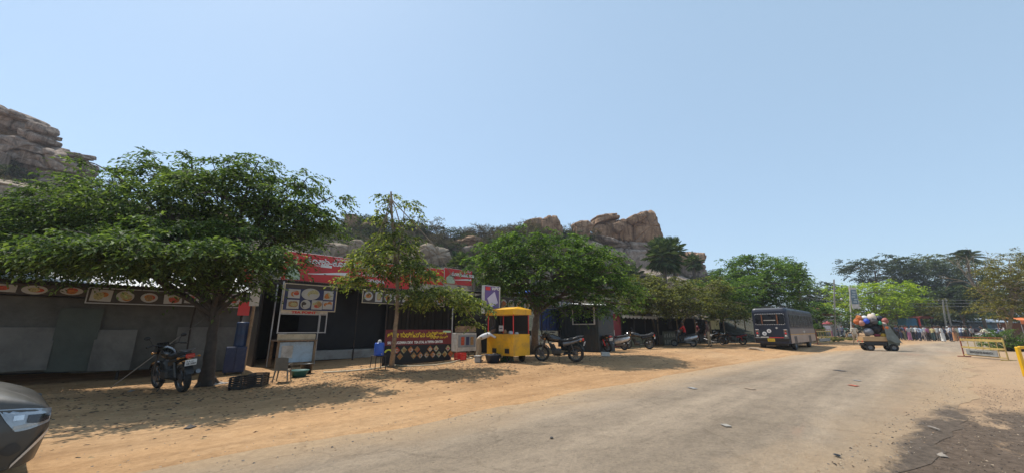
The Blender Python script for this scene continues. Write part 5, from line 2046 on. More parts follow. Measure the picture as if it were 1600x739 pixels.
B = Vector((26, 13.2, gz(26, 13.2)))
w = wm(B)
w.box((25.2, 13.2, .55), (3.4, .15, .8), bev=.01)
for k in range(14):
    w.disc((23.7 + .23 * k, 13.122, .66), .08, 'Y', 10, .012)
w.m = 1
w.box((25.2, 13.2, .98), (3.5, .2, .06))
tag(w.build('low_wall', [mat('mossy_wall', (.13, .12, .07), .9, 0, .45, 4), PLASTER], None, B), 'low patterned wall under the scalloped awning', 'wall')
B = Vector((29.3, 12.9, gz(29.3, 12.9)))
t = thing('gate', 'dark gate with pale diamond patterns beside the leaning olive trunk', 'gate', B)
w = wm(B)
w.box((29.3, 12.9, .68), (2.2, .05, 1.05))
w.build('panel', mat('dull_green_gate', (.09, .09, .06), .7, 0, .4, 3), t)
w = wm(B)
for i in range(5):
    for j in range(2):
        w.box((28.5 + .4 * i, 12.868, .45 + .46 * j), (.2, .012, .28), ry=rad(20 if (i + j) % 2 else -20), bev=.003)
w.build('pattern', mat('dull_white_pattern', (.26, .25, .2), .7, 0, .4, 6), t)

# dark open sheds further along under the trees
B = Vector((40, 16, gz(40, 16)))
t = thing('open_shed', 'long dark open shed behind the motorbikes under the olive trees', 'shed', B)
w = wm(B)
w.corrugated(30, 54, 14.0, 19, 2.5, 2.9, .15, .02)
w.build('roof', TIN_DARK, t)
w = wm(B)
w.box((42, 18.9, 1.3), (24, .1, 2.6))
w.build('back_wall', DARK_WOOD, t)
w = wm(B)
w.box((40, 15.0, .5), (17, .12, .75))
w.build('parapet', BOARD_DARK, t)
for x in (30.3, 34, 38, 42, 46, 50, 53.7):
    w = wm(B)
    w.bar((x, 14.2, 0), (x, 14.2, 2.5), .06, 8)
    w.build('post', WOOD, t)
w = wm(B)
w.box((44.5, 14.6, 1.8), (2.6, .04, .9))
w.build('yellow_cloth', mat('yellow_cloth', (.55, .46, .22), .8, 0, .2, 2), t)

# ------------------------------------------------------------------ two-wheelers  (local: x forward, y left, wheels on z = 0)
ENGINE = mat('oily_engine_grey', (.075, .073, .07), .5, .6, .3, 9)


def wheel_parts(t, x, R, tw, name, rim_m=None, disc=True):
    wt = MB()
    wt.torus((x, 0, R), R - tw * .8, tw * .85, 'Y', 30, 10, tw)
    wh = wt.build(name, RUBBER, t)
    w = MB()
    ri = R - tw * 1.55
    w.torus((x, 0, R), ri, .016, 'Y', 28, 6, tw * .55)
    w.lathe([(0, -.06), (.045, -.06), (.05, 0), (.045, .06), (0, .06)], (x, 0, R), 'Y', 14)
    for k in range(6):
        a = k * math.pi / 3
        w.tube([(x + .03 * math.cos(a), 0, R + .03 * math.sin(a)), (x + ri * math.cos(a), 0, R + ri * math.sin(a))], .014, 5)
    if disc:
        w.disc((x, .055, R), ri * .55, 'Y', 22, .006)
    w.build('rim', rim_m or STEELRIM, wh)


def motorcycle(label, loc, rz, tank_m, seat_m=None, lean=rad(-7), plate=None, group=None, steer=rad(-18), tail_m=None):
    t = thing('motorcycle', label, 'motorcycle', loc, rz, group)
    t.rotation_mode = 'ZYX' if False else 'XYZ'
    t.rotation_euler = (lean, 0, rz)
    tail_m = tail_m or tank_m
    F, Rr = .66, -.62
    wheel_parts(t, Rr, .30, .062, 'rear_wheel')
    wheel_parts(t, F, .30, .05, 'front_wheel')
    w = MB()
    for s in (-1, 1):
        w.tube([(F, s * .085, .30), (F - .10, s * .085, .62), (F - .21, s * .075, .93)], [.024, .022, .02], 8)
    w.build('front_fork', STEELRIM, t)
    w = MB()
    P = []
    for i in range(11):
        a = rad(20 + 130 * i / 10)
        P.append([(F + .345 * math.cos(a), y, .30 + .345 * math.sin(a) - .5 * abs(y) ** 1.5) for y in (-.07, -.045, 0, .045, .07)])
    w.grid(P)
    w.grid([[(p[0], p[1], p[2] - .006) for p in r][::-1] for r in P])
    w.build('front_mudguard', tank_m, t)
    w = MB()
    w.tube([(F - .2, 0, .86), (.1, 0, .72), (-.25, 0, .66), (-.62, 0, .74)], .022, 8)
    w.tube([(F - .22, 0, .84), (.28, 0, .46), (.22, 0, .26), (-.2, 0, .24), (-.28, 0, .62)], .02, 8)
    for s in (-1, 1):
        w.tube([(-.2, s * .1, .32), (Rr, s * .11, .30)], .022, 6)
        w.tube([(-.25, s * .1, .66), (-.85, s * .1, .78)], .016, 6)
    w.build('frame', BLACK, t)
    w = MB()
    for s in (-1, 1):
        w.tube([(Rr + .02, s * .125, .34), (Rr + .12, s * .12, .66)], .03, 10)
    w.build('shock_absorber', RED_BRIGHT if tank_m is BLACK else ENGINE, t)
    w = MB()
    w.box((.08, 0, .36), (.34, .24, .2), bev=.04)
    w.tube([(.16, 0, .42), (.24, 0, .62)], .075, 12)
    for k in range(5):
        w.box((.18 + .018 * k, 0, .47 + .036 * k), (.19, .2, .012), ry=rad(-25))
    w.disc((.04, -.135, .36), .1, 'Y', 18, .03)
    w.build('engine', ENGINE, t)
    w = MB()   # tank: lofted teardrop
    P = []
    prof = [(.46, .03, .05), (.43, .075, .10), (.34, .12, .15), (.2, .14, .165), (.05, .125, .14), (-.06, .085, .09), (-.1, .05, .05)]
    for (x, hw, hh) in prof:
        P.append([(x, hw * math.cos(a), .80 + .03 * (x > .1) + hh * (.75 * math.sin(a) if math.sin(a) < 0 else math.sin(a))) for a in np.linspace(0, 2 * math.pi, 17)[:-1]])
    w.grid(P, True, True)
    w.add(P[0], [tuple(range(16))])
    w.add(P[-1], [tuple(range(16))[::-1]])
    w.build('fuel_tank', tank_m, t)
    w = MB()
    P = []
    for (x, hw, z0, z1) in ((-.02, .075, .76, .83), (-.1, .11, .74, .825), (-.3, .13, .745, .82), (-.5, .13, .77, .86), (-.68, .115, .80, .885), (-.8, .07, .83, .88)):
        P.append([(x, -hw, z0), (x, -hw * 1.02, (z0 + z1) / 2), (x, -hw * .75, z1), (x, 0, z1 + .012), (x, hw * .75, z1), (x, hw * 1.02, (z0 + z1) / 2), (x, hw, z0)])
    w.grid(P, True, True)
    w.add(P[-1], [tuple(range(7))])
    w.build('seat', seat_m or BLACK, t)
    w = MB()
    P = []
    for (x, hw, z0, z1) in ((-.2, .12, .56, .73), (-.45, .13, .62, .76), (-.7, .11, .70, .82), (-.92, .05, .78, .84)):
        P.append([(x, -hw, z0), (x, -hw * 1.1, (z0 + z1) / 2), (x, -hw * .9, z1), (x, hw * .9, z1), (x, hw * 1.1, (z0 + z1) / 2), (x, hw, z0)])
    w.grid(P, True, True)
    w.build('tail_panel', tail_m, t)
    w = MB()
    w.tube([(-.55, .12, .84), (-.8, .13, .93), (-.93, .06, .93), (-.93, -.06, .93), (-.8, -.13, .93), (-.55, -.12, .84)], .013, 7)
    w.build('grab_rail', STEELRIM, t)
    w = MB()
    w.box((-.93, 0, .80), (.06, .17, .1), bev=.02)
    w.build('tail_light', mat('red_lens', (.45, .015, .015), .2, 0, .1, 6, coat=.6), t)
    w = MB()
    w.grid([[(Rr - .30 * math.cos(a) - .03, y, .34 + .33 * math.sin(a)) for y in (-.075, 0, .075)] for a in np.linspace(rad(12), rad(85), 8)])
    w.build('rear_mudguard', BLACK, t)
    w = MB()
    w.box((-.965, 0, .66), (.012, .21, .13), ry=rad(-14))
    pl = w.build('number_plate', plate or WHITE_TXT, t)
    text('KA 37\nEB 2087', .052, BLACK, pl, 0, 0, xyz=(-.978, .085, .67), euler=(rad(90), 0, rad(-90)))
    for s in (-1, 1):
        for (x, z) in ((-.86, .77), (F - .2, .84)):
            w = MB()
            w.bar((x, s * .08, z), (x, s * .17, z), .008, 5)
            w.ball((x, s * .19, z), (.035, .028, .026), 10, 6)
            w.build('indicator', mat('amber_lens', (.55, .22, .03), .25, 0, .1, 6), t)
    # steering head group
    w = MB()
    w.lathe([(0, .1), (.05, .1), (.085, .03), (.09, 0), (.08, -.01), (0, -.015)], (F - .08, 0, .88), 'X', 18)
    w.build('headlight', CHROME, t)
    w = MB()
    w.prism([(F - .2, .80), (F - .06, .80), (F - .02, .88), (F - .1, 1.0), (F - .17, 1.06), (F - .24, .98)], -.11, .11)
    w.build('headlight_cowl', tank_m, t)
    w = MB()
    w.tube([(F - .42, .36, 1.0), (F - .33, .25, 1.03), (F - .26, .06, .98), (F - .26, -.06, .98), (F - .33, -.25, 1.03), (F - .42, -.36, 1.0)], .013, 8)
    for s in (-1, 1):
        w.tube([(F - .36, s * .27, 1.02), (F - .43, s * .38, 1.0)], .02, 8)
        w.tube([(F - .3, s * .25, 1.03), (F - .36, s * .37, 1.0)], .006, 5)
    w.build('handlebar', BLACK, t)
    for s in (-1, 1):
        w = MB()
        w.tube([(F - .33, s * .24, 1.03), (F - .32, s * .28, 1.14), (F - .32, s * .31, 1.18)], .007, 5)
        w.ball((F - .33, s * .34, 1.2), (.014, .062, .042), 12, 8)
        w.build('mirror', BLACK, t)
    w = MB()
    w.tube([(.2, -.1, .34), (.24, -.13, .2), (.0, -.15, .2), (-.3, -.16, .26)], .022, 8)
    w.tube([(-.28, -.16, .26), (-.5, -.165, .32), (-.9, -.17, .44)], [.03, .05, .048], 12)
    w.build('exhaust', STEELRIM, t)
    w = MB()
    w.bar((-.02, .1, .24), (-.06, .26, .03), .012, 6)
    w.build('side_stand', IRON, t)
    for s in (-1, 1):
        w = MB()
        w.bar((.0, s * .12, .24), (.0, s * .26, .26), .016, 6)
        w.build('footrest', RUBBER, t)
    return t


def scooter(label, loc, rz, body_m, seat_m=None, lean=rad(-6), group=None, dark=None):
    t = thing('scooter', label, 'scooter', loc, rz, group)
    t.rotation_euler = (lean, 0, rz)
    dark = dark or BLACK
    F, Rr = .62, -.58
    wheel_parts(t, Rr, .24, .06, 'rear_wheel')
    wheel_parts(t, F, .24, .055, 'front_wheel')
    w = MB()   # front apron
    P = []
    for (z, x, hw, bow) in ((.30, .40, .12, .02), (.45, .44, .20, .05), (.62, .43, .22, .07), (.80, .38, .18, .07), (.93, .33, .11, .06), (1.0, .30, .10, .06)):
        P.append([(x + bow * (1 - (y / hw) ** 2), y, z) for y in np.linspace(-hw, hw, 9)])
    w.grid(P)
    w.grid([[(p[0] - .035, p[1], p[2]) for p in r][::-1] for r in P])
    w.build('front_apron', body_m, t)
    w = MB()
    w.grid([[(F + .28 * math.cos(a), y, .25 + .28 * math.sin(a) - .4 * abs(y) ** 1.5) for y in (-.08, -.05, 0, .05, .08)] for a in np.linspace(rad(15), rad(160), 10)])
    w.build('front_mudguard', body_m, t)
    w = MB()
    for s in (-1, 1):
        w.tube([(F, s * .08, .24), (F - .12, s * .06, .55)], .02, 7)
    w.build('front_fork', dark, t)
    w = MB()
    w.box((.14, 0, .29), (.5, .34, .08), bev=.03)
    w.build('footboard', dark, t)
    w = MB()   # tail body
    P = []
    for (x, hw, z0, z1) in ((-.02, .10, .34, .52), (-.1, .15, .32, .66), (-.3, .19, .36, .74), (-.55, .20, .42, .77), (-.78, .16, .52, .78), (-.92, .06, .62, .74)):
        P.append([(x, hw * math.cos(a) * (1.0 if math.sin(a) < .3 else .9), (z0 + z1) / 2 + (z1 - z0) / 2 * math.sin(a)) for a in np.linspace(0, 2 * math.pi, 15)[:-1]])
    w.grid(P, True, True)
    w.add(P[0], [tuple(range(14))])
    w.add(P[-1], [tuple(range(14))[::-1]])
    w.build('tail_body', body_m, t)
    w = MB()
    P = []
    for (x, hw, z0, z1) in ((-.0, .09, .70, .76), (-.15, .14, .71, .79), (-.45, .15, .74, .83), (-.72, .12, .77, .84), (-.82, .05, .79, .82)):
        P.append([(x, -hw, z0), (x, -hw, z1 - .02), (x, -hw * .7, z1), (x, hw * .7, z1), (x, hw, z1 - .02), (x, hw, z0)])
    w.grid(P, True, True)
    w.build('seat', seat_m or BLACK, t)
    w = MB()
    w.box((-.3, .0, .3), (.4, .2, .16), bev=.04)
    w.build('engine', STEELRIM, t)
    w = MB()
    w.tube([(-.1, -.17, .22), (-.3, -.18, .24)], .02, 7)
    w.tube([(-.28, -.185, .25), (-.85, -.19, .34)], [.045, .055], 12)
    w.build('exhaust', STEELRIM, t)
    w = MB()
    w.ball((.27, 0, 1.03), (.12, .15, .08), 14, 8)
    w.build('handlebar_cover', body_m, t)
    w = MB()
    w.tube([(.16, .35, 1.05), (.24, .2, 1.06), (.24, -.2, 1.06), (.16, -.35, 1.05)], .014, 7)
    w.build('handlebar', dark, t)
    w = MB()
    w.lathe([(0, .02), (.06, .015), (.075, -.03), (0, -.03)], (.385, 0, 1.03), 'X', 16)
    w.build('headlight', CHROME, t)
    for s in (-1, 1):
        w = MB()
        w.tube([(.22, s * .2, 1.07), (.22, s * .26, 1.2)], .006, 5)
        w.ball((.22, s * .27, 1.24), (.012, .055, .05), 12, 8)
        w.build('mirror', CHROME, t)
    w = MB()
    w.box((-.91, 0, .67), (.05, .16, .07), bev=.015)
    w.build('tail_light', mat('red_lens', (.45, .015, .015)), t)
    w = MB()
    w.box((-.9, 0, .5), (.012, .2, .11), ry=rad(-18))
    w.build('number_plate', WHITE_TXT, t)
    w = MB()
    w.tube([(-.6, .13, .84), (-.85, .11, .9), (-.85, -.11, .9), (-.6, -.13, .84)], .013, 6)
    w.build('grab_rail', STEELRIM, t)
    return t


GLOSS_BLACK = mat('gloss_black_paint', (.012, .012, .014), .25, 0, .2, 4, (.06, .05, .04), 3, coat=.6)
DARK_SILVER = mat('dark_silver_paint', (.16, .16, .165), .35, .5, .15, 4, (.12, .10, .08), 3)
SILVER = mat('silver_paint', (.48, .49, .51), .3, .5, .1, 4, (.35, .31, .26), 3, coat=.5)
PEARL = mat('pearl_white_paint', (.70, .70, .69), .3, 0, .06, 4, (.5, .46, .4), 3, coat=.5)
RED_PAINT = mat('red_paint', (.42, .02, .025), .3, 0, .1, 4, (.25, .05, .04), 3, coat=.5)

p = Vector((1.0, 12.2, 0))
motorcycle('black motorcycle with a white number plate parked by the large tree trunk', (p.x, p.y, gz(p.x, p.y) - .0), rad(106), GLOSS_BLACK)
p = Vector((11.62, 9.3, 0))
motorcycle('black and silver motorcycle parked nose to the shops right of the yellow cart', (p.x, p.y, gz(p.x, p.y)), rad(114), GLOSS_BLACK, tail_m=DARK_SILVER)
p = on_ground(944, 550)
motorcycle('all-black motorcycle standing partly behind the white scooter', (p.x + .4, p.y + .5, gz(p.x, p.y)), rad(75), BLACK)
p = on_ground(972, 546)
sc0 = Vector((p.x - .35, p.y + .3, gz(p.x, p.y)))
scooter('silver white scooter parked with its tail to the road, white carton on its footboard', sc0, rad(118), mat('silver_white_paint', (.60, .60, .60), .3, .2, .08, 4, (.42, .37, .3), 3, coat=.5))
w = MB()
w.box((0, 0, .16), (.3, .36, .32), bev=.008)
w.m = 1
w.box((0, -.182, .2), (.22, .006, .12))
w.box((-.152, 0, .2), (.006, .24, .12))
fw = Vector((math.cos(rad(118)), math.sin(rad(118)), 0))
tag(w.build('carton', [OFFWHITE, FOOD_RED], None, sc0 + fw * .08 + Vector((0, 0, .80)), rad(122)), 'white carton with a red print riding on the silver scooter', 'carton')
p = on_ground(1008, 545)
motorcycle('dark motorcycle parked side-on right of the silver scooter', (p.x, p.y + .4, gz(p.x, p.y)), rad(126), GLOSS_BLACK, tail_m=BLACK)
p = on_ground(1074, 541)
RS = Vector((p.x, p.y + .2, gz(p.x, p.y)))
scooter('grey scooter ridden by the person in the red shirt', RS, rad(112), SILVER, lean=0)
p = on_ground(1122, 538)
motorcycle('black motorcycle with a round white lamp under the trees left of the bus', (p.x, p.y + .2, gz(p.x, p.y)), rad(250), GLOSS_BLACK)
p = on_ground(1152, 538)
motorcycle('motorcycle with a red tail standing closest to the bus', (p.x, p.y + .2, gz(p.x, p.y)), rad(110), BLACK, tail_m=RED_PAINT)
p = on_ground(1140, 537)
scooter('dark scooter between the two motorcycles left of the bus', (p.x + .5, p.y + 1.0, gz(p.x, p.y)), rad(120), BLACK)
p = at(1326, 530, 50)
scooter('white scooter parked at the dusty verge beyond the concrete pole', (p.x, p.y, 0.1), rad(120), PEARL)
# ------------------------------------------------------------------ bus (local: x forward from its rear, y left of its right side, z up)
BUS_NAVY = mat('dusty_navy_paint', (.009, .014, .032), .5, 0, .2, 1.2, (.03, .03, .032), 1.0, coat=.1)
BUS_TAN = mat('dusty_beige_paint', (.40, .295, .235), .5, 0, .12, 1.2, (.30, .21, .14), 1.2)
BUS_GREY = mat('grey_brown_paint', (.20, .155, .14), .5, 0, .15, 1.2, (.25, .19, .14), 1.2)
GLASS_DARK = mat('dark_bus_glass', (.012, .014, .018), .3, 0, .2, 3, spec=.3)
AMBER = mat('amber_trim', (.22, .075, .025), .5, 0, .3, 8)


def bus():
    t = thing('bus', 'dark blue and beige bus seen from behind, parked at the edge of the road', 'bus', (30.2, 5.5, 0), 0)
    Wd, Lg, Hh = 2.02, 9.1, 2.74
    cs = []
    for (cx, cz, a0) in ((Wd - .22, Hh - .22, 0), (.22, Hh - .22, 90)):
        for k in range(6):
            a = rad(a0 + 90 * k / 5)
            cs.append((cx + .22 * math.cos(a), cz + .22 * math.sin(a)))
    prof = [(0, .46), (Wd, .46)] + cs
    w = MB()
    secs = [(0.0, .90), (.04, .955), (.12, .99), (.3, 1), (Lg - .3, 1), (Lg - .1, .985), (Lg, .93)]
    P = [[(x, Wd / 2 + (a - Wd / 2) * k, .46 + (b - .46) * (k if b > 1 else 1)) for (a, b) in prof] for (x, k) in secs]
    w.grid(P, False, True)
    w.add(P[0], [tuple(range(len(prof)))])
    w.add(P[-1], [tuple(range(len(prof)))[::-1]])
    w.build('body', BUS_NAVY, t)
    for y, s in ((-.006, 1), (Wd + .006, -1)):
        w = MB()
        w.m = 0
        arches = ((.0 + 1.05, 1.9), (6.05, 6.95))
        for (a, b, z0, z1) in ((.12, 1.02, .5, 1.02), (1.93, 6.02, .5, 1.02), (6.98, Lg - .12, .5, 1.02), (1.02, 1.93, .92, 1.02), (6.02, 6.98, .92, 1.02)):
            w.box(((a + b) / 2, y, (z0 + z1) / 2), (b - a, .012, z1 - z0))
        w.m = 1
        w.box((Lg / 2, y, 1.235), (Lg - .24, .012, .36))
        w.m = 2
        w.box((Lg / 2, y - .003 * s, 1.035), (Lg - .24, .016, .035))
        w.build('side_panel', [BUS_TAN, BUS_GREY, YELLOW], t)
        # emblem: a pale winged shape
        w = MB()
        cx = 4.6
        w.prism([(cx - .5, 1.2), (cx - .1, 1.24), (cx - .05, 1.36), (cx, 1.4), (cx + .05, 1.36), (cx + .1, 1.24), (cx + .5, 1.2), (cx + .1, 1.14), (cx, 1.08), (cx - .1, 1.14)], y - .018 * s, y - .010 * s)
        w.build('emblem', OFFWHITE, t)
        for k in range(8):
            x0 = .35 + k * 1.06
            w = MB()
            w.box((x0 + .48, y, 1.93), (.98, .03, .82), bev=.01)
            f = w.build('window', BLACK, t)
            w = MB()
            w.box((x0 + .25, y - .012 * s, 1.93), (.42, .02, .72))
            w.box((x0 + .71, y - .014 * s, 1.93), (.42, .02, .72))
            w.build('pane', GLASS_DARK, f)
            w = MB()
            for q in range(2):
                w.bar((x0 + .03, y - .03 * s, 1.68 + .12 * q), (x0 + .93, y - .03 * s, 1.68 + .12 * q), .012, 5)
            w.build('guard_rail', IRON, f)
    # rear face
    w = MB()
    w.box((.012, Wd / 2, 2.0), (.05, 1.62, .68), bev=.05)
    rw = w.build('rear_window', BLACK, t)
    w = MB()
    for (y, d) in ((Wd / 2, .78), (.36, .34), (Wd - .36, .34)):
        w.box((-.012, y, 2.0), (.016, d, .56))
    w.build('pane', GLASS_DARK, rw)
    w = MB()
    for k in range(16):
        for z in (1.655, 2.345):
            w.box((-.012, .28 + k * (Wd - .56) / 15, z), (.014, .06, .022))
    for k in range(7):
        for y in (.2, Wd - .2):
            w.box((-.012, y, 1.7 + .1 * k), (.014, .022, .06))
    w.build('dashed_trim', WHITE_TXT, rw)
    w = MB()
    for y in (.58, Wd - .58):
        w.box((-.016, y, 2.0), (.012, .06, .6))
    w.build('amber_strip', AMBER, rw)
    w = MB()
    w.box((-.024, Wd / 2, 1.93), (.012, .66, .05))
    w.build('white_bar', OFFWHITE, rw)
    for y in (.22, Wd - .22):
        w = MB()
        w.box((0, y, 1.1), (.06, .24, .5), bev=.02)
        l = w.build('tail_light', STEELRIM, t)
        for k, m in enumerate((AMBER, RED_BRIGHT, OFFWHITE)):
            w = MB()
            w.lathe([(0, -.05), (.05, -.046), (.062, -.03)], (0, y, 1.26 - .16 * k), 'X', 14)
            w.build('lens', m, l)
    for (y, z) in ((1.4, 1.08), (1.12, 1.25)):
        w = MB()
        w.disc((-.01, y, z), .125, 'X', 24, .016)
        w.m = 1
        w.disc((-.021, y, z), .06, 'X', 18, .006)
        w.build('round_sticker', [WHITE_TXT, mat('grey_print', (.35, .33, .33), .5)], t)
    w = MB()
    w.box((-.008, .68, 1.44), (.012, .1, .1), rx=rad(45))
    w.build('small_sticker', OFFWHITE, t)
    w = MB()
    w.box((-.03, Wd / 2, .74), (.1, Wd - .1, .2), bev=.03)
    w.build('rear_bumper', BLACK, t)
    w = MB()
    w.m = 0
    w.box((-.086, Wd - .62, .86), (.012, .44, .07))
    w.m = 1
    w.box((-.086, .75, .84), (.012, .8, .045))
    w.build('reflector_strip', [OFFWHITE, RED_BRIGHT], t)
    w = MB()
    w.box((-.09, 1.05, .68), (.014, .4, .19))
    p = w.build('number_plate', mat('yellow_plate', (.75, .50, .03), .5, 0, .05), t)
    text('KA 35 F 212', .1, BLACK, p, 0, 0, align='CENTER', xyz=(-.102, 1.05, .65), euler=(rad(90), 0, rad(-90)), xs=.62)
    for x in (1.47, 6.5):
        for y in (.12, Wd - .12):
            w = MB()
            w.torus((x, y, .40), .30, .11, 'Y', 30, 10, .11)
            wh = w.build('wheel', RUBBER, t)
            w = MB()
            s = -1 if y < 1 else 1
            w.lathe([(0, s * .08), (.07, s * .08), (.09, s * .03), (.2, s * .05), (.215, s * .09)], (x, y, .4), 'Y', 20)
            w.build('rim', STEELRIM, wh)
    w = MB()
    w.box((4.5, Wd / 2, .42), (8.4, 1.5, .2))
    w.build('chassis', BLACK, t)
    w = MB()
    for y in (.35, Wd - .35):
        w.bar((.4, y, Hh + .1), (4.4, y, Hh + .1), .018, 6)
        for k in range(5):
            w.bar((.4 + k, y, Hh - .02), (.4 + k, y, Hh + .1), .015, 5)
    for k in range(5):
        w.bar((.4 + k, .35, Hh + .1), (.4 + k, Wd - .35, Hh + .1), .014, 5)
    w.build('roof_rack', IRON, t)
    for s, y in ((-1, 0), (1, Wd)):
        w = MB()
        w.tube([(Lg - .1, y, 2.2), (Lg + .15, y + s * .2, 2.15)], .015, 5)
        w.box((Lg + .15, y + s * .22, 2.0), (.04, .14, .3), bev=.015)
        w.build('wing_mirror', BLACK, t)
    return t


bus()
p = on_ground(1190, 547)
w = MB()
w.tube([(p.x - .1, p.y + .9, .04), (p.x, p.y + .55, .22), (p.x - .3, p.y + .1, .2), (p.x - .5, p.y - .25, .07)], [.05, .08, .09, .07], 9)
tag(w.build('log', BARK_PALE), 'crooked brown log on the sand behind the bus', 'log')

# ------------------------------------------------------------------ car (local: nose at x = 0, body towards -x, y left)
CAR_PAINT = mat('metallic_grey_brown', (.060, .056, .050), .45, .2, .08, 2, (.085, .076, .063), 2, coat=.3)


def car(t, paint, full=True):
    Lg, Hw = 3.75, .83
    wheels = (-.74, -3.12)
    R = .35

    def ztop(x):
        return float(np.interp(x, [-3.75, -3.7, -3.5, -3.2, -2.4, -1.9, -1.15, -.95, -.7, -.45, -.28, -.16, -.08, -.03, 0], [.95, 1.08, 1.38, 1.50, 1.54, 1.50, 1.03, .99, .955, .905, .855, .80, .75, .70, .645]))

    def zbelt(x):
        return float(np.interp(x, [-3.75, -3.4, -2, -.9, -.5, -.3, -.1, 0], [.90, .98, .93, .79, .745, .73, .71, .655]))

    def hw(x):
        return Hw * float(np.interp(x, [-3.75, -3.55, -3.1, -1.0, -.5, -.3, -.16, -.08, -.03, 0], [.80, .95, 1, 1, 1, .995, .98, .945, .88, .78]))

    def zlow(x):
        z = float(np.interp(x, [-3.75, -3.5, -.35, -.1, 0], [.34, .24, .22, .24, .27]))
        for xw in wheels:
            d = abs(x - xw)
            if d < R + .03:
                z = max(z, .31 + math.sqrt(max(0, (R + .03) ** 2 - d * d)))
        return z

    def shift(x, z):   # the nose leans back towards the ground
        k = max(0, 1 + x / .5)
        return -k * (max(0, .50 - z) * .16 + max(0, z - .64) * .10)

    def side_y(x, z):
        zb = zbelt(x)
        f = (z - .22) / (zb - .22)
        return hw(x) * (.94 + .06 * math.sin(math.pi * min(1, max(0, f)) * .8 + .3) + (-.035 if f > .93 else 0))

    xs = sorted(set(list(np.linspace(-3.75, -.2, 72)) + list(np.linspace(-.2, 0, 12)) + [xw + s * d for xw in wheels for s in (-1, 1) for d in (.3, .34, .36, .375, .379)]))
    P = []
    for x in xs:
        row = []
        zl, zb, zt = zlow(x), zbelt(x), ztop(x)
        for j in range(9):
            z = zl + (zb - zl) * j / 8
            row.append((x + shift(x, z), -side_y(x, z), z))
        cab = max(0, zt - 1.05) / .45
        for f, g in ((.93 - .02 * cab, .25), (.84 - .08 * cab, .62), (.68 - .02 * cab, .86), (.4, .97), (0, 1)):
            z = zb + (zt - zb) * g
            row.append((x + shift(x, z), -hw(x) * f, z))
        P.append(row + [(a, -b, c) for (a, b, c) in row[-2::-1]])
    w = MB()
    w.grid(P)
    w.add(P[-1], [tuple(range(len(P[-1])))])
    w.add(P[0], [tuple(range(len(P[0])))[::-1]])
    body = w.build('body', paint, t)

    def patch(name, m, x0, x1, zlo, zhi, off, nx=10, nz=6, side=-1):
        w = MB()
        Q = []
        for i in range(nx + 1):
            x = x0 + (x1 - x0) * i / nx
            a, b = zlo(i / nx), zhi(i / nx)
            Q.append([(x + shift(x, a + (b - a) * j / nz) + off * max(0, 1 + x / .25), side * (side_y(x, a + (b - a) * j / nz) + off), a + (b - a) * j / nz) for j in range(nz + 1)])
        w.grid(Q)
        return w.build(name, m, t)

    for s in (-1, 1):
        hb_lo = lambda q: float(np.interp(q, [0, .15, .38, .6, 1], [.712, .63, .535, .54, .575]))
        hb_hi = lambda q: float(np.interp(q, [0, .5, 1], [.722, .712, .685]))
        patch('headlight', mat('headlight_glass', (.30, .34, .38), .12, .2, .2, 9, coat=.8, spec=.7), -.31, -.012, hb_lo, hb_hi, .007, 16, 8, s)
        patch('lamp_core', mat('dark_bezel', (.04, .04, .045), .25, .3, .2, 9, coat=.8), -.15, -.03, lambda q: .60 - .015 * math.sin(3 * q), lambda q: .66 - .01 * q, .014, 8, 4, s)
        patch('turn_signal', mat('clear_lens', (.36, .34, .32), .2, .4, .2, 14, coat=.6), -.215, -.03, lambda q: .552 + .03 * q, lambda q: .582 + .025 * q, .012, 8, 3, s)
        patch('lamp_bulb', mat('bulb_silver', (.62, .64, .66), .1, .7, .1, 9), -.225, -.17, lambda q: .625, lambda q: .665, .013, 4, 3, s)
        patch('fog_lamp', mat('fog_recess', (.03, .03, .03), .5, 0, .2, 8), -.24, -.13, lambda f: .38 - .03 * math.sin(3.1 * f), lambda f: .40 + .05 * math.sin(3.1 * f), .008, 8, 5, s)
        patch('skid_trim', mat('silver_trim', (.60, .60, .60), .3, .5, .06, 6), -.15, -.012, lambda f: .245 + .23 * f, lambda f: .275 + .25 * f, .012, 10, 4, s)
        patch('side_window', GLASS_DARK, -2.9, -1.45, lambda f: 1.0, lambda f: 1.02, .004, 8, 2, s)
    w = MB()
    w.grid([[(-.004 + shift(0, z) + .008, y, z) for z in (.52, .56, .6, .64)] for y in np.linspace(-.36, .36, 9)])
    w.build('grille', BLACK, t)
    # glass house
    w = MB()
    for s in (-1, 1):
        Q = [(-1.32, s * .79, 1.0), (-2.95, s * .80, 1.02), (-2.85, s * .66, 1.42), (-1.85, s * .655, 1.43)]
        w.add([(a, b + s * .03, c) for (a, b, c) in Q], [(0, 1, 2, 3)])
    w.build('side_glass', GLASS_DARK, t)
    w = MB()
    w.grid([[(-1.2 - .66 * j / 5, y * (1 - .12 * j / 5), 1.075 + .425 * j / 5) for j in range(6)] for y in np.linspace(-.66, .66, 7)])
    w.build('windscreen', GLASS_DARK, t)
    for xw in wheels:
        for s in (-1, 1):
            w = MB()
            w.torus((xw, s * .70, .31), .235, .085, 'Y', 30, 10, .10)
            wh = w.build('wheel', RUBBER, t)
            w = MB()
            w.lathe([(0, s * .06), (.05, s * .06), (.06, s * .03), (.17, s * .04), (.19, s * .08)], (xw, s * .70, .31), 'Y', 20)
            for k in range(5):
                a = k * 2 * math.pi / 5
                w.tube([(xw + .04 * math.cos(a), s * .765, .31 + .04 * math.sin(a)), (xw + .18 * math.cos(a), s * .77, .31 + .18 * math.sin(a))], .025, 6)
            w.build('rim', STEELRIM, wh)
            w = MB()
            w.lathe([(.37, s * .45), (.375, s * .80)], (xw, 0, .31), 'Y', 24, rad(-5), rad(185))
            w.build('wheel_arch', BLACK, t)
    w = MB()
    w.box((-1.95, 0, .25), (2.9, 1.3, .12))
    w.build('underbody', BLACK, t)
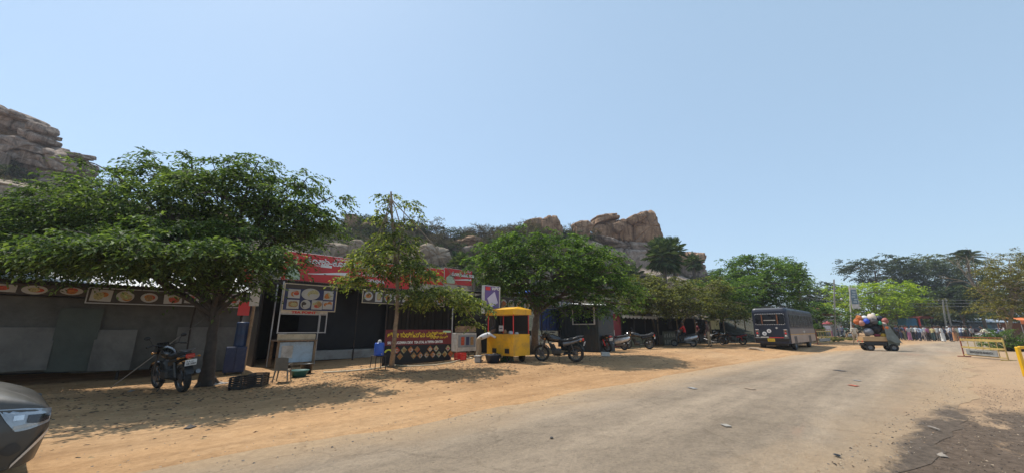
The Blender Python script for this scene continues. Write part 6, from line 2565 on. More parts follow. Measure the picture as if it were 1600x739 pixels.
    for s in (-1, 1):
        w = MB()
        w.ball((-1.42, s * .93, 1.02), (.07, .1, .07), 12, 8)
        w.build('wing_mirror', paint, t)
    return t


cn = at(75, 650, 3.42)
car(thing('parked_car', 'dark grey brown car with clear headlight, only its nose showing at the near left', 'car', (-.425, 6.32, -.03), rad(8)), CAR_PAINT)
for (u, v, t_, m, rz, lab) in ((1527, 529, 52, SILVER, 120, 'silver car parked behind the yellow barricade in front of the blue-grey shed'), (1556, 527, 55, PEARL, 80, 'white car parked beside the silver one near the hedge'),
                               (1512, 528, 54, GLOSS_BLACK, 100, 'black car left of the silver one, behind the crowd'),
                               (1436, 527, 54, mat('dark_blue_paint', (.012, .02, .05), .35, .2, .2, 3), 40, 'dark blue car hidden behind the left part of the crowd'),
                               (1462, 527, 55, mat('charcoal_paint', (.03, .03, .032), .35, .2, .2, 3), 160, 'charcoal car behind the people left of the white robe'),
                               (1410, 527, 53, mat('deep_green_paint', (.012, .035, .025), .35, .2, .2, 3), 60, 'deep green car behind the first people of the crowd'),
                               (1492, 527, 57, mat('wine_paint', (.06, .012, .015), .35, .2, .2, 3), 30, 'wine red car behind the pair of utility poles')):
    b = at(u, v, t_)
    car(thing('parked_car', lab, 'car', (b.x, b.y, .0), rad(rz)), m)

# ------------------------------------------------------------------ small loaded truck (local: x forward from its tailgate, y left of the right side)
B = Vector((34.15, 2.35, 0))
HEAD = rad(-72)
t = thing('goods_truck', 'small goods truck with beige side boards and grey-sheeted cab, heaped with round pots', 'truck', B, HEAD)
TW = 1.15      # local: x forward from the rear, y left of the right side
for y in (.02, TW - .02):
    w = MB()
    w.box((.60, y, .76), (1.18, .04, .28), bev=.01)
    w.build('side_board', mat('beige_paint', (.52, .33, .16), .55, 0, .12, 2, (.36, .23, .12), 2), t)
w = MB()
w.box((.02, TW / 2, .74), (.04, TW - .08, .26), bev=.01)
w.build('tailgate', mat('beige_paint', (.52, .33, .16)), t)
w = MB()
w.box((.6, TW / 2, .6), (1.16, TW - .06, .06))
w.build('bed', IRON, t)
w = MB()
w.prism([(1.2, .36), (1.74, .36), (1.78, .62), (1.70, .98), (1.52, 1.62), (1.2, 1.66)], .06, TW - .06)
w.build('cab', mat('dull_green_paint', (.10, .12, .10), .5, 0, .15, 2), t)
w = MB()
w.box((.85, TW / 2, .42), (1.68, .8, .16))
w.box((.6, .1, .5), (1.1, .08, .16))
w.build('chassis', BLACK, t)
for x in (.3, 1.44):
    for y in (.09, TW - .09):
        w = MB()
        w.torus((x, y, .24), .165, .075, 'Y', 24, 8, .075)
        wh = w.build('wheel', RUBBER, t)
        w = MB()
        s = -1 if y < .6 else 1
        w.lathe([(0, s * .05), (.06, s * .05), (.12, s * .04), (.125, s * .06)], (x, y, .24), 'Y', 16)
        w.build('rim', STEELRIM, wh)
for y in (.1, TW - .1):
    w = MB()
    w.box((-.03, y, .6), (.03, .12, .09), bev=.01)
    w.build('tail_light', RED_BRIGHT, t)
w = MB()


def sheet(off):
    """a grey sheet thrown over the cab, hanging down its right side and front"""
    Q = []
    for i in range(13):
        row = []
        u = i / 12
        for j in range(11):
            z = 1.72 - .105 * j
            sg = .035 * mnoise.noise(Vector((i * .55, j * .4, 4)))
            lean = .055 * max(0, j - 1)
            x = 1.13 + u * (.32 + lean * .75)
            Q_ = (x, -.03 - off + sg - .012 * j, z - .2 * u * (1 if j < 2 else 1) + .04 * math.sin(u * 9) * (j / 10))
            row.append(Q_)
        Q.append(row)
    return Q


w.grid(sheet(0))
w.grid([r[::-1] for r in sheet(.008)])
w.grid([[(1.14 + .38 * i / 5, -.03 + (TW + .03) * j / 5, 1.73 - .2 * i / 5 + .02 * mnoise.noise(Vector((i, j, 3)))) for j in range(6)] for i in range(6)])
w.grid([[(1.52 + .22 * i / 5, -.03 + (TW + .03) * j / 5, 1.53 - .5 * i / 5 + .02 * mnoise.noise(Vector((i, j, 8)))) for j in range(6)] for i in range(6)])
w.build('grey_sheet', mat('grey_sheeting', (.15, .16, .14), .7, 0, .35, 4, bmp=.4), t)
M4 = Matrix.Translation(B) @ Matrix.Rotation(HEAD, 4, 'Z')
POTS = [('orange plastic ball on the upper left of the truck load', (.72, .22, .05), (.25, 1.42, 2.16), .20), ('deep orange ball at the left edge of the truck load', (.66, .17, .04), (.2, 1.58, 1.92), .22),
        ('pinkish clay pot among the orange balls of the load', (.55, .24, .17), (.1, 1.38, 1.82), .22), ('bright blue plastic drum on the left of the load', (.03, .09, .58), (.05, 1.12, 1.94), .20),
        ('white plastic bundle behind the blue drum of the load', (.70, .70, .70), (.4, 1.12, 2.15), .2), ('large cream balloon-like pot on top of the load', (.70, .56, .44), (.35, .76, 2.16), .30),
        ('dark grey kettle below the cream pot', (.10, .09, .09), (.0, .74, 1.93), .22), ('dark navy bundle right of the cream pot', (.02, .025, .05), (.4, .38, 2.12), .22),
        ('green plastic ball in the middle of the load', (.02, .30, .16), (-.02, .50, 1.82), .15), ('terracotta pot on the upper right of the load', (.40, .12, .09), (.2, .18, 1.96), .22),
        ('pale pink pot above the orange one on the right of the load', (.58, .40, .33), (-.02, .30, 1.74), .15), ('orange round pot on the right of the load', (.70, .16, .03), (-.05, .26, 1.52), .2),
        ('grey sack leaning at the left in the truck bed', (.22, .22, .24), (.1, 1.12, 1.28), .3), ('black bundle in the middle of the truck bed', (.012, .012, .014), (.25, .7, 1.45), .34),
        ('yellow cloth bundle lying on the tailgate', (.68, .42, .04), (.08, .42, 1.06), .16), ('dark red cloth roll across the truck bed', (.24, .02, .04), (.12, .72, 1.06), .13),
        ('white bottle-topped pot at the very top of the load', (.65, .62, .55), (.5, .62, 2.36), .14), ('black net bundle at the back of the load', (.02, .02, .02), (.7, .85, 1.75), .5),
        ('brown basket on the back of the load', (.20, .11, .06), (.8, .4, 1.95), .36), ('lime green plastic ring pot near the top of the load', (.40, .50, .04), (.6, .4, 2.3), .13)]
for k, (lab, c, p, r) in enumerate(POTS):
    m = mat('pot_colour_' + 'abcdefghijklmnopqrstuvwxyz'[k], tuple(q * .85 for q in c), .62, 0, .22, 5)
    r *= .84
    p = ((1.52 - p[1]) * 1.0, p[0] * .8 + .12, p[2] - .08)
    w = MB()
    bundle = 'bundle' in lab or 'sack' in lab or 'cloth' in lab
    if bundle:
        rows = []
        for i in range(9):
            ph = math.pi * i / 8
            rows.append([(r * math.sin(ph) * math.cos(q) * (1 + .2 * mnoise.noise(Vector((math.cos(q) * 2, math.sin(q) * 2, i + k)))), (r * (1.6 if 'roll' in lab else 1.15)) * math.sin(ph) * math.sin(q) * (1 + .2 * mnoise.noise(Vector((math.cos(q) * 2, math.sin(q) * 2, i * .7 + k)))), r * math.cos(ph)) for q in np.linspace(0, 2 * math.pi, 15)[:-1]])
        w.grid(rows, True, True)
    else:
        w.lathe([(0, -r), (r * .55, -r * .86), (r * .88, -r * .48), (r, 0), (r * .88, r * .48), (r * .58, r * .83), (r * .34, r * .95), (r * .36, r * 1.08), (r * .30, r * 1.08), (r * .27, r * .9), (0, r * .85)], seg=18)
    nm = 'cloth_bundle' if bundle else 'pot'
    o = w.build(nm, m, None, M4 @ Vector(p), rad(k * 37))
    if not bundle:
        o.rotation_euler = (rad(-25 + 13 * (k % 5)), rad(-30 + 11 * (k % 6)), 0)
    tag(o, lab, 'bundle' if bundle else 'pot', 'pots and bundles heaped on the small truck')

# ------------------------------------------------------------------ people
SKIN = mat('brown_skin', (.16, .085, .05), .6, 0, .08, 5)
HAIR = mat('black_hair', (.012, .010, .009), .6, 0, .2, 20)
SHOE = mat('dark_sandals', (.03, .022, .018), .7, 0, .2, 8)
_bodies = {}


def rot2(l, a):   # a: degrees from straight down, positive forward
    return Vector((l * math.sin(rad(a)), 0, -l * math.cos(rad(a))))


def body_mesh(key, torso=4, head=0, thigh=(4, -6), knee=(4, 6), arm=(8, -8), elbow=(14, 14), abd=(8, 8), seat=None, female=False):
    """one continuous figure facing +X; angles in degrees"""
    if key in _bodies:
        return _bodies[key]
    V, E, Rr, cls = [], [], [], []

    def add(p, r, parent=None, c=0):
        V.append(Vector(p))
        Rr.append(r)
        cls.append(c)
        if parent is not None:
            E.append((parent, len(V) - 1))
        return len(V) - 1

    up = lambda l: Vector((l * math.sin(rad(torso)), 0, l * math.cos(rad(torso))))
    sw = .165 if female else .185
    pel = add((0, 0, 0), .125, None, 2)
    wai = add(up(.18), .115, pel, 1)
    che = add(up(.38), .135, wai, 1)
    nb = add(up(.52), .07, che, 1)
    hd = lambda l: Vector((l * math.sin(rad(torso * .5 + head)), 0, l * math.cos(rad(torso * .5 + head))))
    n0 = V[nb]
    nk = add(n0 + hd(.07), .052, nb, 0)
    hA = add(n0 + hd(.13) + Vector((.015, 0, 0)), .075, nk, 0)
    hB = add(n0 + hd(.21) + Vector((.012, 0, 0)), .092, hA, 0)
    hC = add(n0 + hd(.275), .07, hB, 0)
    hands, feet = [], []
    for i, s in enumerate((1, -1)):
        sh = add(V[che] + up(.09) + Vector((0, s * sw, 0)), .062, che, 1)
        a = arm[i]
        ua = rot2(.28, a)
        ua.y = s * .28 * math.sin(rad(abd[i]))
        ml = add(V[sh] + ua * .5, .052, sh, 1)
        el = add(V[sh] + ua, .043, ml, 1)
        fa = rot2(.25, a + elbow[i])
        fa.y = s * .03
        wr = add(V[el] + fa, .030, el, 0)
        pm = add(V[wr] + fa.normalized() * .06, .036, wr, 0)
        hands.append((V[pm], fa.normalized(), s))
        hp = add(Vector((0, s * .095, -.06)), .10, pel, 2)
        th = thigh[i]
        kn_v = rot2(.42, th)
        mid = add(V[hp] + kn_v * .5, .082, hp, 2)
        kn = add(V[hp] + kn_v, .06, mid, 2)
        sh_v = rot2(.40, th - knee[i])
        cf = add(V[kn] + sh_v * .4, .056, kn, 2)
        an = add(V[kn] + sh_v, .038, cf, 2)
        he = add(V[an] + Vector((.03, 0, -.045)), .04, an, 3)
        to = add(V[an] + Vector((.16, s * .02, -.055)), .034, he, 3)
        feet.append(V[to])
    me = bpy.data.meshes.new('person_cage')
    me.from_pydata([tuple(v) for v in V], E, [])
    o = bpy.data.objects.new('person_cage', me)
    COL.objects.link(o)
    sk = o.modifiers.new('skin', 'SKIN')
    sk.use_smooth_shade = True
    for i, d in enumerate(me.skin_vertices[0].data):
        d.radius = (Rr[i], Rr[i])
        d.use_root = (i == 0)
    ss = o.modifiers.new('sub', 'SUBSURF')
    ss.levels = ss.render_levels = 1
    dg = bpy.context.evaluated_depsgraph_get()
    dg.update()
    ev = bpy.data.meshes.new_from_object(o.evaluated_get(dg))
    bpy.data.objects.remove(o)
    # classify faces by nearest bone
    segs = [(V[a], V[b], cls[b]) for a, b in E]
    w = MB()
    vs = [v.co.copy() for v in ev.vertices]
    for pgn in ev.polygons:
        c = pgn.center
        best, bc = 9, 0
        for a, b, k in segs:
            ab = b - a
            f = max(0, min(1, (c - a).dot(ab) / ab.length_squared))
            d = (c - a - ab * f).length
            if d < best:
                best, bc = d, k
        w.mi.append(bc)
        w.sm.append(True)
        w.f.append(tuple(pgn.vertices))
    w.v = [tuple(v) for v in vs]
    # face, ears and fingers
    w.m = 0
    h = V[hB]
    w.ball(h + Vector((.092, 0, -.012)), (.018, .014, .022), 8, 6)
    for s in (-1, 1):
        w.ball(h + Vector((-.005, s * .09, 0)), (.02, .01, .03), 8, 6)
    w.m = 3
    for s in (-1, 1):
        w.ball(h + Vector((.083, s * .034, .016)), (.012, .015, .008), 8, 6)
    w.ball(h + Vector((.082, 0, -.052)), (.01, .026, .006), 8, 5)
    w.m = 0
    for (p, d, s) in hands:
        side = Vector((0, 1, 0))
        ln = (.072, .082, .078, .062)
        for k in range(4):
            q = p + side * (-.024 + .016 * k)
            bend = Vector((.35, -s * .25, 0))
            w.tube([q, q + d * ln[k] * .55 + bend * .006, q + (d + bend * .5).normalized() * ln[k]], [.0095, .0088, .007], 6)
        w.tube([p - d * .03 + Vector((.02, 0, 0)), p + Vector((.042, -s * .01, 0)), p + d * .03 + Vector((.05, -s * .015, 0))], [.012, .010, .008], 6)
    low = min(v[2] for v in w.v)
    dz = -low if seat is None else 0
    w.v = [(a, b, c + dz) for (a, b, c) in w.v]
    tmp = w.build('person', [SKIN, WHITE, NAVY, SHOE])
    mesh = tmp.data
    bpy.data.objects.remove(tmp)
    # hair cap
    w = MB()
    hh = h + Vector((-.016, 0, .022 + dz))
    rows = []
    for i in range(7):
        ph = rad(8 + 98 * i / 6)
        rows.append([(hh.x + .102 * math.sin(ph) * math.cos(q) * (1 if math.cos(q) < .3 or i < 4 else .93), hh.y + .10 * math.sin(ph) * math.sin(q), hh.z + .092 * math.cos(ph) + (.035 if math.cos(q) > .4 and i > 4 else 0)) for q in np.linspace(0, 2 * math.pi, 17)[:-1]])
    w.grid(rows, True, True)
    w.add(rows[0], [tuple(range(16))])
    if female:
        w.ball(hh + Vector((-.10, 0, -.04)), (.05, .055, .055), 10, 8)
    tmp = w.build('hair', HAIR)
    hair = tmp.data
    bpy.data.objects.remove(tmp)
    _bodies[key] = (mesh, hair, dz)
    return _bodies[key]


POSES = {
    'stand': dict(),
    'walk': dict(thigh=(22, -16), knee=(6, 22), arm=(-20, 20), elbow=(14, 20)),
    'hip': dict(arm=(-18, 6), elbow=(70, 12), abd=(28, 8), thigh=(2, -3)),
    'folded': dict(arm=(14, 14), elbow=(82, 88), abd=(6, 6)),
    'phone': dict(arm=(25, 4), elbow=(95, 16), head=16),
    'woman': dict(female=True, arm=(6, -4), elbow=(25, 16)),
    'stoop': dict(torso=42, head=10, arm=(30, 40), elbow=(20, 20), thigh=(12, 4), knee=(14, 10)),
    'bend': dict(torso=72, head=-6, arm=(50, 62), elbow=(10, 12), thigh=(10, -4), knee=(12, 6)),
    'ride': dict(torso=10, head=2, arm=(48, 48), elbow=(24, 24), abd=(12, 12), thigh=(72, 72), knee=(88, 88), seat=True),
}
CLOTH = {}


def cloth(c):
    if c not in CLOTH:
        CLOTH[c] = mat('cloth_' + '_'.join(str(int(100 * q)) for q in c), c, .85, 0, .12, 7)
    return CLOTH[c]


def person(label, loc, rz, pose, shirt, lower, skirt=None, group=None, k=1.0, cap=None):
    mesh, hair, dz = body_mesh(pose, **POSES[pose])
    o = bpy.data.objects.new('person', mesh)
    COL.objects.link(o)
    o.location = loc
    o.rotation_euler = (0, 0, rz)
    o.scale = (k, k, k)
    for i, m in ((1, cloth(shirt)), (2, cloth(lower))):
        o.material_slots[i].link = 'OBJECT'
        o.material_slots[i].material = m
    h = bpy.data.objects.new('hair', hair)
    COL.objects.link(h)
    h.parent = o
    if cap:
        h.material_slots[0].link = 'OBJECT'
        h.material_slots[0].material = cloth(cap)
    if skirt:
        w = MB()
        rows = []
        for (z, r) in ((.98, .135), (.90, .165), (.7, .17), (.45, .175), (.2, .185), (.07, .2)):
            rows.append([(r * math.cos(q) * (1 + .06 * math.cos(7 * q)), r * .95 * math.sin(q) * (1 + .06 * math.cos(7 * q)), z) for q in np.linspace(0, 2 * math.pi, 29)[:-1]])
        w.grid(rows, True, True)
        w.build('waist_cloth', cloth(skirt), o)
    tag(o, label, 'person', group)
    return o


wht, nav, blk, sky_b, pnk, tan_, gry, olv, red_, mar, cre = (.62, .62, .60), (.02, .03, .07), (.018, .018, .02), (.36, .46, .62), (.42, .16, .28), (.36, .27, .17), (.22, .22, .22), (.12, .13, .08), (.50, .03, .03), (.20, .03, .04), (.56, .50, .40)
# rider, his neighbour, the person stooping into the yellow cart
rd = rad(112)
o = person('person in a red shirt sitting on the grey scooter with both hands on the handlebar', (RS.x - .12 * math.cos(rd), RS.y - .12 * math.sin(rd), RS.z + .90), rd, 'ride', red_, blk)
p = on_ground(1109, 541)
person('person in tan trousers and a dark shirt standing behind the rider in red', p, rad(100), 'stand', (.09, .05, .04), tan_)
p = on_ground(1098, 538)
person('person in a maroon shirt between the rider in red and the one in tan trousers', (p.x + 1, p.y + .6, p.z), rad(120), 'hip', mar, blk)
person('person in a white shirt and pale trousers bending down into the yellow cart', (9.42, 11.3, gz(9.4, 11.3)), rad(-38), 'bend', (.62, .62, .64), tan_, k=.88)
p = on_ground(1339, 539)
person('person in a cream shirt and trousers walking beside the loaded truck', p, rad(200), 'walk', cre, (.42, .36, .28))
# the crowd along the far end of the road
CROWD = [
    (1404, 530.5, 45, 'folded', nav, blk, None, 'in dark clothes with folded arms, first of the crowd right of the loaded truck'),
    (1410, 530, 47, 'stand', blk, nav, None, 'in a black shirt near the left end of the crowd'),
    (1416, 530.5, 46, 'hip', nav, olv, None, 'in a navy shirt and olive trousers with one hand on the hip'),
    (1422.5, 530, 46, 'woman', (.45, .42, .44), pnk, pnk, 'in a grey blouse and long pink skirt in the crowd'),
    (1429, 530.5, 46, 'stand', (.40, .42, .40), blk, None, 'in a grey-green shirt right of the one in the pink skirt'),
    (1434.5, 530, 47, 'folded', wht, nav, None, 'in a white shirt with folded arms and dark blue trousers'),
    (1439, 531, 45, 'phone', (.30, .38, .50), nav, None, 'in a dull blue shirt looking down at a phone'),
    (1443, 530.5, 46, 'walk', sky_b, (.50, .45, .44), None, 'in a light blue shirt and pale trousers walking in the crowd'),
    (1447.5, 530, 47, 'stand', wht, (.42, .36, .34), None, 'in a white shirt and beige trousers in the middle of the crowd'),
    (1452, 530.5, 46, 'hip', pnk, blk, None, 'in a pink shirt and black trousers in the crowd'),
    (1456, 530, 46, 'walk', (.42, .38, .28), nav, None, 'in a khaki shirt and navy trousers in the crowd'),
    (1460, 530.5, 45, 'stand', (.50, .42, .20), (.05, .09, .09), None, 'in a mustard shirt and dark green trousers'),
    (1464, 530, 47, 'folded', mar, blk, None, 'in a maroon shirt with folded arms behind the mustard shirt'),
    (1467.5, 530.5, 46, 'stand', (.5, .5, .48), gry, None, 'in an off-white shirt and grey trousers left of the white robe'),
    (1471, 530, 47, 'phone', blk, (.06, .03, .03), None, 'in a black shirt and brown trousers just left of the white robe'),
    (1475, 532, 43.5, 'stand', (.72, .72, .70), wht, (.72, .72, .70), 'in a long white robe standing clear of the crowd'),
    (1480.5, 530.5, 46, 'walk', nav, blk, None, 'in navy clothes right behind the white robe'),
    (1488, 532.5, 43, 'hip', (.58, .62, .72), nav, None, 'in a pale blue-white shirt and navy trousers nearest the road'),
    (1485, 530, 47, 'stand', wht, gry, None, 'in a white shirt and cap behind the pale blue-white one'),
    (1493.5, 531, 45, 'woman', (.48, .30, .24), (.45, .2, .1), (.45, .22, .10), 'in a rust-coloured skirt left of the yellow barricade'),
    (1498, 531, 45, 'stand', (.50, .52, .40), tan_, None, 'in a pale green shirt behind the left post of the barricade'),
    (1504, 531, 44, 'folded', (.42, .50, .66), nav, None, 'in a light blue shirt behind the left half of the barricade'),
    (1522, 531.5, 43, 'walk', (.32, .32, .34), blk, None, 'in a grey shirt and black trousers beside the silver car'),
    (1406.5, 529, 49, 'stand', (.10, .02, .03), blk, None, 'in a wine-coloured shirt in the back row near the loaded truck'),
    (1413, 529, 49, 'hip', (.02, .06, .20), blk, None, 'in a royal blue shirt in the back row at the left'),
    (1419, 529, 50, 'folded', (.30, .03, .03), nav, None, 'in a bright red shirt in the back row behind the pink skirt'),
    (1426, 529, 50, 'phone', blk, gry, None, 'in a black shirt and grey trousers in the back row'),
    (1431.5, 529, 49, 'stand', (.05, .06, .08), blk, None, 'in a charcoal shirt behind the grey-green one'),
    (1437, 529, 50, 'walk', (.20, .14, .10), blk, None, 'in a brown shirt in the back row behind the dull blue one'),
    (1445.5, 529, 50, 'stand', blk, nav, None, 'all in black behind the light blue shirt'),
    (1450, 529, 51, 'hip', (.04, .10, .06), blk, None, 'in a dark green shirt behind the pink one'),
    (1458, 529, 50, 'phone', nav, gry, None, 'in a navy shirt behind the khaki and mustard ones'),
    (1470, 529, 50, 'folded', (.16, .03, .10), blk, None, 'in a plum shirt in the back row left of the white robe'),
    (1478, 529, 50, 'stand', (.03, .03, .035), blk, None, 'in black between the white robe and the navy clothes, back row'),
    (1490.5, 529, 50, 'walk', (.04, .05, .10), blk, None, 'in indigo in the back row left of the barricade'),
    (1496, 529, 49, 'hip', (.28, .14, .05), nav, None, 'in an orange-brown shirt behind the rust-coloured skirt'),
    (1501, 529.5, 48, 'stand', (.02, .03, .02), blk, None, 'in very dark clothes by the left post of the barricade'),
    (1508.5, 530, 47, 'phone', (.55, .55, .50), blk, None, 'in a cream shirt and black trousers behind the barricade'),
    (1515, 530, 46, 'folded', (.03, .05, .04), blk, None, 'in a dark green-black shirt behind the middle of the barricade'),
    (1540, 531, 44, 'stand', (.06, .07, .12), nav, None, 'in slate blue between the silver car and the white one'),
    (1551, 537, 35, 'stoop', (.66, .62, .48), mar, None, 'in a cream shirt stooping behind the right half of the barricade'),
    (1562, 535, 37, 'stoop', (.20, .22, .42), blk, None, 'in a blue patterned shirt stooping near the hedge'),
    (1571, 534, 39, 'stand', (.58, .55, .56), gry, None, 'in a whitish shirt partly hidden by the hedge'),
    (1301, 527, 62, 'stand', (.55, .48, .55), pnk, None, 'in a lilac shirt left of the concrete lamp pole'),
    (1311, 527, 60, 'hip', nav, blk, None, 'in a dark blue shirt right of the concrete lamp pole'),
    (1318, 527, 58, 'stand', (.16, .18, .26), nav, None, 'in a slate shirt standing by the white scooter'),
    (1323, 527, 61, 'folded', (.05, .22, .14), blk, None, 'in a green shirt behind the white scooter'),
]
rng = random.Random(44)
for (u, v, t_, ps, c1, c2, sk_, lab) in CROWD:
    b = at(u, v, t_)
    person('person ' + lab, (b.x, b.y, max(0, ground_z(b.x, b.y))), rng.uniform(0, 6.28), ps, c1, c2, sk_, 'people gathered at the far end of the road' if u > 1400 else 'people by the lamp pole', rng.uniform(.96, 1.05), (.62, .6, .56) if 'cap' in lab else None)

# ------------------------------------------------------------------ barricades, poles, far buildings
BARR_Y = mat('barricade_yellow', (.46, .34, .10), .6, 0, .2, 4, (.34, .20, .09), 3)


def barricade(label, a, b, h, words=None, board=True):
    a, b = Vector(a), Vector(b)
    d = (b - a)
    ln = d.length
    t = thing('barricade', label, 'barricade', a, math.atan2(d.y, d.x))
    for x in (0, ln):
        w = MB()
        w.bar((x, 0, 0), (x, 0, h), .028, 8)
        w.bar((x, -.25, .03), (x, .25, .03), .025, 8)
        w.build('end_post', mat('rusty_red', (.26, .07, .045), .7, 0, .3, 6) if x == 0 else BARR_Y, t)
    for z, hh, m in ((h, .04, AMBER), (h * .87, .11, BARR_Y), (h * .5, .08, BARR_Y), (.12, .04, BARR_Y)):
        w = MB()
        w.box((ln / 2, 0, z), (ln, .03, hh))
        w.build('rail', m, t)
    for k in range(1, 6):
        w = MB()
        w.bar((ln * k / 6, .02, .12), (ln * k / 6, .02, h), .014, 6)
        w.build('upright', BARR_Y, t)
    if board:
        w = MB()
        w.box((ln * .48, -.04, h * .28), (ln * .72, .02, .26))
        bo = w.build('grey_board', mat('board_grey', (.27, .28, .27), .6, 0, .15, 4, (.16, .16, .16), 3), t)
        if words:
            text(words, .14, mat('dark_print', (.05, .05, .055), .6), bo, 0, 0, align='CENTER', xyz=(ln * .48, -.056, h * .24), euler=(rad(90), 0, 0), bold=.004)
    return t


a, b = on_ground(1507, 557), on_ground(1576, 563)
barricade('rusty yellow barricade with a grey lettered board standing on the right verge', a, b, .98, 'SWACHHATA BHARATA')
a, b = on_ground(1278, 537), on_ground(1301, 536)
barricade('yellow barricade just beyond the right side of the bus', (a.x, a.y, a.z), (b.x, b.y, b.z), 1.25, None)
p = on_ground(1603, 588)
t = thing('barricade', 'bright yellow bar frame cut by the right edge of the photo', 'barricade', p, YAW - rad(90))
YB = mat('bright_yellow_bar', (.75, .42, .01), .45, 0, .08, 4)
w = MB()
w.box((0, 0, .42), (.09, .09, .84), bev=.015)
w.build('post', YB, t)
w = MB()
w.box((.62, 0, .82), (1.15, .07, .08), bev=.01)
w.build('rail', YB, t)
w = MB()
w.box((1.25, 0, .42), (.09, .09, .84), bev=.015)
w.build('post', YB, t)

CONC = mat('concrete_pole_grey', (.34, .33, .31), .9, 0, .12, 4)


def pole(label, u, vb, vt, t_, r, lean_u=0, extra=None):
    b = at(u, vb, t_)
    b.z = 0
    k = at(u + lean_u, vt, t_)
    t = thing('utility_pole', label, 'pole', b)
    w = MB()
    w.tube([(0, 0, -.2), k - b], [r, r * .75], 10)
    w.build('shaft', CONC, t)
    if extra:
        extra(t, k - b)
    return t, k


def lamp(t, top):
    w = MB()
    c = Vector((top.x, top.y, top.z * .66))
    w.tube([c, c + RIGHT * .4 + Vector((0, 0, .12))], .02, 6)
    w.build('bracket', IRON, t)
    w = MB()
    w.ball(c + RIGHT * .45 + Vector((0, 0, .06)), (.13, .13, .16), 12, 8)
    w.build('lamp_globe', WHITE, t)


def arms(t, top):
    w = MB()
    w.box(top * .97, (.08, 1.5, .08), YAW)
    w.build('crossarm', IRON, t)
    for s in (-1, 0, 1):
        w = MB()
        c = top * .97 + Vector((0, 0, .04)) + Vector((-math.sin(YAW), math.cos(YAW), 0)) * s * .6
        w.lathe([(0, 0), (.04, 0), (.03, .08), (.05, .1), (.03, .16), (0, .17)], c, 'Z', 10)
        w.build('insulator', OFFWHITE, t)


pole('concrete pole with a white lamp globe in front of the red-roofed house', 1305, 530, 436, 50, .11, -2, lamp)
_, ka = pole('pale utility pole, left of the close pair, above the crowd', 1480, 528, 468, 55, .12, -7, arms)
_, kb = pole('utility pole leaning to the left, right one of the close pair', 1490, 528, 466, 56, .12, -13)
_, kc = pole('slender pale pole leaning at the blue stall', 1426, 528, 497, 58, .08, -7)
wl = at(1240, 452, 62)
wr = at(1700, 452, 70)
for k, dz in enumerate((0, .45, .9)):
    P = []
    for (a, b) in ((wl, ka), (ka, wr)):
        for i in range(13):
            f = i / 12
            q = a.lerp(b, f)
            q.z += -dz - 1.2 * math.sin(math.pi * f) * .6
            P.append(q)
    tag(MB().tube(P, .018, 4, False).build('overhead_wire', mat('wire_grey', (.30, .31, .30), .5, .3)), ('topmost', 'middle', 'lowest')[k] + ' of the three overhead wires running to the utility poles', 'wire')

# hanging banner on its mast
b = at(1330, 528, 54)
b.z = 0
tp = at(1327.5, 446, 54)
t = thing('banner_mast', 'tall mast with a grey-blue printed banner in front of the lime tree', 'banner', b)
w = MB()
w.tube([(0, 0, -.1), tp - b], [.08, .06], 8)
w.build('mast', WHITE, t)
c0 = at(1334.5, 465, 54) - b
w = MB()
w.box(c0, (.05, 1.05, 2.9), YAW - rad(20) + rad(20))
pn = w.build('panel', OFFWHITE, t)
w = MB()
d = -FWD * .035
w.box(c0 + d + Vector((0, 0, .15)), (.012, .92, 2.0), YAW)
w.m = 1
for k in range(5):
    w.box(c0 + d * 1.4 + Vector((0, 0, -.55 + .35 * k)) + RIGHT * (.15 * math.sin(k * 2.1)), (.012, .5, .2), YAW)
w.build('print', [mat('banner_blue', (.12, .19, .23), .6, 0, .4, 3), mat('banner_pale', (.36, .42, .44), .6, 0, .3, 3)], pn)

# red-roofed house
b = at(1302, 515, 78)
b.z = 0
t = thing('house', 'low house with a sloping red roof beyond the bus', 'house', b, YAW - rad(90) + rad(10))
w = MB()
w.box((0, 2, 1.7), (4.6, 4, 3.4))
w.build('wall', PLASTER, t)
w = MB()
zr = at(1290, 477, 78).z
w.prism([(-2.0, zr), (2.9, zr - 1.7), (2.9, zr - 1.85), (-2.0, zr - .16)], -.5, 4.5)
w.prism([(-2.0, zr), (-4.2, zr - 1.2), (-4.2, zr - 1.35), (-2.0, zr - .16)], -.5, 4.5)
w.build('roof', mat('red_tin_roof', (.42, .11, .075), .6, .1, .15, 2, (.50, .24, .17), 1.5), t)
w = MB()
w.box((1.6, -.02, 1.6), (1.1, .06, 1.1))
w.build('window', OFFWHITE, t)
# signs and stalls by the pole
b = at(1296, 528, 60)
t = thing('sign_board', 'white and lilac notice board behind the yellow barricade by the bus', 'sign', (b.x, b.y, 0), YAW - rad(90))
w = MB()
w.box((0, 0, 1.5), (1.1, .05, .8))
w.build('face', mat('pale_notice', (.52, .53, .62), .6, 0, .15, 3), t)
for x in (-.5, .5):
    w = MB()
    w.bar((x, 0, 0), (x, 0, 1.9), .03, 6)
    w.build('leg', IRON, t)
b = at(1299, 528, 66)
t = thing('umbrella', 'faded red umbrella open behind the concrete lamp pole', 'umbrella', (b.x, b.y, 0))
w = MB()
w.lathe([(0, 2.75), (.4, 2.65), (.85, 2.4), (.95, 2.2), (.83, 2.38), (0, 2.7)], seg=16)
w.build('canopy', mat('faded_red_cloth', (.38, .07, .09), .8, 0, .15, 3), t)
w = MB()
w.bar((0, 0, 0), (0, 0, 2.7), .025, 6)
w.build('shaft', STEEL, t)
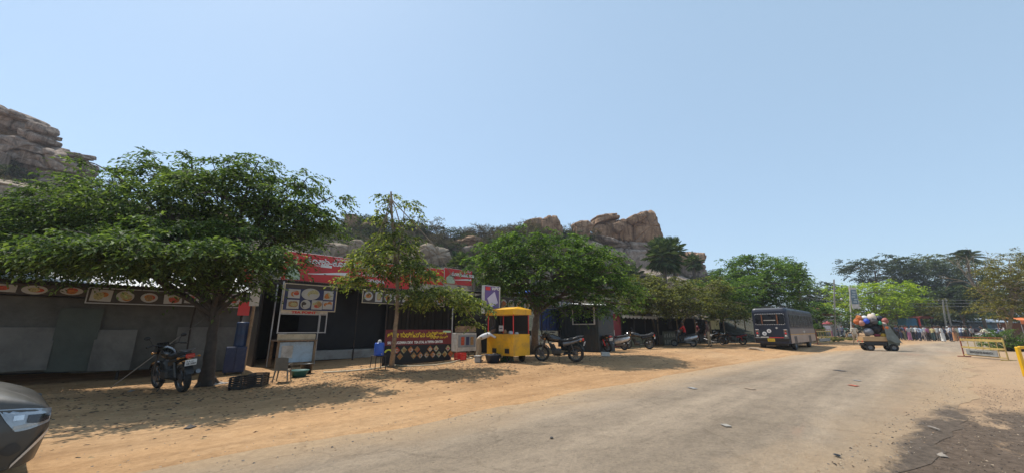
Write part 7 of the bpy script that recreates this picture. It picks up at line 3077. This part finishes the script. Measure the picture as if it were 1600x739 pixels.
# blue stall with red canopy behind the crowd
b = at(1442, 526, 56)
t = thing('market_stall', 'stall with a red-framed canopy and a blue side wall behind the crowd', 'stall', (b.x, b.y, 0), YAW - rad(90))
w = MB()
w.box((-1.5, .3, 1.5), (1.5, 1.4, 2.9), bev=.03)
w.build('blue_wall', mat('teal_blue_paint', (.02, .11, .19), .5, 0, .3, 1.5), t)
for x in (-.4, 1.3):
    w = MB()
    w.box((x, -.4, 1.5), (.22 if x < 0 else .1, .1, 3.0))
    w.build('post', RED_BRIGHT if x < 0 else IRON, t)
w = MB()
w.grid([[(-.6 + 2.3 * i / 10, -.6 + 1.8 * j, 3.0 + .25 * math.sin(math.pi * i / 10)) for j in range(2)] for i in range(11)])
w.grid([[(-.6 + 2.3 * i / 10, -.6 + 1.8 * j, 2.88 + .25 * math.sin(math.pi * i / 10)) for j in range(2)] for i in range(11)][::-1])
w.build('canopy', mat('pale_red_canopy', (.55, .12, .11), .6, 0, .25, 3), t)
w = MB()
w.box((.5, .8, 1.4), (1.8, .1, 2.8))
w.build('back_wall', mat('dark_green_cloth', (.02, .05, .045), .8), t)
b = at(1410, 526, 60)
t = thing('parasol', 'small pale parasol above the left end of the crowd', 'umbrella', (b.x, b.y, 0))
w = MB()
w.lathe([(0, 2.55), (.5, 2.45), (.95, 2.25), (.9, 2.27), (0, 2.5)], seg=16)
w.build('canopy', CREAM, t)
w = MB()
w.bar((0, 0, 0), (0, 0, 2.5), .025, 6)
w.build('shaft', STEEL, t)
# blue-grey shed and orange canopy on the right
b = at(1538, 524, 66)
t = thing('shed', 'long blue-grey shed with a pale tin roof behind the parked cars', 'shed', (b.x, b.y, 0), YAW - rad(90) - rad(8))
w = MB()
w.box((0, 2, 1.2), (9, 4, 2.4))
w.build('wall', mat('blue_grey_wall', (.06, .09, .12), .7, 0, .35, 1), t)
w = MB()
w.corrugated(-3.6, 4.8, -.8, 4.6, 2.55, 3.3, .3, .03)
w.build('roof', mat('pale_blue_tin', (.36, .42, .50), .5, .3, .2, 1.5, (.2, .2, .2), 1), t)
w = MB()
w.box((.6, -.05, 1.1), (1.6, .06, 2.0))
w.build('door', mat('teal_door', (.03, .12, .15), .6), t)
for x in (-2.4, 3.2):
    w = MB()
    w.box((x, -.05, 1.4), (1.4, .06, 1.0))
    w.build('window', GLASS_DARK, t)
b = at(1596, 524, 46)
t = thing('canopy_tent', 'orange cloth canopy on poles above the hedge at the right edge', 'canopy', (b.x, b.y, 0), YAW - rad(90))
w = MB()
zc = at(1590, 497, 46).z
P = [[(-.9 + 3.2 * i / 10, -1 + 2.2 * j / 5, zc + .35 * j / 5 + .09 * mnoise.noise(Vector((i * .6, j * .6, 1))) - .2) for j in range(6)] for i in range(11)]
w.grid(P)
w.grid([[(a, q, c - .02) for (a, q, c) in r][::-1] for r in P])
w.grid([[(-.9 + 3.2 * i / 10, -1.01, zc - .2 - .45 * j + .06 * mnoise.noise(Vector((i * .6, j, 1)))) for j in range(2)] for i in range(11)])
w.build('cloth', mat('orange_cloth', (.62, .17, .05), .8, 0, .15, 3), t)
for (x, y) in ((-.85, -.95), (2.2, -.95), (-.85, 1.1), (2.2, 1.1)):
    w = MB()
    w.bar((x, y, 0), (x, y, zc + (.12 if y > 0 else -.2)), .03, 6)
    w.build('pole', STEEL, t)
w = MB()
w.box((.6, 1.2, 1.1), (3.2, .08, 2.0))
w.build('back_cloth', mat('brown_cloth', (.16, .08, .05), .85), t)

# ------------------------------------------------------------------ litter, stones, fallen leaves
def litter(u, v, label, m, d, rz=0, kind='litter', cat='litter', crumple=True):
    d = (d[0] * .75, d[1] * .75, d[2] * .6)
    p = on_ground(u, v)
    z = max(p.z, .02 if road_right(p.x) < p.y < road_left(p.x) else p.z)
    w = MB()
    n = 8
    P = []
    for i in range(n + 1):
        P.append([((i / n - .5) * d[0] * (1 + .2 * mnoise.noise(Vector((j * .7, u, 2)))), (j / n - .5) * d[1] * (1 + .25 * mnoise.noise(Vector((i * .7, v, 5)))),
                   .012 + d[2] * (math.sin(math.pi * i / n) * math.sin(math.pi * j / n)) * (.6 + .8 * mnoise.noise(Vector((i * .8, j * .8, u * .1))))) for j in range(n + 1)])
    w.grid(P)
    w.grid([[(a, b, 0.004) for (a, b, c) in r][::-1] for r in P])
    o = w.build(kind, m, None, (p.x, p.y, z + .002), rz)
    return tag(o, label, cat)


PLASTIC_W = mat('dirty_white_plastic', (.29, .27, .25), .5, 0, .2, 6)
CARD = mat('brown_card', (.30, .22, .15), .85, 0, .25, 6)
litter(338, 600, 'crumpled whitish plastic sheet at the foot of the large tree', PLASTIC_W, (.75, .28, .12), .6, 'plastic_sheet')
litter(205, 611, 'small white scrap left of the parked motorcycle', PLASTIC_W, (.28, .1, .05), 1.2, 'plastic_scrap')
litter(297, 668, 'dark flat stone lying on the sunlit earth before the large tree', mat('dark_stone', (.07, .06, .055), .9, 0, .3, 6), (.2, .12, .06), .8, 'stone', 'stone')
litter(1082, 608, 'white wrapper lying on the road in the middle distance', PLASTIC_W, (.36, .15, .02), .9, 'wrapper')
litter(1135, 668, 'pale flattened wrapper on the road nearer the camera', mat('pale_wrapper', (.30, .27, .23), .7, 0, .15, 6), (.2, .12, .006), .8, 'wrapper')
litter(1172, 609, 'small brown card scrap on the road beyond the white wrapper', CARD, (.4, .15, .03), .8, 'card_scrap')
litter(1312, 580, 'dark flattened rag on the road below the bus', mat('dark_rag', (.06, .055, .06), .9, 0, .2, 6), (.55, .22, .03), .8, 'rag')
litter(1340, 596, 'whitish scrap beside the red spill on the road', PLASTIC_W, (.28, .12, .015), .8, 'plastic_scrap')
litter(1334, 604, 'flattened red cloth scrap on the road', mat('brick_red_rag', (.45, .10, .05), .9, 0, .2, 6), (.3, .16, .012), .8, 'rag')
litter(1309, 716, 'black leaf-shaped scrap on the near road', BLACK, (.1, .05, .02), .9, 'plastic_scrap')
litter(1473, 713, 'pale stone among the dark oily soil at the near right', mat('pale_stone', (.28, .24, .20), .9, 0, .2, 6), (.12, .09, .06), .3, 'stone', 'stone')
litter(1460, 672, 'long pale splinter at the edge of the dark soil', mat('pale_stone', (.42, .38, .34)), (.3, .03, .02), .5, 'splinter', 'stick')
litter(862, 688, 'dark pebble on the middle of the near road', mat('dark_stone', (.07, .06, .055)), (.06, .05, .03), .3, 'stone', 'stone')
p = on_ground(946, 556)
w = MB()
w.box((0, 0, .09), (.36, .2, .17), bev=.01)
tag(w.build('concrete_block', OFFWHITE, None, p, YAW - rad(90)), 'whitish concrete block under the all-black motorcycle', 'block')
for k, (u, v) in enumerate(((1490, 583), (1440, 668), (1530, 590))):
    pass


def scatter(name, n, pick, size, mats_, seed, flat=.25):
    rs = np.random.RandomState(seed)
    rr = random.Random(seed)
    V, F, mi = [], [], []
    for i in range(n):
        s, q = pick(rr)
        z = ground_z(s, q) + (.02 if road_right(s) < q < road_left(s) else 0)
        a = size * rr.uniform(.4, 1.3)
        o = len(V)
        th = rr.uniform(0, 6.28)
        c, si = math.cos(th), math.sin(th)
        for (x, y, h) in ((-1, -.6, .0), (1, -.5, .0), (.8, .7, .0), (-.8, .6, 0), (-.4, -.2, 1), (.5, .2, .9)):
            x, y = x * a * rr.uniform(.7, 1.2), y * a * rr.uniform(.7, 1.2)
            V.append((s + x * c - y * si, q + x * si + y * c, z + .001 + h * a * flat * rr.uniform(.6, 1.3) - .003))
        F += [(o, o + 1, o + 5), (o, o + 5, o + 4), (o + 1, o + 2, o + 5), (o + 2, o + 3, o + 4), (o + 2, o + 4, o + 5), (o + 3, o, o + 4)]
        mi += [rr.randrange(len(mats_))] * 6
    o = raw_mesh(name, np.array(V), np.array(F), mats_, mi=mi)
    return tag(o, kind='stuff')


ST = [mat('gravel_brown', (.30, .20, .12), .95, 0, .3, 8), mat('gravel_grey', (.22, .19, .16), .95, 0, .3, 8), mat('gravel_pale', (.42, .33, .23), .95, 0, .3, 8)]
LV = [mat('fallen_leaf_brown', (.16, .09, .045), .9, 0, .3, 8), mat('fallen_leaf_tan', (.32, .22, .11), .9, 0, .3, 8), mat('fallen_leaf_dark', (.06, .045, .03), .9, 0, .3, 8)]


def near_pick(r):
    d = 2.2 + 26 * r.random() ** 2.0
    a = YAW + rad(r.uniform(-56, 58))
    return d * math.cos(a), d * math.sin(a)


def verge_pick(r):
    s = 3 + 24 * r.random() ** 1.4
    return s, road_right(s) - r.random() ** 1.3 * 4 + .5


def edge_pick(r):
    s = -4 + 40 * r.random()
    return s, road_left(s) + r.gauss(.2, .55)


scatter('gravel', 7000, near_pick, .0075, ST, 1, .7)
scatter('verge_gravel', 4200, verge_pick, .011, ST + [mat('gravel_dark', (.05, .04, .035), .95)], 2, .7)
scatter('edge_gravel', 2500, edge_pick, .012, ST, 3, .7)
TREES_AT = [(1.5, 11.9, 3.6), (6.2, 11.7, 2.6), (13.5, 11.5, 3.2), (24, 12, 4)]


def leaf_pick(r):
    s, q, d = r.choice(TREES_AT[:3] + [TREES_AT[0]])
    while True:
        a, b = s + r.gauss(0, d), q - .8 + r.gauss(0, d * .55)
        if b > road_left(a) + 1.0:
            return a, b


scatter('fallen_leaves', 6500, leaf_pick, .035, LV, 4, .35)  # leaf litter, laid thicker and darker to deepen the shade under the trees


def dirt_pick(r):
    s = 4 + 11 * r.random()
    return s, road_right(s) - .2 - abs(r.gauss(0, 1.2))


scatter('dark_clods', 2600, dirt_pick, .013, [mat('clod_dark', (.05, .04, .032), .95, 0, .3, 8), mat('clod_brown', (.13, .095, .07), .95, 0, .3, 8)], 6, .6)

# ------------------------------------------------------------------ dry-season haze over the whole place
hm = bpy.data.materials.new('haze_air')
hm.use_nodes = True
ht = hm.node_tree
ht.nodes.remove(ht.nodes['Principled BSDF'])
pv = ht.nodes.new('ShaderNodeVolumePrincipled')
pv.inputs['Color'].default_value = (.86, .91, 1.0, 1)
pv.inputs['Density'].default_value = 0.0006
pv.inputs['Anisotropy'].default_value = 0.3
ht.links.new(pv.outputs[0], ht.nodes['Material Output'].inputs['Volume'])
w = MB()
w.box((150, 0, 32), (1720, 1820, 70))
hz_o = w.build('haze', hm)
tag(hz_o, kind='stuff')
